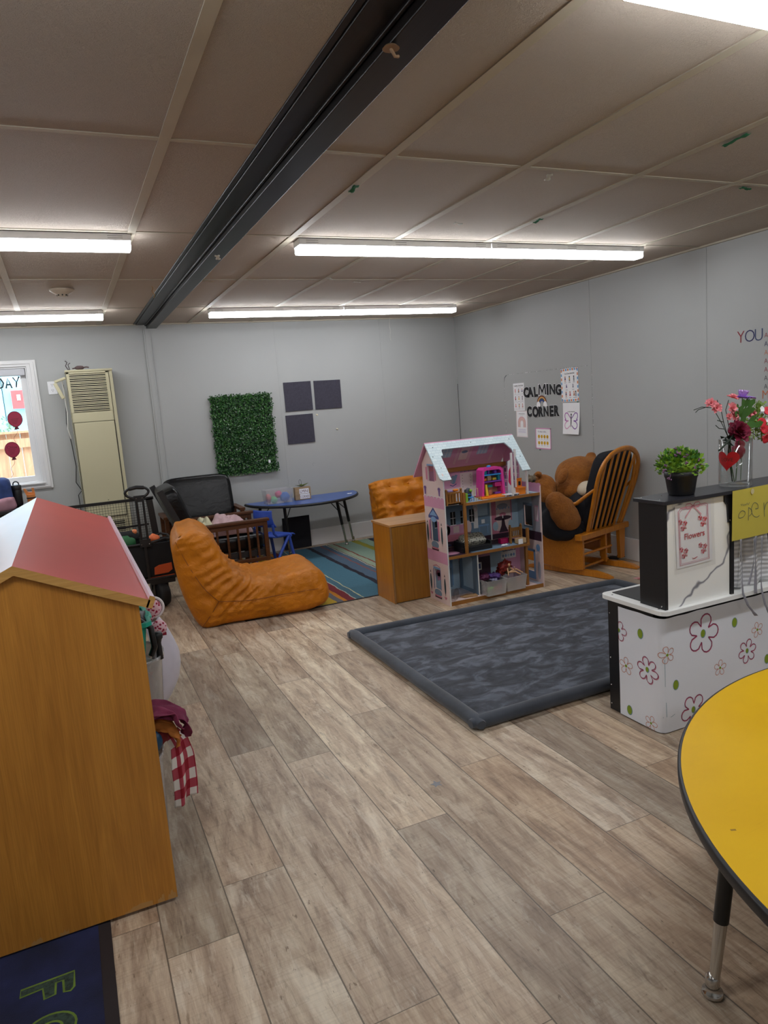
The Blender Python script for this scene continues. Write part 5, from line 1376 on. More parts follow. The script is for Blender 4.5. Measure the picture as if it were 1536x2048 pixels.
# ------------------------------------------------------------------ plain wooden cabinet beside the doll's house
def make_wood_cabinet():
    r = thing('wooden_cabinet', 'small plain wooden cabinet standing beside the dollhouse', 'cabinet', (2.25, 4.71, 0), 0)
    vw = wood('varnished_ply', (172, 106, 22), (198, 132, 40), 'Z', 1.3, .32, .3); vt = wood('pale_ply_top', (176, 122, 66), (204, 152, 92), 'X', 1.3, .35, .2)
    x0, x1, y0, y1 = 2.055, 2.62, 4.567, 4.885
    # its right half stands behind the dollhouse back
    b = MB(); b.box((x0, y0+.012, 0), (x0+.018, y1, .575)); b.box((x1-.018, y0+.012, 0), (x1, y1, .575)); b.box((x0, y1-.01, 0), (x1, y1, .575)); b.box((x0+.018, y0+.012, .02), (x1-.018, y1, .04)); obj('carcass', b, vw, r, bevel=.002)
    t = MB(); t.box((x0-.008, y0-.004, .575), (x1+.008, y1+.005, .592)); obj('top', t, vt, r, bevel=.002)
    f = MB(); f.box((x0+.012, y0, .006), (x1-.01, y0+.012, .572)); obj('front_panel', f, wood('darker_ply', (138, 88, 24), (160, 108, 36), 'Z', 1.0, .36, .2), r, bevel=.002)
    e = MB(); e.bar((x0+.004, y0+.003, 0), (x0+.004, y0+.003, .575), .012, .012, up=(0, 1, 0)); obj('edge_strip', e, wood('worn_edge', (120, 84, 44), (160, 118, 70), 'Z', 3, .6), r)
make_wood_cabinet()

# ------------------------------------------------------------------ doll's house
def make_dollhouse():
    r = thing('dollhouse', 'tall open-fronted pink and blue dollhouse with a pale blue shingle roof', 'dollhouse', (2.77, 4.42, 0))
    oak = wood('dollhouse_oak', (138, 88, 36), (172, 118, 58), 'X', 2, .45)
    oakz = wood('dollhouse_oak_post', (138, 88, 36), (172, 118, 58), 'Z', 2, .45)
    wht = mat('dollhouse_white', (222, 220, 218), .5)
    crm = mat('print_cream_pink', (216, 194, 190), .55, .04, 8); pnk = mat('dollhouse_pink', (206, 148, 176), .55, .04); rose = mat('dollhouse_rose', (198, 120, 140), .55)
    blue = mat('dollhouse_blue', (120, 156, 196), .55); dblue = mat('dollhouse_dark_blue', (52, 70, 128), .55); lbl = mat('dollhouse_pale_blue', (168, 192, 208), .55, .06, 10); purp = mat('dollhouse_purple', (112, 80, 140), .55)
    dgrn = mat('dollhouse_dark_green', (24, 60, 70), .6); dark = mat('dollhouse_aubergine', (56, 32, 48), .55); slate = mat('dollhouse_slate_blue', (112, 136, 158), .55, .05, 12); gry = mat('dollhouse_grey', (150, 150, 160), .6)
    x0, xr, yf, yb = 2.345, 3.168, 4.262, 4.562
    PAL = [crm, pnk, rose, blue, dblue, lbl, purp, dgrn, dark, slate, gry, wht, M_INK]
    # left gable wall with three window openings
    zroof = lambda y: 1.138-abs(y-4.447)*1.08
    mb = MB(); a, b = 4.385, 4.478; t = .010
    def slab(ya, yb_, za, zb):   # zb may be a function
        pts = [(ya, za)]+[(yb_, za)]+([(yb_, zb(yb_)), (4.447, zb(4.447)), (ya, zb(ya))] if callable(zb) and ya < 4.447 < yb_ else [(yb_, zb(yb_) if callable(zb) else zb), (ya, zb(ya) if callable(zb) else zb)])
        mb.prism(pts, (x0, 0, 0), (0, 1, 0), (0, 0, 1), (1, 0, 0), t)
    slab(yf, a, 0, zroof); slab(b, yb, 0, zroof)
    for za, zb in ((0, .09), (.243, .45), (.612, .888)): slab(a, b, za, zb)
    slab(a, b, 1.0, zroof)
    F = Fr((x0, 0, 0), (0, -1, 0), (0, 0, 1), .0004)
    R = lambda ya, yb_, za, zb, l, c: mb.rect(F, -yb_, za, -ya, zb, l, c)
    R(yf, yb, .30, .385, 1, 1); R(yf, yb, .70, .765, 1, 1)
    for k in range(6): mb.oval(F, -(yf+.025+k*.05), .765, .027, .016, 1.5, 1, 16); mb.stroke(F, [(-(yf+.025+k*.05)+.027*cos(q), .767+.017*sin(q)) for q in (pi*i/10 for i in range(11))], .005, 2.5, 11)
    for za, zb in ((.09, .243), (.45, .612), (.888, 1.0)):
        R(a-.006, a, za, zb, 2, 4 if za < .8 else 1); R(b, b+.008, za, zb, 2, 4 if za < .8 else 1)
        R(a-.03, a-.008, za+.01, zb-.01, 1.6, 2 if za > .3 else 0); R(b+.01, b+.03, za+.01, zb-.01, 1.6, 2 if za > .3 else 0)
    for k in (0,): R(a-.006, b+.008, 1.0, 1.012, 2, 3)
    mb.poly(F, [(-(b+.03), .635), (-(a-.03), .635), (-(a+b)/2, .70)], 2, 4); mb.poly(F, [(-(b+.012), .64), (-(a-.012), .64), (-(a+b)/2, .683)], 3, 3)
    R(a-.03, b+.03, .618, .635, 2.5, 4); mb.oval(F, -(a+b)/2, .613, .04, .02, 3.5, 3)
    R(a-.006, b+.006, .243, .258, 2, 3); mb.stroke(F, [(-(b+.006), .262), (-(a+b)/2, .275), (-(a-.006), .262)], .006, 3, 2)
    for z in (.395, .035): mb.oval(F, -(a+b)/2, z+.03, .055, .028, 3, 9); R(a-.004, b+.004, z-.01, z+.008, 3.4, 8); [mb.oval(F, -(a+.01+k*.018), z+.006, .009, .008, 4, 2, 8) for k in range(5)]
    for yy in (4.322, 4.532):
        for z0, h in ((.44, .13), (.075, .12)): mb.oval(F, -yy, z0+h/2, .012, h/2, 3, 7); mb.poly(F, [(-yy-.008, z0+h+.01), (-yy+.008, z0+h+.01), (-yy, z0+h+.03)], 3, 12); mb.stroke(F, [(-yy, z0-.01), (-yy, z0+.01)], .004, 3, 12)
        mb.poly(F, [(-yy-.008, .79), (-yy+.008, .79), (-yy+.014, .832), (-yy-.014, .832)], 3, 6)
        for k in range(5): mb.oval(F, -yy-.014+k*.007, .838+.006*(k % 2), .006, .009, 3.4, 6, 8)
        for k in range(3): mb.oval(F, -yy-.01+k*.01, .05-.008*(k % 2), .008, .008, 3, 2, 8)
    # white cut edges of the front side
    F2 = Fr((x0, yf, 0), (1, 0, 0), (0, 0, 1)); mb.rect(F2, 0, 0, t, .925, 1, 11)
    # inner side: pale
    obj('left_wall', mb, PAL, r)
    # right wall
    mb = MB()
    def slabr(ya, yb_, za, zb): mb.box((xr-.01, ya, za), (xr, yb_, zb))
    slabr(yf, 4.37, 0, .775); slabr(4.47, yb, 0, .775)
    for za, zb in ((0, .10), (.255, .455), (.61, .775)): slabr(4.37, 4.47, za, zb)
    F = Fr((xr-.01, 0, 0), (0, -1, 0), (0, 0, 1), .0004)
    R = lambda ya, yb_, za, zb, l, c: mb.rect(F, -yb_, za, -ya, zb, l, c)
    for k in range(6): mb.oval(F, -(yf+.025+k*.05), .775, .027, .018, 1.5, 1, 16); mb.oval(Fr((xr, 0, 0), (0, 1, 0), (0, 0, 1)), yf+.025+k*.05, .775, .027, .018, .5, 1, 16)
    R(yf, yb, .70, .775, 1, 1)
    R(4.47, yb, .42, .70, 1, 5); R(yf+.012, 4.37, .42, .70, 1, 10); R(4.37, 4.47, .61, .70, 1, 5); R(4.37, 4.47, .42, .455, 1, 5); R(yf, yb, .35, .42, 1, 8); R(yf, 4.37, .03, .35, 1, 0); R(4.47, yb, .03, .35, 1, 0); R(4.37, 4.47, .255, .35, 1, 0); R(4.37, 4.47, .03, .10, 1, 0)
    R(4.36, 4.37, .455, .62, 2, 9); R(4.47, 4.482, .455, .62, 2, 9); R(4.36, 4.482, .61, .63, 2, 9); R(4.36, 4.482, .44, .455, 2, 9)
    R(4.35, 4.37, .04, .27, 2, 3); R(4.47, 4.49, .04, .27, 2, 3); R(4.37, 4.47, .04, .10, 2, 3); R(4.35, 4.49, .255, .275, 2, 3)
    R(4.29, 4.335, .50, .62, 2, 1); R(4.298, 4.310, .51, .61, 3, 11); R(4.316, 4.328, .51, .61, 3, 11)
    mb.oval(F, -4.31, .295, .025, .028, 2, 3); mb.stroke(F, [(-4.31-.02, .26), (-4.31, .3), (-4.31+.02, .26)], .006, 3, 3); mb.oval(F, -4.305, .12, .02, .07, 2, 10)
    obj('right_wall', mb, PAL, r)
    # scalloped balcony wall in front right of the attic is the right wall top; back wall with printed rooms
    mb = MB(); mb.box((x0+.01, yb-.008, .0), (xr-.01, yb, .945))
    F = Fr((0, yb-.008, 0), (1, 0, 0), (0, 0, 1), .0004)
    R = lambda xa, xb, za, zb, l, c: mb.rect(F, xa, za, xb, zb, l, c)
    # attic
    R(x0+.01, 3.10, .725, .945, 1, 2+0 if 0 else 1); R(x0+.01, 3.05, .725, .80, 1.5, 0)
    R(2.655, 2.765, .785, .905, 2, 0); [mb.oval(F, 2.675+(k % 2)*.07, .80+(k//2)*.022, .003, .003, 3, 12, 6) for k in range(10)]; [mb.oval(F, 2.665+k*.011, .918+.004*(k % 3), .004, .009, 3, 9, 8) for k in range(9)]
    mb.oval(F, 2.595, .862, .022, .032, 2, 9); mb.poly(F, [(2.57, .85), (2.615, .90), (2.635, .895), (2.61, .84)], 2.4, 9); mb.stroke(F, [(2.565, .825), (2.59, .815), (2.62, .83)], .006, 3, 4); R(2.57, 2.59, .84, .88, 3, 10)
    for k in range(4): R(3.06, 3.13, .76+k*.045, .765+k*.045, 2, 11)
    # middle floor
    R(x0+.01, 2.90, .36, .705, 1, 9); R(2.90, 2.912, .36, .705, 3, 11); R(2.912, 3.135, .36, .705, 1.5, 2); R(2.955, 3.09, .42, .705, 2, 0); R(3.10, 3.16, .36, .705, 2, 5)
    for xx in (2.44, 2.572, 2.66, 2.737):
        R(xx-.022, xx+.022, .525, .622, 2, 12); R(xx-.002, xx+.002, .52, .62, 3, 11); R(xx-.022, xx+.022, .572, .576, 3, 11); R(xx-.026, xx+.026, .518, .524, 3, 11)
    R(2.75, 2.79, .47, .66, 2, 11); mb.stroke(F, [(2.77+.015*cos(q), .62+.018*sin(q)) for q in (2*pi*i/14 for i in range(14))], .003, 3, 2, True)
    mb.oval(F, 2.50, .49, .045, .05, 2, 1); R(2.47, 2.70, .42, .52, 2, 1); mb.oval(F, 2.70, .49, .03, .05, 3, 0); mb.oval(F, 2.50, .49, .02, .03, 3, 0); R(2.47, 2.72, .40, .45, 3, 2); R(2.57, 2.62, .46, .51, 3.4, 0)
    R(2.79, 2.885, .478, .49, 3, 3); [R(q, q+.006, .42, .48, 3, 3) for q in (2.797, 2.87)]; R(2.82, 2.85, .50, .53, 3, 11); R(2.79, 2.88, .56, .69, 2, 5)
    mb.oval(F, 3.015, .517, .078, .018, 4, 8); mb.poly(F, [(3.005, .51), (3.028, .51), (3.035, .46), (3.06, .405), (2.975, .405), (3.0, .46)], 4, 8); mb.oval(F, 3.015, .545, .03, .016, 4, 2); R(3.011, 3.019, .515, .54, 4.4, 11); mb.oval(F, 3.015, .61, .05, .022, 3, 10)
    mb.oval(F, 2.945, .46, .025, .035, 3, 5); mb.oval(F, 3.085, .46, .022, .035, 3, 5)
    for q in range(5): R(2.96+q*.027, 2.968+q*.027, .585, .60, 4, 3)
    R(x0+.01, 3.13, .36, .40, 1.8, 8)
    # ground floor
    R(x0+.01, 2.60, .03, .345, 1, 5); R(2.47, 2.545, .06, .34, 2, 3); R(2.44, 2.535, .05, .20, 2.6, 9); mb.oval(F, 2.43, .18, .03, .03, 3, 2); R(2.41, 2.45, .12, .18, 3, 1); R(2.50, 2.52, .22, .26, 3, 0); R(2.385, 2.41, .18, .345, 2, 11)
    R(2.60, 3.16, .03, .345, 1, 1+0); R(2.60, 2.88, .03, .24, 2, 8); R(2.62, 2.66, .17, .22, 3, 4); R(2.72, 2.80, .14, .20, 3, 11); R(2.73, 2.79, .15, .19, 4, 4); R(2.66, 2.72, .25, .30, 3, 0); R(2.88, 3.02, .03, .345, 2, 5); R(3.0, 3.12, .25, .255, 4, 8); R(2.98, 3.12, .19, .25, 3, 11)
    for q in range(5): mb.oval(F, 3.0+q*.025, .265, .01, .012, 4, (3, 9, 5, 3, 11)[q], 10); mb.oval(F, 3.0+q*.025, .215, .01, .012, 4, (9, 3, 5, 9, 3)[q], 10)
    obj('back_wall', mb, PAL, r)
    # floors
    for nm, z, xa, xb, cols in (('base', .0, x0+.01, xr-.01, (10, 0)), ('middle_floor', .338, x0+.01, 3.05, (8, 9)), ('attic_floor', .705, 2.515, xr-.01, (5, 9))):
        mb = MB(); mb.box((xa, yf, z), (xb, yb-.008, z+(.028 if z == 0 else .02)), 13)
        F3 = Fr((0, 0, z+(.028 if z == 0 else .02)), (1, 0, 0), (0, 1, 0)); mb.rect(F3, xa, yf+.006, xb, yb-.01, 1, cols[0]); mb.rect(F3, xa+.2*(z > .1), yf+.006, xb-.05, yf+.14, 2, cols[1])
        if z == .338: mb.oval(F3, 2.43, yf+.1, .07, .05, 3, 1)
        obj(nm, mb, PAL+[oak], r)
    mb = MB(); mb.box((x0+.01, yf+.09, .705), (2.515, yb-.008, .72)); obj('attic_floor', mb, wht, r)
    for nm, p in (('post', ((2.503, yf+.002, .358), (2.522, yf+.02, .80))), ('post', ((3.032, yf+.004, .358), (3.05, yf+.022, .47))), ('post', ((3.03, yf+.03, .028), (3.05, yf+.05, .338))), ('post', ((2.515, yf+.002, .80), (2.518, yf+.004, .801)))):
        if p[1][2]-p[0][2] < .01: continue
        mb = MB(); mb.box(*p); obj(nm, mb, oakz, r)
    mb = MB(); mb.box((2.603, yf+.028, .028), (2.613, yb-.008, .338)); F9 = Fr((2.613, 0, 0), (0, 1, 0), (0, 0, 1)); mb.rect(F9, yf+.03, .03, yb-.01, .336, 1, 1); F9 = Fr((2.603, 0, 0), (0, -1, 0), (0, 0, 1)); mb.rect(F9, -(yb-.01), .03, -(yf+.03), .336, 1, 1); mb.rect(F9, -(yb-.06), .06, -(yf+.1), .3, 2, 2); obj('partition', mb, [wht, slate, lbl], r)
    mb = MB(); mb.box((2.45, yb-.012-.03, .925), (3.08, yb-.01, .955)); obj('attic_beam', mb, oak, r)
    for p in (((2.925, yf+.01, .725), (2.937, yf+.024, 1.04)), ((2.992, yf+.06, .725), (3.004, yf+.074, 1.06)), ((3.052, yf+.006, .725), (3.064, yf+.02, .93))):
        mb = MB(); mb.box(*p); obj('white_post', mb, wht, r)
    # attic right gable inside, printed
    mb = MB(); mb.prism([(4.36, .725), (4.555, .725), (4.555, 1.01), (4.447, 1.12), (4.36, 1.03)], (3.045, 0, 0), (0, 1, 0), (0, 0, 1), (1, 0, 0), .008, 1)
    F = Fr((3.045, 0, 0), (0, -1, 0), (0, 0, 1), .0004)
    for k in range(4): mb.rect(F, -4.55, .76+k*.055, -4.36, .765+k*.055, 1, 11); [mb.rect(F, -4.54+j*.03, .765+k*.055, -4.525+j*.03, .795+k*.055, 1, (4, 6, 8, 2, 9, 4)[(j+k) % 6]) for j in range(6)]
    obj('attic_gable', mb, PAL, r)
    # roof
    sh, t, b = nt('shingle_print'); v = coords(t, scale=(1, 1, 1))
    br = N(t, 'ShaderNodeTexBrick'); br.inputs['Scale'].default_value = 14; br.inputs['Mortar Size'].default_value = .012; br.inputs['Color1'].default_value = (*lin((206, 220, 224)), 1); br.inputs['Color2'].default_value = (*lin((192, 210, 216)), 1); br.inputs['Mortar'].default_value = (*lin((160, 184, 194)), 1)
    sp = N(t, 'ShaderNodeSeparateXYZ'); cb = N(t, 'ShaderNodeCombineXYZ'); t.links.new(v, sp.inputs[0]); t.links.new(sp.outputs[0], cb.inputs[0]); t.links.new(sp.outputs[2], cb.inputs[1]); t.links.new(cb.outputs[0], br.inputs['Vector'])
    t.links.new(br.outputs[0], b.inputs['Base Color']); b.inputs['Roughness'].default_value = .4
    xa, xb = 2.318, 3.068
    A = Vector((xa, 4.447, 1.158)); dn = Vector((0, 4.238-4.447, .908-1.158)); L = dn.length; dn.normalize(); nn = Vector((1, 0, 0)).cross(-dn).normalized()
    if nn.y > 0: nn = -nn
    fr = MB(); 
    W = xb-xa
    def pc(pts): fr.prism([(x, -s) for x, s in pts], A, (1, 0, 0), -dn, nn, -.010)
    pc([(0, 0), (W, 0), (W, .062), (0, .062)]); pc([(0, .062), (.118, .062), (.108, .075), (.104, .115), (.085, .12), (.085, L), (0.02, L), (.0, L-.02)])
    pc([(W, .062), (W-.105, .062), (W-.092, .08), (W-.075, .115), (W-.07, .12), (W-.07, L), (W, L)])
    obj('front_roof', fr, sh, r)
    sc = MB()
    for x, s_ in ((.05, .04), (.37, .028), (.70, .035), (W-.03, .2), (.045, .22), (.02, .12)): sc.ball(A+Vector((x, 0, 0))+dn*s_+nn*.001, .0035, 6)
    obj('screws', sc, M_INK, r)
    bk = MB(); d2 = Vector((0, 4.655-4.447, .905-1.158)); L2 = d2.length; d2.normalize(); n2 = Vector((1, 0, 0)).cross(d2).normalized()
    bk.prism([(0, 0), (W, 0), (W, L2), (0, L2)], A, (1, 0, 0), d2, n2, .010, 1)
    # the underside carries a printed attic ceiling
    F = Fr(A+(n2*.0+n2*0), (1, 0, 0), -d2, .0004)
    if F.n.y > 0: pass
    for off in (-1, 1): pass
    Fi = Fr(A-n2*.0004, (1, 0, 0), d2, .0004); Fo = Fr(A+n2*.0104, (1, 0, 0), d2, .0004)
    for Fq, sg in ((Fi, 1), (Fo, 1)):
        s_ = 1
        lift = 1 if Fq.n.dot(Vector((0, -1, -.5))) > 0 else -1
        q = Fi if Fi is Fq else Fo
        for cx in (.215, .53):
            bk.rect(q, cx-.045, .07, cx+.045, .16, lift, 5); bk.oval(q, cx, .075, .045, .03, lift*1.5, 5)
            for k in (-.03, 0, .03): bk.rect(q, cx+k-.002, .05, cx+k+.002, .16, lift*2, 11)
            bk.rect(q, cx-.045, .11, cx+.045, .114, lift*2, 11)
        for k in (.12, .13, .31, .32, .42, .43, .62, .63): bk.rect(q, k-.002, .02, k+.002, .24, lift, 0)
        bk.rect(q, .335, .06, .41, .2, lift, 0); bk.oval(q, .372, .12, .026, .014, lift*2, 9)
    obj('back_roof', bk, PAL, r)
    # crib balcony on the left
    cr = MB(); cr.box((2.372, yf+.012, .725), (2.50, yf+.024, .74)); cr.box((2.372, yf+.012, .80), (2.50, yf+.024, .812)); cr.box((2.372, yf+.10, .725), (2.50, yf+.11, .812))
    for k in range(6): cr.box((2.376+k*.022, yf+.014, .74), (2.386+k*.022, yf+.022, .80))
    cr.box((2.372, yf+.012, .725), (2.50, yf+.11, .733))
    for x in (2.376, 2.495): cr.box((x-.006, yf+.01, .722), (x+.006, yf+.026, .82)); cr.ball((x, yf+.018, .828), .0095, 10)
    tag(obj('toy_crib', cr, oakz), 'small wooden toy crib at the attic left of the dollhouse', 'toy crib')
make_dollhouse()

def dollhouse_things():
    P = lambda n, c, ro=.4: mat(n, c, ro, .03)
    pink, orange, yellow, teal, purple, bl = P('hot_pink_plastic', (214, 60, 150)), P('orange_plastic', (230, 128, 30)), P('yellow_plastic', (226, 200, 60)), P('teal_plastic_toy', (30, 150, 160)), P('purple_plastic', (110, 60, 160)), P('sky_blue_plastic', (50, 140, 210))
    lime = P('lime_plastic', (140, 190, 60)); fz = .7265
    # pink toy house
    r = thing('toy_playhouse', 'hot pink toy playhouse with teal and purple shelves on the dollhouse attic floor', 'toy house', (2.80, 4.38, fz))
    m = MB(); y0, y1 = 4.335, 4.42
    m.prism([(2.705, .742), (2.722, .742), (2.732, .918), (2.745, .928), (2.86, .926), (2.875, .915), (2.888, .742), (2.905, .742), (2.893, .925), (2.872, .944), (2.738, .946), (2.718, .93)], (0, y0, 0), (1, 0, 0), (0, 0, 1), (0, 1, 0), y1-y0)
    obj('shell', m, pink, r)
    m = MB(); m.box((2.722, y1-.006, .742), (2.888, y1, .93)); obj('back_panel', m, P('peach_print', (190, 140, 120)), r)
    for z, mt in ((.892, bl), (.842, purple)): m = MB(); m.box((2.722, y0+.004, z-.004), (2.886, y1-.006, z+.004)); obj('shelf', m, mt, r)
    for a, b, mt in (((2.732, .897), (2.765, .925), teal), ((2.775, .897), (2.79, .925), purple), ((2.83, .897), (2.85, .92), purple), ((2.86, .847), (2.885, .885), teal), ((2.74, .85), (2.76, .868), orange), ((2.815, .85), (2.845, .866), yellow), ((2.77, .80), (2.81, .815), teal), ((2.83, .745), (2.88, .758), purple), ((2.83, .80), (2.885, .83), pink), ((2.775, .746), (2.80, .78), P('brick_print', (170, 110, 90))), ((2.77, .85), (2.80, .885), P('tan_print', (180, 150, 110)))):
        m = MB(); m.box((a[0], y0+.02, a[1]), (b[0], y0+.05, b[1])); obj('furnishing', m, mt, r)
    m = MB(); m.prism([(2.735, .742), (2.755, .742), (2.745, .826), (2.733, .826)], (0, y0-.008, 0), (1, 0, 0), (0, 0, 1), (0, 1, 0), .01); obj('slide', m, yellow, r)
    m = MB(); m.ball((2.80, 4.38, .95), (.02, .012, .010), 10); obj('crest', m, bl, r)
    m = MB(); m.box((2.672, 4.285, fz), (2.90, 4.335, .736)); m.box((2.70, 4.333, fz), (2.91, 4.425, .742)); obj('base', m, orange, r)
    # white and pink tall panel, orange stall, white tray
    r = thing('toy_screen', 'white toy screen with a hot pink swoosh and yellow trim in the dollhouse attic', 'toy screen', (2.97, 4.36, fz))
    m = MB(); m.prism([(2.945, fz), (2.985, fz), (2.99, .95), (2.975, .98), (2.955, .97)], (0, 4.36, 0), (1, 0, 0), (0, 0, 1), (0, 1, 0), .006); obj('panel', m, M_WHITEP, r)
    F = Fr((0, 4.36, 0), (1, 0, 0), (0, 0, 1), .0006); m = MB(); m.poly(F, [(2.952, .82), (2.97, .79), (2.99, .83), (2.988, .92), (2.985, .95), (2.958, .90)], 1); obj('swoosh', m, P('magenta_print', (200, 20, 90)), r)
    m = MB(); m.stroke(F, [(2.975, .83), (2.985, .85), (2.978, .87), (2.988, .89), (2.983, .92)], .007, 2); obj('trim', m, yellow, r)
    r = thing('toy_stall', 'orange toy stall with a tall back at the right of the dollhouse attic', 'toy', (3.01, 4.30, fz))
    m = MB(); m.box((2.985, 4.28, fz), (3.045, 4.32, .775)); m.box((2.98, 4.275, .772), (3.048, 4.325, .779)); obj('counter', m, orange, r)
    m = MB(); m.box((3.0, 4.318, .775), (3.04, 4.325, .835)); [m.cyl((3.004+k*.011, 4.318, .838), (3.004+k*.011, 4.325, .838), .006, n=10) for k in range(4)]; B = obj('back', m, orange, r)
    m = MB(); m.box((3.01, 4.3165, .79), (3.03, 4.318, .82)); obj('opening', m, M_INK, B)
    m = MB(); m.box((2.865, 4.275, .735), (2.985, 4.325, .741)); m.box((2.96, 4.318, .74), (2.985, 4.325, .775)); [m.box((2.87+k*.05, 4.28, fz), (2.875+k*.05, 4.285, .736)) for k in range(3)]
    tag(obj('toy_bench', m, M_WHITEP), 'low white toy bench at the attic front of the dollhouse', 'toy bench')
    m = MB(); m.box((2.53, 4.275, fz), (2.548, 4.31, .79), M=None); tag(obj('lime_block', m, lime, bevel=.002), 'lime green block beside the wooden crib', 'block')
    m = MB(); m.box((2.405, 4.30, .8125), (2.455, 4.34, .822)); tag(obj('toy_bed_cover', m, P('lilac_plastic', (170, 150, 210)), bevel=.002), 'lilac piece lying on top of the toy crib', 'toy')
    m = MB(); m.ball((2.465, 4.30, .822), (.025, .014, .010), 12, wob=.2); tag(obj('orange_piece', m, orange), 'orange piece lying on top of the toy crib', 'toy')
    m = MB(); m.ball((2.585, 4.34, .775), (.03, .022, .047), 14, wob=.3, wf=4); tag(obj('dark_toy', m, P('dark_grey_toy', (50, 56, 66))), 'dark grey toy heap behind the blue toy chair in the attic', 'toy')
    m = MB(); m.ball((2.60, 4.32, .80), (.012, .012, .012), 10); tag(obj('green_ball', m, lime), 'lime green ball on the dark toy heap', 'ball')
    for x, mt, lab, h in ((2.58, bl, 'tiny blue toy chair in the dollhouse attic', .05), (2.635, P('pale_yellow_plastic', (204, 196, 110)), 'tiny pale yellow toy chair in the dollhouse attic', .085)):
        r = thing('toy_chair', lab, 'toy chair', (x, 4.29, fz), group='tiny chairs in the attic')
        m = MB(); m.box((x-.018, 4.278, fz+.028), (x+.018, 4.308, fz+.032)); obj('seat', m, mt if x < 2.6 else P('raspberry', (170, 60, 90)), r)
        m = MB(); m.tube([(x-.016, 4.308, fz+.03), (x-.016, 4.308, fz+h), (x+.016, 4.308, fz+h), (x+.016, 4.308, fz+.03)], .0022, 6); obj('back', m, mt, r)
        for a in (-.016, .016):
            for b in (4.28, 4.306): m = MB(); m.cyl((x+a, b, fz), (x+a, b, fz+.03), .002, n=6); obj('leg', m, mt, r)
    # middle floor
    mz = .3595
    r = thing('toy_daybed', 'black toy daybed with a speckled cushion in the middle storey', 'toy bed', (2.62, 4.36, mz))
    m = MB(); m.box((2.49, 4.30, mz), (2.745, 4.42, .395)); m.box((2.49, 4.30, .395), (2.51, 4.42, .435)); m.box((2.73, 4.30, .395), (2.745, 4.42, .42)); m.box((2.51, 4.41, .395), (2.745, 4.42, .44)); obj('frame', m, M_BLACK, r, bevel=.003)
    ms, t, b = nt('speckled_fabric'); vv = N(t, 'ShaderNodeTexVoronoi'); vv.inputs['Scale'].default_value = 75; t.links.new(coords(t), vv.inputs['Vector']); t.links.new(ramp(t, vv.outputs['Distance'], [(.32, lin((30, 28, 26))), (.42, lin((150, 148, 136)))]), b.inputs['Base Color'])
    m = MB(); cushion(m, (2.615, 4.365, .43), (1, 0, 0), (0, .8, .5), (0, -.5, .8), .2, .10, .06, 3); obj('cushion', m, ms, r)
    r = thing('toy_headboard', 'wooden toy headboard with turned knobs in the middle storey', 'toy furniture', (2.99, 4.33, mz))
    m = MB(); wq = wood('toy_oak', (130, 88, 40), (170, 120, 62), 'Z', 3, .5)
    m.box((2.935, 4.335, .45), (3.03, 4.345, .475)); m.box((2.935, 4.335, .40), (3.03, 4.345, .41)); [m.box((2.95+k*.015, 4.337, .41), (2.956+k*.015, 4.343, .45)) for k in range(5)]; obj('rail', m, wq, r)
    for x in (2.932, 3.028): m = MB(); m.box((x-.006, 4.33, mz), (x+.006, 4.35, .485)); m.ball((x, 4.34, .492), .0085, 10); obj('post', m, wq, r)
    m = MB(); x0, x1, y0, y1, z0, z1 = 2.955, 3.03, 4.272, 4.322, mz, .398
    m.box((x0, y0, z0), (x1, y0+.003, z1)); m.box((x0, y1-.003, z0), (x1, y1, z1)); m.box((x0, y0, z0), (x0+.003, y1, z1)); m.box((x1-.003, y0, z0), (x1, y1, z1)); m.box((x0, y0, z0), (x1, y1, z0+.003)); m.rect(Fr((0, y0, 0), (1, 0, 0), (0, 0, 1)), x0, z0, x0+.04, z1, 1, 1)
    tag(obj('open_box', m, [P('pale_cardboard', (190, 160, 120), .8), M_PAPER]), 'small open cardboard and white box before the toy headboard', 'box')
    m = MB(); m.box((2.86, 4.36, mz), (2.93, 4.40, .40)); tag(obj('magenta_case', m, P('magenta_case_plastic', (190, 20, 90)), bevel=.006), 'bright magenta toy case in the middle storey', 'toy case')
    m = MB(); [m.tube([(2.81+k*.013, 4.275, mz+.006), (2.818+k*.013, 4.282+.006*(k % 2), mz+.016), (2.825+k*.013, 4.275, mz+.006)], .0038, 6) for k in range(4)]; m.ball((2.835, 4.28, mz+.012), (.012, .006, .006), 8)
    tag(obj('white_trinket', m, M_WHITEP), 'tiny white trinket at the front edge of the middle storey', 'trinket')
    m = MB(); m.box((2.40, 4.40, mz), (2.43, 4.44, .41)); m.box((2.39, 4.38, .41), (2.45, 4.45, .417)); tag(obj('toy_stool', m, P('navy_toy', (26, 40, 70))), 'dark navy toy stool at the left of the middle storey', 'toy')
    # ground floor
    gz = .0295
    m = MB(); m.tube([(2.425, 4.288+.034*0+.0, gz+.046+.0)]*1+[(2.41+.036*cos(a), 4.29+.01*cos(a), gz+.047+.043*sin(a)) for a in ()] or [(2.41+.036*cos(a), 4.285+.02*cos(a), gz+.046+.043*sin(a)) for a in (2*pi*k/28 for k in range(28))], .0035, 8, closed=True)
    m.add([Vector((2.41+.036*cos(a), 4.285+.02*cos(a), gz+.046+.043*sin(a))) for a in (2*pi*k/28 for k in range(28))], [tuple(range(28))], 1, False)
    tag(obj('round_mirror', m, [M_BLACK, clear('smoky_disc', (.6, .6, .6), gloss=.3)]), 'black-rimmed round toy mirror leaning at the ground floor left', 'toy mirror')
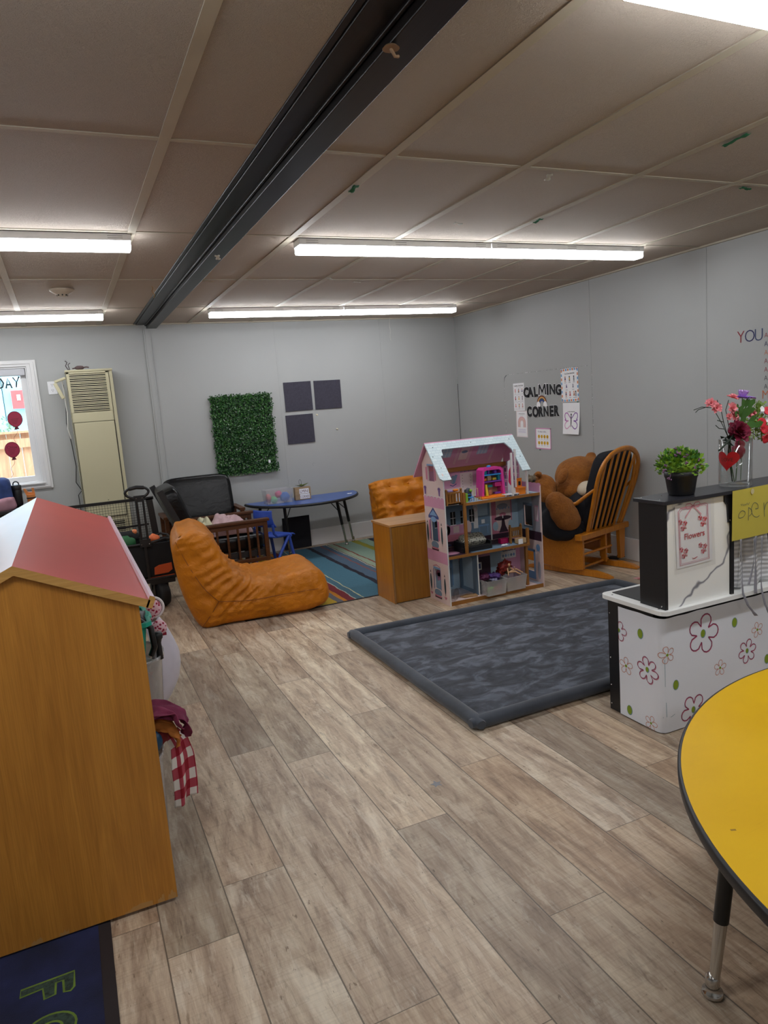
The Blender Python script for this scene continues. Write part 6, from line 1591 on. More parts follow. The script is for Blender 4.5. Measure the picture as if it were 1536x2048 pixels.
    m = MB(); m.prism([(2.485, 4.29), (2.585, 4.275), (2.60, 4.33), (2.54, 4.36), (2.47, 4.34)], (0, 0, gz), (1, 0, 0), (0, 1, 0), (0, 0, 1), .008); tag(obj('wooden_plate', m, P('tan_board', (170, 132, 92), .6), bevel=.002), 'thin tan wooden board on the ground floor of the dollhouse', 'board')
    milk = clear('milky_bin_plastic', gloss=.2, rough=.15, body=.36, body_rgb=(220, 216, 216))
    def bin_(x0, x1, y0, y1, h, lab):
        q = .010; m = MB(); z0, z1 = gz, gz+h
        m.add([(x0+q, y0+q, z0), (x1-q, y0+q, z0), (x1-q, y1-q, z0), (x0+q, y1-q, z0), (x0, y0, z1), (x1, y0, z1), (x1, y1, z1), (x0, y1, z1), (x0-.005, y0-.005, z1), (x1+.005, y0-.005, z1), (x1+.005, y1+.005, z1), (x0-.005, y1+.005, z1)], [(3, 2, 1, 0)]+[(i, (i+1) % 4, 4+(i+1) % 4, 4+i) for i in range(4)]+[(4+i, 4+(i+1) % 4, 8+(i+1) % 4, 8+i) for i in range(4)])
        return tag(obj('toy_bin', m, milk, solid=.0022, bevel=.004), lab, 'bin', 'translucent toy bins in the dollhouse')
    bin_(2.625, 2.795, 4.205, 4.385, .112, 'left translucent bin of purple and green toys on the ground floor')
    bin_(2.805, 2.985, 4.225, 4.40, .105, 'right translucent bin holding a doll, on the ground floor')
    rn = random.Random(12)
    for c, s_, rgb, lab in (((2.665, 4.26, .062), (.012, .012, .022), (130, 210, 60), 'bright green toy inside the left bin'), ((2.685, 4.245, .075), (.014, .012, .014), (110, 220, 70), 'round bright green toy in the left bin'), ((2.73, 4.26, .065), (.03, .02, .018), (190, 90, 60), 'orange-red toy in the left bin'), ((2.765, 4.27, .07), (.02, .03, .02), (190, 70, 90), 'pinkish toy at the right of the left bin'), ((2.72, 4.30, .06), (.035, .03, .018), (60, 90, 70), 'dark green toy deep in the left bin'),
                             ((2.84, 4.27, .062), (.024, .02, .02), (170, 150, 100), 'tan toy at the left of the right bin'), ((2.90, 4.28, .055), (.05, .02, .014), (120, 90, 70), 'brown toy lying low in the right bin'), ((2.95, 4.28, .085), (.022, .018, .02), (190, 120, 70), 'orange toy at the right of the right bin')):
        m = MB(); m.ball(c, s_, 14, wob=.35, wf=3, seed=c[0]*11); tag(obj('small_toy', m, mat('small_toy', rgb, .5, .1)), lab, 'toy')
    for (cx, cy, cz), s_, rgb, lab, sd in (((2.665, 4.32, .152), (.04, .05, .022), (84, 20, 62), 'plum doll dress lying on the left bin', 1), ((2.735, 4.30, .15), (.052, .05, .020), (70, 40, 104), 'purple doll dress lying on the left bin', 5), ((2.715, 4.27, .137), (.03, .03, .010), (150, 150, 180), 'pale lilac cloth on the left bin', 9)):
        m = MB(); m.ball((cx, cy, cz), s_, 26, wob=.9, wf=3.2, seed=sd); tag(obj('doll_dress', m, mat('doll_cloth', rgb, .7, .3, 30)), lab, 'doll clothes')
    # doll with red hair sprawled over the right bin
    sk = P('doll_skin', (196, 150, 110), .4); d = thing('fashion_doll', 'small doll with red hair and olive dress sprawled over the right bin', 'doll', (2.89, 4.30, .14))
    m = MB(); m.ball((2.865, 4.30, .178), (.022, .018, .030), 14); m.ball((2.868, 4.28, .215), (.010, .010, .013), 12)
    m.tube([(2.855, 4.285, .19), (2.845, 4.26, .165), (2.835, 4.245, .145)], [.005, .0042, .003], 8); m.tube([(2.88, 4.285, .19), (2.905, 4.27, .175), (2.895, 4.25, .20)], [.005, .0042, .003], 8)
    m.tube([(2.865, 4.28, .16), (2.90, 4.25, .165), (2.935, 4.235, .142)], [.008, .007, .004], 8); m.tube([(2.87, 4.29, .16), (2.92, 4.265, .178), (2.96, 4.24, .15)], [.008, .007, .004], 8)
    obj('body', m, sk, d)
    m = MB(); m.ball((2.866, 4.298, .175), (.026, .022, .034), 16, wob=.3); obj('dress', m, P('olive_dress', (96, 90, 62), .8), d)
    m = MB(); m.ball((2.85, 4.31, .20), (.055, .03, .045), 26, wob=.7, wf=4); m.ball((2.82, 4.32, .165), (.03, .03, .03), 18, wob=.7, wf=4); obj('hair', m, mat('red_hair', (120, 26, 16), .6, .4, 60), d)
    # dog figurine and yellow piece on the shelf edge behind
    r = thing('toy_dog', 'small grey-brown toy bulldog peeking up between the pink scalloped wall and the bear', 'toy dog', (3.35, 4.62, .60))
    m = MB(); c = Vector((3.350, 4.62, .778)); m.ball(c, (.040, .030, .030), 18, wob=.1); m.ball(c+Vector((0, 0, -.09)), (.045, .04, .08), 16, wob=.1)
    for s_ in (-1, 1): m.prism([(-.010, 0), (.010, 0), (.004*s_+.002, .022)], c+Vector((s_*.022, -.004, .02)), (1, 0, 0), (0, 0, 1), (0, 1, 0), .008)
    obj('body', m, mat('grey_tan_toy', (110, 96, 76), .7, .4, 60), r)
    m = MB(); m.ball(c+Vector((0, -.024, -.010)), (.012, .010, .010), 10); obj('muzzle', m, M_INK, r)
dollhouse_things()

# ------------------------------------------------------------------ glider rocker and the big teddy bear
def make_glider():
    rz = radians(16.0)
    r = thing('glider_chair', 'honey maple glider rocking chair with spindle back and black cushions', 'rocking chair', (3.57, 4.32, 0), rz)
    O = lambda n, m, mt, p=None, **k: obj(n, m, mt, p or r, world=False, **k)
    tl = math.tan(radians(17))
    H = lambda x, z, dy=0: Vector((x, -(z-.36)*tl+dy, z))
    hp = [(.115, .335), (.10, .50), (.082, .66), (.075, .78), (.095, .86), (.15, .925), (.24, .965), (.36, .978), (.47, .96), (.56, .91), (.62, .84), (.645, .74), (.64, .62), (.615, .47), (.59, .335)]
    m = MB(); P = [H(*catmull(hp, i/48)) for i in range(49)]
    # rectangular bentwood section swept along the hoop
    vs = []; nback = Vector((0, cos(radians(17)), sin(radians(17))))
    for i, p in enumerate(P):
        d = (P[min(i+1, 48)]-P[max(i-1, 0)]).normalized(); s_ = d.cross(nback).normalized()
        for a, b in ((-1, -.5), (-.5, -1), (.5, -1), (1, -.5), (1, .5), (.5, 1), (-.5, 1), (-1, .5)): vs.append(p+s_*a*.020+nback*b*.013)
    m.add(vs, [(i*8+k, i*8+(k+1) % 8, (i+1)*8+(k+1) % 8, (i+1)*8+k) for i in range(48) for k in range(8)], 0, True); O('back_hoop', m, M_HONEY)
    # spindles
    def ztop(x): 
        best = .97
        for a, b in zip(P[12:], P[13:]):
            if (a.x-x)*(b.x-x) <= 0 and a.z > .6: best = a.z+(b.z-a.z)*((x-a.x)/((b.x-a.x) or 1)); break
        return best
    for k in range(7):
        xb = .155+k*.066; xt = .13+k*.080
        zt = min(ztop(xt), .975)
        m = MB(); m.bar(H(xb, .335), H(xt, zt-.006), .020, .010, up=(0, 1, 0)); O('spindle', m, M_HONEY)
    # hoop window cut near its right top: small inner bow
    m = MB(); m.tube([H(.535, .90), H(.575, .80), H(.60, .70), H(.63, .60)], [.008, .010, .014, .016], 8); O('inner_bow', m, M_HONEY)
    m = MB(); m.box((-.03, -.03, .285), (.66, .035, .335)); O('rear_rail', m, M_HONEY, bevel=.008)
    m = MB(); m.box((.0, .03, .30), (.61, .55, .33)); O('seat_frame', m, M_HONEYX)
    # left solid side panel with a curved lower edge
    m = MB(); pl = [(-.02, .055), (.10, .035), (.3, .05), (.56, .08), (.56, .33), (-.02, .33)]
    m.prism([(y, z) for y, z in pl], (-.004, 0, 0), (0, 1, 0), (0, 0, 1), (1, 0, 0), .022); O('side_panel', m, M_HONEYX, bevel=.006)
    m = MB(); m.prism([(y, z) for y, z in [(.12, .05), (.56, .08), (.56, .30), (.12, .30)]], (.60, 0, 0), (0, 1, 0), (0, 0, 1), (1, 0, 0), .02); O('side_panel', m, M_HONEYX, bevel=.006)
    # glider mechanism: posts, dowels
    for x, y0 in ((.10, .10), (.50, .10), (.36, .0)):
        m = MB(); m.box((x-.012, y0, .045), (x+.012, y0+.05, .285)); O('upright', m, M_HONEY, bevel=.004)
    m = MB(); m.prism([(-.03, .04), (.03, .04), (.045, .30), (-.045, .30)], (.565, -.02, 0), (1, 0, 0), (0, 0, 1), (0, 1, 0), .03); O('upright', m, M_HONEY, bevel=.005)
    for z, y0 in ((.17, -.005), (.055, .03), (.24, .05)):
        m = MB(); m.cyl((.015, y0, z), (.42, y0, z+.0), .010, n=12); O('dowel', m, M_HONEY)
    bm = MB(); [bm.cyl((x, -.001, z), (x, -.006, z), .007, n=10) for x, z in ((.36, .11), (.545, .25))]; O('bolts', bm, M_CHROME)
    for x in (.035, .415):
        m = MB(); m.prism([(-.25, .004), (-.245, .018), (-.20, .034), (-.10, .048), (.10, .044), (.45, .044), (.52, .03), (.56, .004)], (x-.02, 0, 0), (0, 1, 0), (0, 0, 1), (1, 0, 0), .045); O('skid', m, M_HONEY, bevel=.006)
    # bent arm at the left
    m = MB(); m.tube([H(.09, .68, .02), Vector((.07, .0, .62)), Vector((.05, .06, .57)), Vector((.02, .14, .55)), Vector((.0, .26, .545)), Vector((-.01, .42, .55))], [.014, .018, .021, .023, .024, .02], 10, flat=(.7, (0, 0, 1))); O('armrest', m, M_HONEY)
    m = MB(); m.tube([H(.62, .68, .02), Vector((.62, .02, .60)), Vector((.62, .14, .555)), Vector((.62, .42, .55))], [.014, .018, .022, .02], 10, flat=(.7, (0, 0, 1))); O('armrest', m, M_HONEY)
    for x in (.0, .62): m = MB(); m.cyl((x, .30, .33), (x, .30, .545), .013, n=12); O('arm_post', m, M_HONEY)
    nvy = mat('black_navy_cotton', (16, 17, 24), .9, .15, 8, .3, 120)
    m = MB(); cushion(m, H(.35, .64, .075), (1, 0, 0), (0, -tl, 1), (0, 1, tl), .47, .66, .10, 4, .3); O('back_cushion', m, nvy)
    m = MB(); cushion(m, (.31, .29, .375), (1, 0, 0), (0, 1, 0), (0, 0, 1), .57, .50, .11, 6, .3); O('seat_cushion', m, nvy)
    return nvy
NAVY = make_glider()

def make_bear():
    r = thing('teddy_bear', 'huge brown teddy bear in a navy shirt slumped in the glider chair', 'teddy bear', (3.65, 4.62, .42))
    m, t, b = nt('brown_plush'); v = coords(t)
    f = noisef(t, v, 9, 5, .65); g = noisef(t, v, 70, 4, .6)
    t.links.new(mixc(t, .45, ramp(t, f, [(.3, lin((132, 74, 16))), (.7, lin((170, 104, 34)))]), ramp(t, g, [(.3, (.6, .6, .6)), (.7, (1.15, 1.15, 1.15))]), 'MULTIPLY'), b.inputs['Base Color'])
    b.inputs['Roughness'].default_value = .95; b.inputs['Sheen Weight'].default_value = .15; b.inputs['Sheen Tint'].default_value = (.9, .6, .35, 1)
    mxh = N(t, 'ShaderNodeMath', operation='ADD'); t.links.new(noisef(t, v, 34, 5, .7, 1.5), mxh.inputs[0]); t.links.new(g, mxh.inputs[1]); bumpn(t, b, mxh.outputs[0], .9, .012)
    def R(ax, a): return Matrix.Rotation(radians(a), 4, ax)
    # head with the far cheek and ear; shoulder and far arm behind
    h = MB(); h.ball((3.845, 4.64, .745), (.205, .19, .165), 40, M=R('Y', 12), wob=.05, wf=2)
    h.ball((3.93, 4.60, .80), (.12, .14, .10), 28); h.ball((3.72, 4.60, .66), (.15, .15, .10), 28)
    h.ball((3.575, 4.515, .785), (.034, .05, .072), 22, M=R('Y', 28)); h.ball((3.965, 4.63, .905), (.045, .04, .03), 18)
    obj('head', h, m, r, remesh=.011)
    h = MB(); h.ball((3.515, 4.70, .68), (.10, .13, .115), 28, wob=.08, wf=2); h.ball((3.445, 4.66, .805), (.035, .03, .025), 18); h.ball((3.49, 4.66, .62), (.08, .12, .10), 22)
    obj('shoulder', h, m, r, remesh=.011)
    a = MB(); a.ball((3.425, 4.42, .60), (.085, .075, .085), 28, wob=.06); a.ball((3.47, 4.40, .53), (.108, .08, .115), 28, wob=.05); a.ball((3.50, 4.39, .475), (.108, .08, .105), 28, wob=.05); a.ball((3.525, 4.385, .445), (.096, .075, .08), 28, wob=.06)
    obj('arm', a, m, r, remesh=.010)
    s = MB(); s.ball((3.72, 4.42, .675), (.070, .075, .050), 28, M=R('Y', -38)); obj('snout', s, mat('cream_plush', (206, 192, 168), .95, .06, 20, .5, 80), r)
    # sitting body under the shirt
    bd = MB(); bd.ball((3.62, 4.72, .50), (.26, .22, .20), 32, wob=.08, wf=2); bd.ball((3.50, 4.52, .42), (.14, .14, .15), 26, wob=.1, wf=2); bd.ball((3.72, 4.47, .52), (.13, .10, .15), 26, wob=.1, wf=2); bd.ball((3.55, 4.46, .34), (.16, .10, .07), 24, wob=.1)
    obj('shirt', bd, NAVY, r, remesh=.014)
    lg = MB(); lg.ball((3.42, 5.0, .42), (.11, .2, .10), 24, M=R('Z', 16)); lg.ball((3.80, 5.08, .43), (.11, .2, .10), 24, M=R('Z', 16)); obj('legs', lg, m, r, remesh=.014)
make_bear()

def floor_scraps():
    m = MB(); m.ball((4.10, 4.55, .02), (.07, .04, .018), 16, wob=.4); m.tube([(4.12, 4.53, .02), (4.18, 4.50, .03), (4.20, 4.54, .045), (4.16, 4.57, .03)], .006, 6)
    tag(obj('black_strap', m, M_BLACK), 'black strap lying on the floor behind the glider chair by the wall', 'strap')
    F = Fr((3.87, 4.0, .0006), (1, -.15, 0), (.15, 1, 0)); m = MB(); m.rect(F, -.06, -.02, .06, .02, 1, 0); m.poly(F, [(-.05, -.04), (.02, -.05), (.0, -.02), (-.05, -.02)], 2, 1)
    tag(obj('paper_scrap', m, [mat('pale_pink_paper', (206, 150, 150), .8), mat('red_paper', (170, 60, 70), .8)]), 'pale pink paper scrap on the floor behind the mat near the glider', 'paper')
    F = Fr((1.132, 2.26, .0006), (1, 0, 0), (0, 1, 0)); m = MB(); m.poly(F, [((.026 if k % 2 == 0 else .012)*cos(k*pi/5+.3), (.026 if k % 2 == 0 else .012)*sin(k*pi/5+.3)) for k in range(10)], 1)
    tag(obj('star_sticker', m, mat('grey_sticker', (120, 120, 124), .4)), 'grey star sticker stuck on the wooden floor', 'sticker')
floor_scraps()

# ------------------------------------------------------------------ play kitchen seen from its papered back
def flower_outline(F, mb, cx, cy, R0, n, w_, c, lift=2, rot=0, sq=1.0, inner=.42, wob=0):
    pts = []
    for k in range(n):
        a0 = rot+2*pi*k/n
        for i in range(9):
            q = (i/8-.5)*2*pi/n; rr = inner+(1-inner)*cos(q*n/2)**.55 if cos(q*n/2) > 0 else inner
            pts.append((cx+R0*rr*cos(a0+q)*sq, cy+R0*rr*sin(a0+q)))
    mb.stroke(F, pts, w_, lift, c, True)

def make_kitchen():
    r = thing('play_kitchen', 'black and white toy kitchen wrapped in flower-patterned paper, seen from behind', 'play kitchen', (2.8, 2.25, 0))
    blk = mat('black_melamine', (24, 24, 28), .4, .06); 
    b = MB(); b.box((2.128, 2.135, .0), (2.143, 2.405, .53)); b.box((2.16, 2.095, .0), (3.5, 2.105, .53)); b.box((2.143, 2.39, .0), (3.5, 2.405, .53)); b.box((3.485, 2.105, 0), (3.5, 2.39, .53)); b.box((2.143, 2.105, .03), (3.485, 2.39, .045)); obj('base_cabinet', b, blk, r, bevel=.002)
    s = MB(); [s.ball((2.127, 2.392, z), .0035, 8) for z in (.46, .25, .12, .03)]; s.ball((2.1265, 2.085, .562), .004, 8); obj('screws', s, M_CHROME, r)
    # paper wrap: around the rounded near corner
    pap = mat('wrapping_paper', (240, 244, 252), .6, .02, 2)
    path = [Vector((2.1235, 2.333, 0)), Vector((2.1235, 2.12, 0))]
    for k in range(9): a = pi/2*k/8; path.append(Vector((2.1235+.032*(1-cos(a)), 2.12-.032*sin(a), 0)))
    path += [Vector((x, 2.088, 0)) for x in (2.3, 2.6, 3.0, 3.5)]
    S_ = [0]
    for a, q in zip(path, path[1:]): S_.append(S_[-1]+(q-a).length)
    tot = S_[-1]
    def at(s_):
        for i in range(len(path)-1):
            if s_ <= S_[i+1] or i == len(path)-2:
                f = (s_-S_[i])/(S_[i+1]-S_[i]); p = path[i].lerp(path[i+1], f); d = (path[i+1]-path[i]).normalized(); return p, Vector((d.y, -d.x, 0))*1
    class Wrap:                 # draws along the wrapped sheet: x is the distance from the sheet's far edge
        step = .0004
        def p(s, x, y, l=0):
            q, n = at(min(max(x, .0), tot)); n = Vector((n.x, n.y, 0)); 
            if n.dot(Vector((-1, -1, 0))) < 0: n = -n
            bump = .0012*noise.noise(Vector((x*6, y*5, 0)))
            return Vector((q.x, q.y, y))+n*(l*.0004+bump+.0012)
    W = Wrap(); m = MB()
    nu = 90
    m.surf(lambda u, v: W.p(u*tot, .004+v*.502-.004*noise.noise(Vector((u*20, 3, 0)))*(v > .9), 0), nu, 14, 0)
    X2S = lambda x: S_[10]+(x-2.1555); Y2S = lambda y: 2.333-y
    pk = mat('raspberry_ink', (142, 44, 88), .7); pk2 = mat('rose_ink', (206, 120, 140), .7); org = mat('coral_ink', (206, 140, 120), .7); grn = mat('olive_green_ink', (140, 164, 40), .7); gb = mat('blue_grey_ink', (120, 158, 170), .7)
    cols = [pap, pk, pk2, org, grn, gb]
    def dot(x, z, rx=.014, rz=.02): m.oval(W, x, z, rx*1.2, rz*1.15, 1.5, 5); m.oval(W, x-.001, z+.001, rx, rz, 2.5, 4)
    def bigf(x, z, R0, n=5, rot=1.3, cs=.5):
        flower_outline(W, m, x+.002, z-.003, R0, n, R0*.055, 2, 1.5, rot); flower_outline(W, m, x, z, R0, n, R0*.05, 1, 2.5, rot); m.oval(W, x-.0, z, R0*.17, R0*.22, 2, 5); m.oval(W, x-.002, z+.002, R0*.14, R0*.19, 3, 4)
    def smf(x, z, R0, rot=.6, n=5): flower_outline(W, m, x, z, R0, n, R0*.07, 3, 2, rot, inner=.25); m.oval(W, x, z, R0*.17, R0*.17, 3, 4)
    bigf(X2S(2.36), .398, .088); bigf(X2S(2.628), .262, .055, 6); bigf(X2S(2.30), .07, .072, 5, .9); bigf(Y2S(2.165), .265, .058, 6, .8); bigf(0+.004, .395, .045, 5)
    bigf(X2S(2.95), .36, .085, 5, .9); bigf(X2S(3.2), .2, .06, 6)
    for x, z, R0 in ((X2S(2.692), .347, .036), (X2S(2.46), .222, .036), (X2S(2.155), .348, .038), (Y2S(2.290), .243, .040), (Y2S(2.150), .030, .034), (X2S(2.85), .2, .036), (X2S(2.95), .1, .036)): smf(x, z, R0, x*7)
    for x, z in ((X2S(2.549), .409), (X2S(2.201), .206), (X2S(2.756), .196), (Y2S(2.202), .415), (Y2S(2.274), .042), (X2S(2.83), .44)): dot(x, z)
    sc = 5
    m.stroke(W, [(S_[8], .33), (S_[8]+.001, .21)], .0015, 1.5, 5); m.stroke(W, [(S_[8]+.004, .14), (S_[8]+.006, .075)], .0018, 1.5, 5); m.stroke(W, [(S_[8]-.01, .074), (S_[8]+.03, .07), (S_[8]+.05, .078)], .002, 1.5, 5)
    for f in m.f: pass
    obj('paper_wrap', m, cols, r)
    # countertop, cooktop
    ct = MB(); x0, x1, y0, y1, rr = 2.098, 3.52, 2.048, 2.425, .035
    pl = [(x0+rr-rr*cos(a), y0+rr-rr*sin(a)) for a in (pi/2*k/6 for k in range(7))]+[(x1, y0), (x1, y1)]+[(x0+rr*(1-sin(a)), y1-rr*(1-cos(a))) for a in (pi/2*k/6 for k in range(7))]
    ct.prism(pl, (0, 0, .531), (1, 0, 0), (0, 1, 0), (0, 0, 1), .018); obj('countertop', ct, mat('white_melamine', (246, 247, 245), .35), r, bevel=.003)
    ck = MB(); ck.box((2.148, 2.195, .549), (2.5, 2.395, .5525)); F = Fr((0, 0, .5525), (1, 0, 0), (0, 1, 0)); ck.stroke(F, [(2.215+.028*cos(a), 2.335+.022*sin(a)) for a in (2*pi*k/24 for k in range(24))], .002, 1, 1, True); ck.stroke(F, [(2.215+.018*cos(a), 2.335+.014*sin(a)) for a in (2*pi*k/24 for k in range(24))], .0015, 1, 1, True)
    obj('cooktop', ck, [mat('cooktop_black', (34, 34, 38), .3), mat('ring_grey', (90, 90, 94), .5)], r)
    dt = MB(); [dt.cyl((x, y, .549), (x, y, .5495), .004, n=8) for x, y in ((2.125, 2.37), (2.125, 2.10))]; obj('cam_holes', dt, M_INK, r)
    # hutch
    h = MB(); h.box((2.128, 2.066, .5495), (2.143, 2.205, .985)); obj('hutch_side', h, blk, r, bevel=.001)
    mm, t, bs = nt('marble_print'); v = coords(t, scale=(1, 1, 1), rot=(0, radians(-52), 0))
    wv = N(t, 'ShaderNodeTexWave', wave_type='BANDS', bands_direction='X'); wv.inputs['Scale'].default_value = 1.1; wv.inputs['Distortion'].default_value = 7; wv.inputs['Detail'].default_value = 4; wv.inputs['Detail Scale'].default_value = 1.6; t.links.new(v, wv.inputs['Vector'])
    t.links.new(ramp(t, wv.outputs['Fac'], [(0, lin((130, 130, 138))), (.002, lin((220, 220, 222))), (.010, lin((247, 247, 243)))]), bs.inputs['Base Color']); bs.inputs['Roughness'].default_value = .4
    h = MB(); h.box((2.143, 2.070, .5495), (2.497, 2.078, .985)); obj('marble_panel', h, mm, r)
    h = MB(); h.box((2.500, 2.064, .5495), (2.518, 2.082, .985)); h.prism([(2.462, .985), (2.462, .955), (2.478, .94), (2.484, .865), (2.512, .86), (2.512, .985)], (0, 2.062, 0), (1, 0, 0), (0, 0, 1), (0, 1, 0), .012); obj('post', h, blk, r)
    h = MB(); h.box((2.14, 2.195, .5495), (3.5, 2.205, .60)); h.box((2.53, 2.195, .60), (3.5, 2.205, .985)); h.box((3.0, 2.066, .5495), (3.02, 2.205, .985)); h.box((3.485, 2.066, .5495), (3.5, 2.205, .985)); obj('hutch_front', h, blk, r)
    h = MB(); h.box((2.118, 2.052, .985), (3.52, 2.225, 1.0)); obj('top_shelf', h, mat('black_top_melamine', (40, 40, 46), .35), r, bevel=.0015)
    s = MB(); [s.ball((x, y, 1.0), .003, 6) for x, y in ((2.14, 2.10), (2.22, 2.17), (2.14, 2.2))]; s.ball((2.489, 2.0605, .875), .003, 6); s.ball((2.31, 2.069, .632), .003, 6); obj('shelf_screws', s, M_CHROME, r)
make_kitchen()

def kitchen_things():
    # flower sign in a plastic sleeve
    r = thing('flowers_sign', 'white sheet reading Flowers with a pink ribbon border on the marble panel', 'sign', (2.29, 2.068, .69))
    F = Fr((2.178, 2.0685, .690), Vector((1, 0, .035)), Vector((-.035, 0, 1)))
    m = MB(); m.surf(lambda u, v: F.p(.018+u*.20, .02+v*.262, 3+3*sin(v*5)*u), 6, 8, 0)
    pk, pk2, rd, br = 1, 2, 3, 3
    L = 9
    for i, w_ in ((0, .003), (.006, .002)):
        m.stroke(F, [(.034+i, .032+i), (.198-i, .032+i), (.198-i, .262-i), (.184-i, .268-i), (.12, .268-i), (.048+i, .268-i), (.034+i, .255-i)], w_, L, 1, True)
    for s_ in (-1, 1):
        m.stroke(F, [(.115+s_*a, .268+b) for a, b in ((0, 0), (.015, .012), (.035, .012), (.04, .002), (.03, -.008), (.012, -.006), (0, 0))], .003, L+1, 1)
        m.stroke(F, [(.115, .268), (.115+s_*.02, .250), (.115+s_*.045, .225)], .0055, L+1, 2)
    rn = random.Random(3)
    for cx, cy in ((.055, .20), (.165, .20), (.055, .085), (.162, .085)):
        for k in range(3):
            fx, fy = cx+(-.012, .014, .0)[k], cy+(.012, .004, -.016)[k]
            for j in range(5): m.oval(F, fx+.007*cos(j*1.257), fy+.007*sin(j*1.257), .0048, .0048, L+1+j*.1, 2 if j % 2 else 3, 8)
            m.stroke(F, [(fx, fy), (cx+.02, cy-.02)], .0016, L, 3)
    m.text(F, 'Flowers', .118, .135, .036, L+1, 3, bold=.012, align='CENTER'); m.stroke(F, [(.10, .052), (.115, .046), (.132, .052)], .002, L, 3); m.stroke(F, [(.104, .046), (.128, .052)], .002, L, 3)
    obj('sheet', m, [M_PAPER, mat('pink_line', (206, 120, 136), .8), mat('soft_pink_print', (220, 160, 168), .8), mat('dusty_red_print', (186, 70, 76), .8)], r)
    m = MB(); m.surf(lambda u, v: F.p(.0+u*.232, -.0+v*.296, 12+4*sin(v*4+u*3)), 8, 10, 0); obj('plastic_sleeve', m, clear('plastic_sleeve', gloss=.25, rough=.12, body=.05), r)
    # yellow hand-lettered sheet
    r = thing('open_sign', 'yellow sheet hand-lettered open, hanging over the hutch edge', 'sign', (2.63, 2.05, .786))
    F = Fr((2.485, 2.0485, .786), Vector((1, 0, .02)), Vector((.02, 0, 1)))
    m = MB(); m.surf(lambda u, v: F.p(u*.285, v*.212, 2+5*sin(u*3)*(1-v)), 8, 6, 0)
    w_ = .0022; L = 9; z = .105
    S = lambda P: m.stroke(F, P, w_, L, 1)
    sm = lambda P, n=24: S([tuple(catmull(P, q/n)) for q in range(n+1)])
    sm([(.073, .115), (.058, .122), (.041, .114), (.036, .101), (.041, .093), (.062, .094), (.075, .106), (.071, .118)])
    S([(.095, .131), (.095, .074)]); L += .5; sm([(.096, .129), (.113, .116), (.113, .101), (.098, .092)]); L += .5
    S([(.135, .118), (.153, .118)]); L += .5; sm([(.153, .118), (.150, .135), (.13, .146), (.116, .134), (.112, .113), (.123, .092), (.144, .081), (.162, .086)]); L += .5
    S([(.187, .138), (.193, .075)]); L += .5; sm([(.191, .105), (.2, .129), (.216, .136), (.226, .12), (.228, .078)])
    S([(.047, .152), (.053, .144), (.058, .151), (.064, .141), (.071, .148), (.077, .142), (.084, .151), (.091, .142), (.099, .151)])
    obj('sheet', m, [mat('yellow_paper', (196, 182, 74), .8, .02), mat('blue_grey_pen', (60, 84, 92), .8)], r)
    m = MB(); m.oval(F, .115, .196, .010, .012, 14); obj('tape_dot', m, mat('clear_tape', (206, 196, 150), .5), r)
    # white ribbed towel behind it
    m, t, b = nt('ribbed_white_cotton'); wv = N(t, 'ShaderNodeTexWave', wave_type='BANDS', bands_direction='Z'); wv.inputs['Scale'].default_value = 16; wv.inputs['Distortion'].default_value = 1.2; t.links.new(coords(t), wv.inputs['Vector'])
    t.links.new(ramp(t, wv.outputs['Fac'], [(0, lin((190, 190, 192))), (1, lin((226, 226, 228)))]), b.inputs['Base Color']); b.inputs['Roughness'].default_value = .9; bumpn(t, b, wv.outputs['Fac'], .5, .004)
    r = thing('ribbed_towel', 'white ribbed towel hanging behind the yellow sheet', 'towel', (2.65, 2.105, .552))
    mb = MB()
    def tw(u, v):
        hw = .105+.035*(1-v)+.005*sin(v*9); x = 2.655+(u-.5)*2*hw-.012*(1-v); return Vector((x, 2.105+.012*sin(u*16+v*3)*(1-v*.5)+.006*noise.noise(Vector((u*5, v*6, 0))), .556+v*.365+.008*sin(u*9)*(1-v)))
    mb.surf(tw, 34, 26); obj('towel_body', mb, m, r, solid=.003)
    mb = MB(); mb.tube([tw(.25, k/12)+Vector((0, -.004, 0)) for k in range(13)], .003, 6); obj('fold', mb, m, r)
    mb = MB(); mb.cyl((2.53, 2.11, .925), (2.95, 2.11, .925), .006); obj('hanging_rod', mb, M_BLACK, r)
    # grey ribbons from the yellow sheet
    gr = mat('grey_satin_ribbon', (150, 150, 160), .35, .05)
    for P, wd, lab in (([(2.530, .79), (2.531, .728), (2.538, .658), (2.538, .599), (2.543, .55), (2.566, .497), (2.611, .442)], .011, 'leftmost grey ribbon, its end curling forward below the countertop'),
                       ([(2.622, .79), (2.618, .714), (2.619, .617), (2.619, .537)], .013, 'straight grey ribbon in the middle, ending at the countertop'),
                       ([(2.612, .78), (2.610, .71), (2.605, .668), (2.590, .62), (2.576, .585)], .010, 'grey ribbon slanting left across the white towel'),
                       ([(2.658, .785), (2.657, .70), (2.655, .644), (2.655, .58), (2.658, .538), (2.672, .48), (2.694, .439)], .010, 'rightmost grey ribbon hanging below the countertop')):
        m = MB(); n = 30
        def f(u, v):
            t_ = u*(len(P)-1); i = min(int(t_), len(P)-2); x, z = [P[i][k]*(1-t_+i)+P[i+1][k]*(t_-i) for k in (0, 1)]
            fl = max(0, .56-z)*.30; w2 = wd*(1+.5*max(0, u-.8)/.2*(z < .46)); tw_ = .5*sin(u*5)
            return Vector((x+(v-.5)*w2*cos(tw_), 2.040-fl*.3+(v-.5)*w2*sin(tw_), z))
        m.surf(f, n, 2); tag(obj('ribbon', m, gr, solid=.0006), lab, 'ribbon', 'grey ribbons hanging from the yellow sheet')
    # jars glimpsed on the hutch shelf
    for z, lab in ((.60, 'small pale jar at the bottom of the hutch opening'), (.70, 'small dark jar halfway up the hutch opening')):
        pass
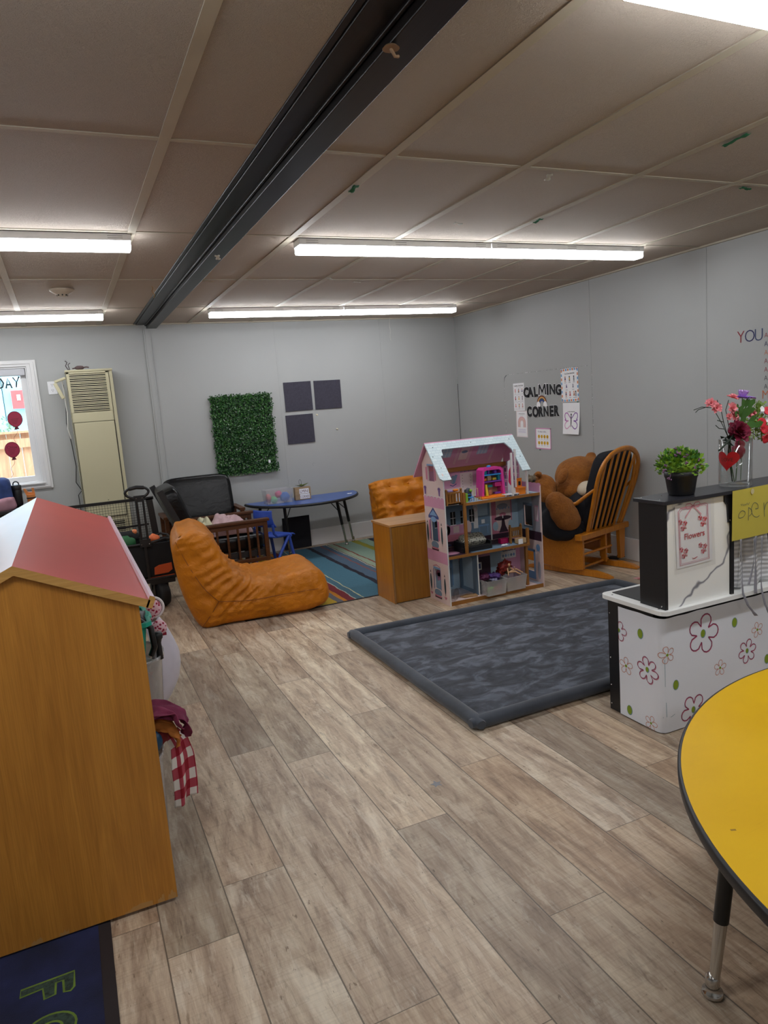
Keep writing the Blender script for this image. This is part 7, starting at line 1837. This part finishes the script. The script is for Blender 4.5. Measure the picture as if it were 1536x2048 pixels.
    # little potted plant
    c = Vector((2.30, 2.14, 1.0005))
    r = thing('potted_plant', 'artificial green and purple plant in a black pot on the toy kitchen', 'potted plant', c)
    m = MB(); m.lathe([(0, 0), (.050, 0), (.052, .006), (.062, .07), (.066, .078), (.067, .098), (.062, .099), (.058, .085), (0, .083)], c, 28); obj('pot', m, M_BLACK, r)
    rn = random.Random(6); m = MB(); cc = c+Vector((0, 0, .112))
    for i in range(900):
        a = rn.random()*6.283; el = rn.random()**.7*1.75-.35; rad = .072+.026*rn.random()+.009*sin(a*3)
        d = Vector((cos(a)*cos(el), sin(a)*cos(el), sin(el)*.82)); p = cc+Vector((d.x*1.02, d.y*.9, d.z*.85))*rad*(.6+.5*rn.random()**.5)
        q = (d+Vector((rn.random()-.5, rn.random()-.5, rn.random()-.2))*.9).normalized(); s_ = q.cross(Vector((rn.random()-.5, rn.random()-.5, rn.random()))).normalized(); l = .014+.010*rn.random()
        m.add([p, p+q*l*.5+s_*l*.38, p+q*l, p+q*l*.5-s_*l*.38], [(0, 1, 2, 3)], 0 if rn.random() < .55 else 1)
    m.ball(cc, (.06, .055, .045), 12, 0, wob=.3)
    o = obj('leaves', m, [mat('lime_leaf', (134, 176, 52), .5, .15, 40), mat('mid_green_leaf', (74, 128, 50), .5, .2, 40)], r); o['kind'] = 'stuff'
    m = MB()
    for i in range(26):
        a = rn.random()*6.283; el = rn.random()*1.5; d = Vector((cos(a)*cos(el), sin(a)*cos(el), sin(el)*.8)); p = cc+d*(.082+.018*rn.random())
        for k in range(5): m.ball(p+Vector((rn.random()-.5, rn.random()-.5, rn.random()-.5))*.011, .0036, 6)
    for p in ((2.195, 2.13, 1.11), (2.215, 2.12, 1.075)):
        for k in range(6): m.ball(Vector(p)+Vector((rn.random()-.5, rn.random()-.5, rn.random()-.5))*.011, .0036, 6)
        m.tube([p, (cc.x-.05, cc.y, cc.z)], .0015, 5)
    o = obj('purple_blossoms', m, mat('mauve_blossom', (140, 100, 138), .7, .2), r); o['kind'] = 'stuff'
    # glass vase with artificial flowers
    c = Vector((2.618, 2.14, 1.0005))
    r = thing('glass_vase', 'tall clear glass cylinder vase with a red heart on the toy kitchen', 'vase', c)
    gl = clear('vase_glass', (.97, .98, .98), gloss=.35, rough=.02)
    m = MB(); m.lathe([(0, 0), (.062, 0), (.066, .004), (.067, .012), (.067, .203), (.064, .204), (.0635, .012), (0, .010)], c, 40); obj('glass', m, gl, r)
    m = MB(); hp = []
    for k in range(48):
        q = 2*pi*k/48; hp.append((16*sin(q)**3/17, (13*cos(q)-5*cos(2*q)-2*cos(3*q)-cos(4*q))/17))
    cen = (0, -.15)
    rings = [[(cen[0]+(x-cen[0])*s_, cen[1]+(y-cen[1])*s_) for x, y in hp] for s_ in (.02, .35, .7, 1)]
    def cyl_pt(x, y): a = radians(-170)+x*.055/.0678; return c+Vector((cos(a)*.0678, sin(a)*.0678, .118+y*.050))
    vs = [cyl_pt(x, y) for q in rings for x, y in q]
    m.add(vs, [(i*48+k, i*48+(k+1) % 48, (i+1)*48+(k+1) % 48, (i+1)*48+k) for i in range(3) for k in range(48)], 0, True); obj('heart', m, mat('red_vinyl', (168, 10, 20), .4), r)
    class Cy:
        step = .0004
        def p(s, x, y, l=0): a = radians(-170)+x/.0678; return c+Vector((cos(a), sin(a), 0))*(.0681+l*.0003)+Vector((0, 0, y))
    m = MB(); m.text(Cy(), 'LOVE', .0, .112, .022, 1, 0, align='CENTER', bold=.01); obj('lettering', m, mat('dark_red_print_2', (96, 30, 24), .5), r)
    grn, dgr, lgr = mat('stem_green', (60, 92, 40), .6, .2, 30), mat('dark_leaf_green', (22, 40, 24), .6, .2), mat('hydrangea_green', (120, 150, 60), .6, .25, 60)
    def V(x, z, y=2.14): return Vector((x, y, z))
    def stems(lst, mt, parent, rad=.0016):
        for P in lst: m = MB(); m.tube(P, rad, 6); obj('stem', m, mt, parent)
    def petal_flower(c_, nrm, R0, n, layers, mt, parent, nm='bloom', open_=.3, rnd=.25, seed=0):
        rn = random.Random(seed); nrm = Vector(nrm).normalized(); a = nrm.orthogonal().normalized(); b = nrm.cross(a); m = MB()
        for L in range(layers):
            k_ = L/max(1, layers-1) if layers > 1 else 0
            for i in range(n):
                t_ = 2*pi*(i+L*.5)/n+rnd*(rn.random()-.5); d = a*cos(t_)+b*sin(t_); up = open_+k_*1.1
                d2 = (d*cos(up)+nrm*sin(up)); s_ = d2.cross(nrm).normalized(); R1 = R0*(1-.45*k_)*(1+.15*(rn.random()-.5)); w_ = R1*1.7/n*1.6
                def f(u, v): 
                    q = (v-.5)*2; ww = w_*sin(pi*min(.96, .12+u*.86))**.6
                    return c_+d2*(R1*u)+s_*(q*ww)+nrm*(R1*.14*(q*q)-R1*.10*u*u+.003*L/3)
                m.surf(f, 4, 3)
        return obj(nm, m, mt, parent)
    fl = lambda n, lab: thing(n, lab, 'artificial flower', c+Vector((0, 0, .02)))
    cp = mat('carnation_pink', (240, 150, 158), .7, .12, 60)
    r1 = fl('pink_carnation_spray', 'spray of pink artificial carnations leaning left out of the vase')
    base = V(2.60, 1.02)
    for (x, z, nx, R0, q) in ((2.452, 1.365, (-.6, -.6, .4), .020, 1), (2.482, 1.343, (-.4, -.8, .2), .020, 2), (2.577, 1.378, (.1, -.4, .9), .022, 3), (2.573, 1.337, (-.1, -.9, .2), .022, 4), (2.586, 1.306, (0, -1, .1), .022, 5), (2.555, 1.303, (-.2, -.9, 0), .014, 6), (2.676, 1.303, (.1, -.9, .2), .017, 7), (2.702, 1.307, (.2, -.9, .3), .014, 8)):
        petal_flower(V(x, z, 2.12), nx, R0*1.2, 9, 3, cp, r1, seed=q, open_=.2, rnd=.6)
    stems([[base, V(2.58, 1.2), V(2.55, 1.27), V(2.53, 1.34), V(2.46, 1.362)], [base, V(2.57, 1.22), V(2.54, 1.27), V(2.51, 1.31), V(2.49, 1.337)], [base, V(2.58, 1.25), V(2.56, 1.33), V(2.577, 1.37)], [V(2.55, 1.25), V(2.52, 1.255), V(2.50, 1.27)], [V(2.545, 1.28), V(2.51, 1.29)], [V(2.535, 1.33), V(2.525, 1.36)], [V(2.515, 1.355), V(2.51, 1.375)], [V(2.48, 1.345), V(2.42, 1.352), V(2.375, 1.343)], [V(2.46, 1.352), V(2.40, 1.342), V(2.385, 1.332)]], dgr, r1)
    r2 = fl('purple_daisy', 'pale purple artificial daisy standing tallest in the vase'); petal_flower(V(2.66, 1.372), (.05, -.15, 1), .052, 7, 1, mat('lilac_petal', (176, 134, 224), .6, .1), r2, open_=.12, seed=3); petal_flower(V(2.66, 1.372), (0, -.2, 1), .042, 7, 1, mat('pale_lilac_petal', (206, 170, 232), .6), r2, open_=1.0, seed=4)
    stems([[V(2.62, 1.02), V(2.64, 1.2), V(2.655, 1.30), V(2.66, 1.373)]], grn, r2, .0022)
    m = MB()
    for (x, z, a, l) in ((2.63, 1.33, 1.9, .045), (2.64, 1.33, 1.4, .05), (2.655, 1.33, 1.0, .045), (2.62, 1.315, 2.5, .04), (2.66, 1.31, .5, .035), (2.63, 1.29, 1.6, .05), (2.60, 1.335, 2.4, .025), (2.65, 1.27, -.4, .05), (2.62, 1.29, 2.0, .06), (2.64, 1.29, 1.2, .06), (2.625, 1.26, 1.7, .06), (2.66, 1.26, .9, .05), (2.60, 1.30, 2.6, .04), (2.69, 1.25, .3, .05), (2.665, 1.335, .9, .04)):
        d = Vector((cos(a), -.25, sin(a))); s_ = Vector((-sin(a), 0, cos(a)))*l*.34; p = V(x, z, 2.11); m.add([p, p+d*l*.3+s_*.8, p+d*l*.7+s_*.8, p+d*l, p+d*l*.7-s_*.8, p+d*l*.3-s_*.8], [(0, 1, 2, 3, 4, 5)])
    obj('leaf', m, mat('fresh_leaf', (62, 104, 40), .5, .2, 30), r2)
    r3 = fl('dark_red_rose', 'large dark red artificial rose at the vase rim'); petal_flower(V(2.585, 1.238, 2.10), (-.1, -.8, .45), .054, 7, 5, mat('dark_rose_petal', (120, 10, 48), .7, .25, 40), r3, open_=.15, seed=5)
    m = MB(); [m.ball(V(2.585+.02*cos(k), 1.245+.012*sin(k), 2.11), (.022, .018, .020), 14, wob=.3, seed=k) for k in range(6)]; obj('petal_mass', m, mat('dark_rose_petal_inner', (104, 8, 42), .7, .25, 40), r3)
    m = MB(); [m.add([V(2.56, 1.215), V(2.56+.05*cos(a), 1.215+.028*sin(a)-.01, 2.09), V(2.56+.06*cos(a), 1.215+.03*sin(a), 2.12), V(2.56+.04*cos(a+.5), 1.215+.02*sin(a+.5), 2.13)], [(0, 1, 2, 3)]) for a in (3.3, 2.8, 3.9, 4.5, 5.4, 0.3, 5.9)]; obj('leaf', m, dgr, r3)
    stems([[V(2.60, 1.02), V(2.575, 1.15), V(2.585, 1.225)]], dgr, r3, .003)
    r4 = fl('red_bell_flowers', 'spray of red and white artificial bell flowers leaning right out of the vase')
    rc = mat('coral_red_petal', (210, 44, 60), .6, .15, 40)
    for (x, z, nx, R0, q) in ((2.776, 1.305, (-.2, -.8, .5), .022, 1), (2.735, 1.262, (-.3, -.9, .1), .021, 2), (2.752, 1.232, (-.1, -.9, .1), .021, 3), (2.762, 1.194, (0, -.9, -.3), .023, 4), (2.805, 1.176, (0, -.9, -.2), .025, 5), (2.80, 1.21, (0, -.9, .1), .02, 6), (2.83, 1.24, (0, -.9, .1), .022, 7), (2.85, 1.19, (0, -.9, .1), .022, 8)):
        m = MB(); nrm = Vector(nx).normalized(); m.lathe([(.002, -.014), (.008, -.010), (.013, .0), (R0, .008), (R0*.94, .010), (.006, .0)], V(x, z, 2.11), 14, axis=nrm); obj('bloom', m, rc, r4)
    for (x, z) in ((2.742, 1.32), (2.77, 1.272), (2.79, 1.283), (2.81, 1.298), (2.83, 1.27), (2.78, 1.262)): petal_flower(V(x, z, 2.11), (-.1, -.9, .2), .013, 5, 1, M_PAPER, r4, 'white_bloom', .2, seed=int(x*1000))
    m = MB(); rn = random.Random(8)
    for cx, cz, s_ in ((2.764, 1.33, .02), (2.67, 1.245, .035), (2.69, 1.225, .03), (2.80, 1.243, .035), (2.735, 1.30, .025), (2.78, 1.21, .03), (2.83, 1.26, .04), (2.75, 1.28, .02), (2.66, 1.222, .025)):
        for k in range(80):
            p = V(cx, cz)+Vector((rn.random()-.5, rn.random()-.5, rn.random()-.5))*2*s_; a = rn.random()*6.28; l = .008+.006*rn.random(); d = Vector((cos(a), -.4, sin(a))); q = Vector((-sin(a), rn.random()-.5, cos(a)))*l*.45
            m.add([p, p+d*l*.5+q, p+d*l, p+d*l*.5-q], [(0, 1, 2, 3)])
    o = obj('green_florets', m, lgr, r4); o['kind'] = 'stuff'
    stems([[V(2.65, 1.02), V(2.66, 1.2), V(2.70, 1.25), V(2.77, 1.3)], [V(2.67, 1.21), V(2.72, 1.22), V(2.76, 1.195)], [V(2.68, 1.22), V(2.76, 1.24), V(2.83, 1.24)]], grn, r4)
    m = MB(); m.tube([V(2.56, 1.225, 2.10), V(2.50, 1.20, 2.08), V(2.437, 1.171, 2.07)], [.003, .003, .004], 6); tag(obj('loose_stem', m, dgr), 'dark green loose stem poking out to the left below the rose', 'stem')
    m = MB(); m.box((2.595, 2.105, 1.012), (2.66, 2.17, 1.04)); 
    m = MB(); m.ball((2.645, 2.15, 1.145), (.028, .026, .032), 14, wob=.5, wf=3); m.ball((2.655, 2.15, 1.18), (.02, .02, .02), 12, wob=.5); tag(obj('pink_petals', m, clear('sheer_pink', (.9, .35, .45), gloss=.02, rough=.6, body=.5, body_rgb=(200, 60, 90))), 'sheer pink petals bunched inside the glass vase', 'petals')
    m = MB(); m.tube([(2.60, 2.13, 1.02), (2.58, 2.13, 1.1), (2.575, 2.13, 1.2)], .002); m.add([V(2.60, 1.14), V(2.62, 1.16), V(2.64, 1.155), V(2.63, 1.13)], [(0, 1, 2, 3)]); tag(obj('leafy_sprig', m, grn), 'green stem with a leaf inside the glass vase', 'stem')
kitchen_things()

# ------------------------------------------------------------------ round yellow table, right foreground
def make_yellow_table():
    c = Vector((1.905, .49, 0)); R0 = .95
    r = thing('yellow_table', 'large yellow activity table with a black edge, right foreground', 'table', c)
    m, t, b = nt('yellow_laminate'); v = coords(t)
    f = noisef(t, v, 3, 3); sc = noisef(t, coords(t, scale=(3, 40, 1)), 4, 4, .7)
    t.links.new(mixc(t, .25, ramp(t, f, [(.3, lin((220, 172, 4))), (.7, lin((230, 184, 12)))]), ramp(t, sc, [(.62, (1, 1, 1)), (.75, (.78, .72, .55))]), 'MULTIPLY'), b.inputs['Base Color']); b.inputs['Roughness'].default_value = .45; b.inputs['Specular IOR Level'].default_value = .22
    k = MB(); k.lathe([(0, .535), (R0-.002, .535), (R0-.002, .559), (R0-.006, .56), (0, .56)], (c.x, c.y, 0), 160); obj('tabletop', k, m, r)
    e = MB(); e.lathe([(R0-.002, .533), (R0+.002, .532), (R0+.004, .536), (R0+.004, .555), (R0+.001, .559), (R0-.003, .5595)], (c.x, c.y, 0), 160); obj('edge_band', e, M_BLACK, r)
    s = MB(); F = Fr((0, 0, .56), (1, 0, 0), (0, 1, 0)); s.stroke(F, [(1.66, 1.145), (1.685, 1.135), (1.70, 1.13)], [.001, .004, .002], 1); s.stroke(F, [(1.125, .93), (1.135, .925)], .005, 1); obj('scratches', s, mat('scratch_brown', (150, 112, 20), .6), r)
    for k in range(4):
        a = math.atan2(1.079-c.y, 1.245-c.x)+k*pi/2; p = Vector((c.x+cos(a)*(.835), c.y+sin(a)*.835, .535)); q = Vector((c.x+cos(a)*.885, c.y+sin(a)*.885, 0))
        table_leg(r, p, q, .62, .0175)
make_yellow_table()
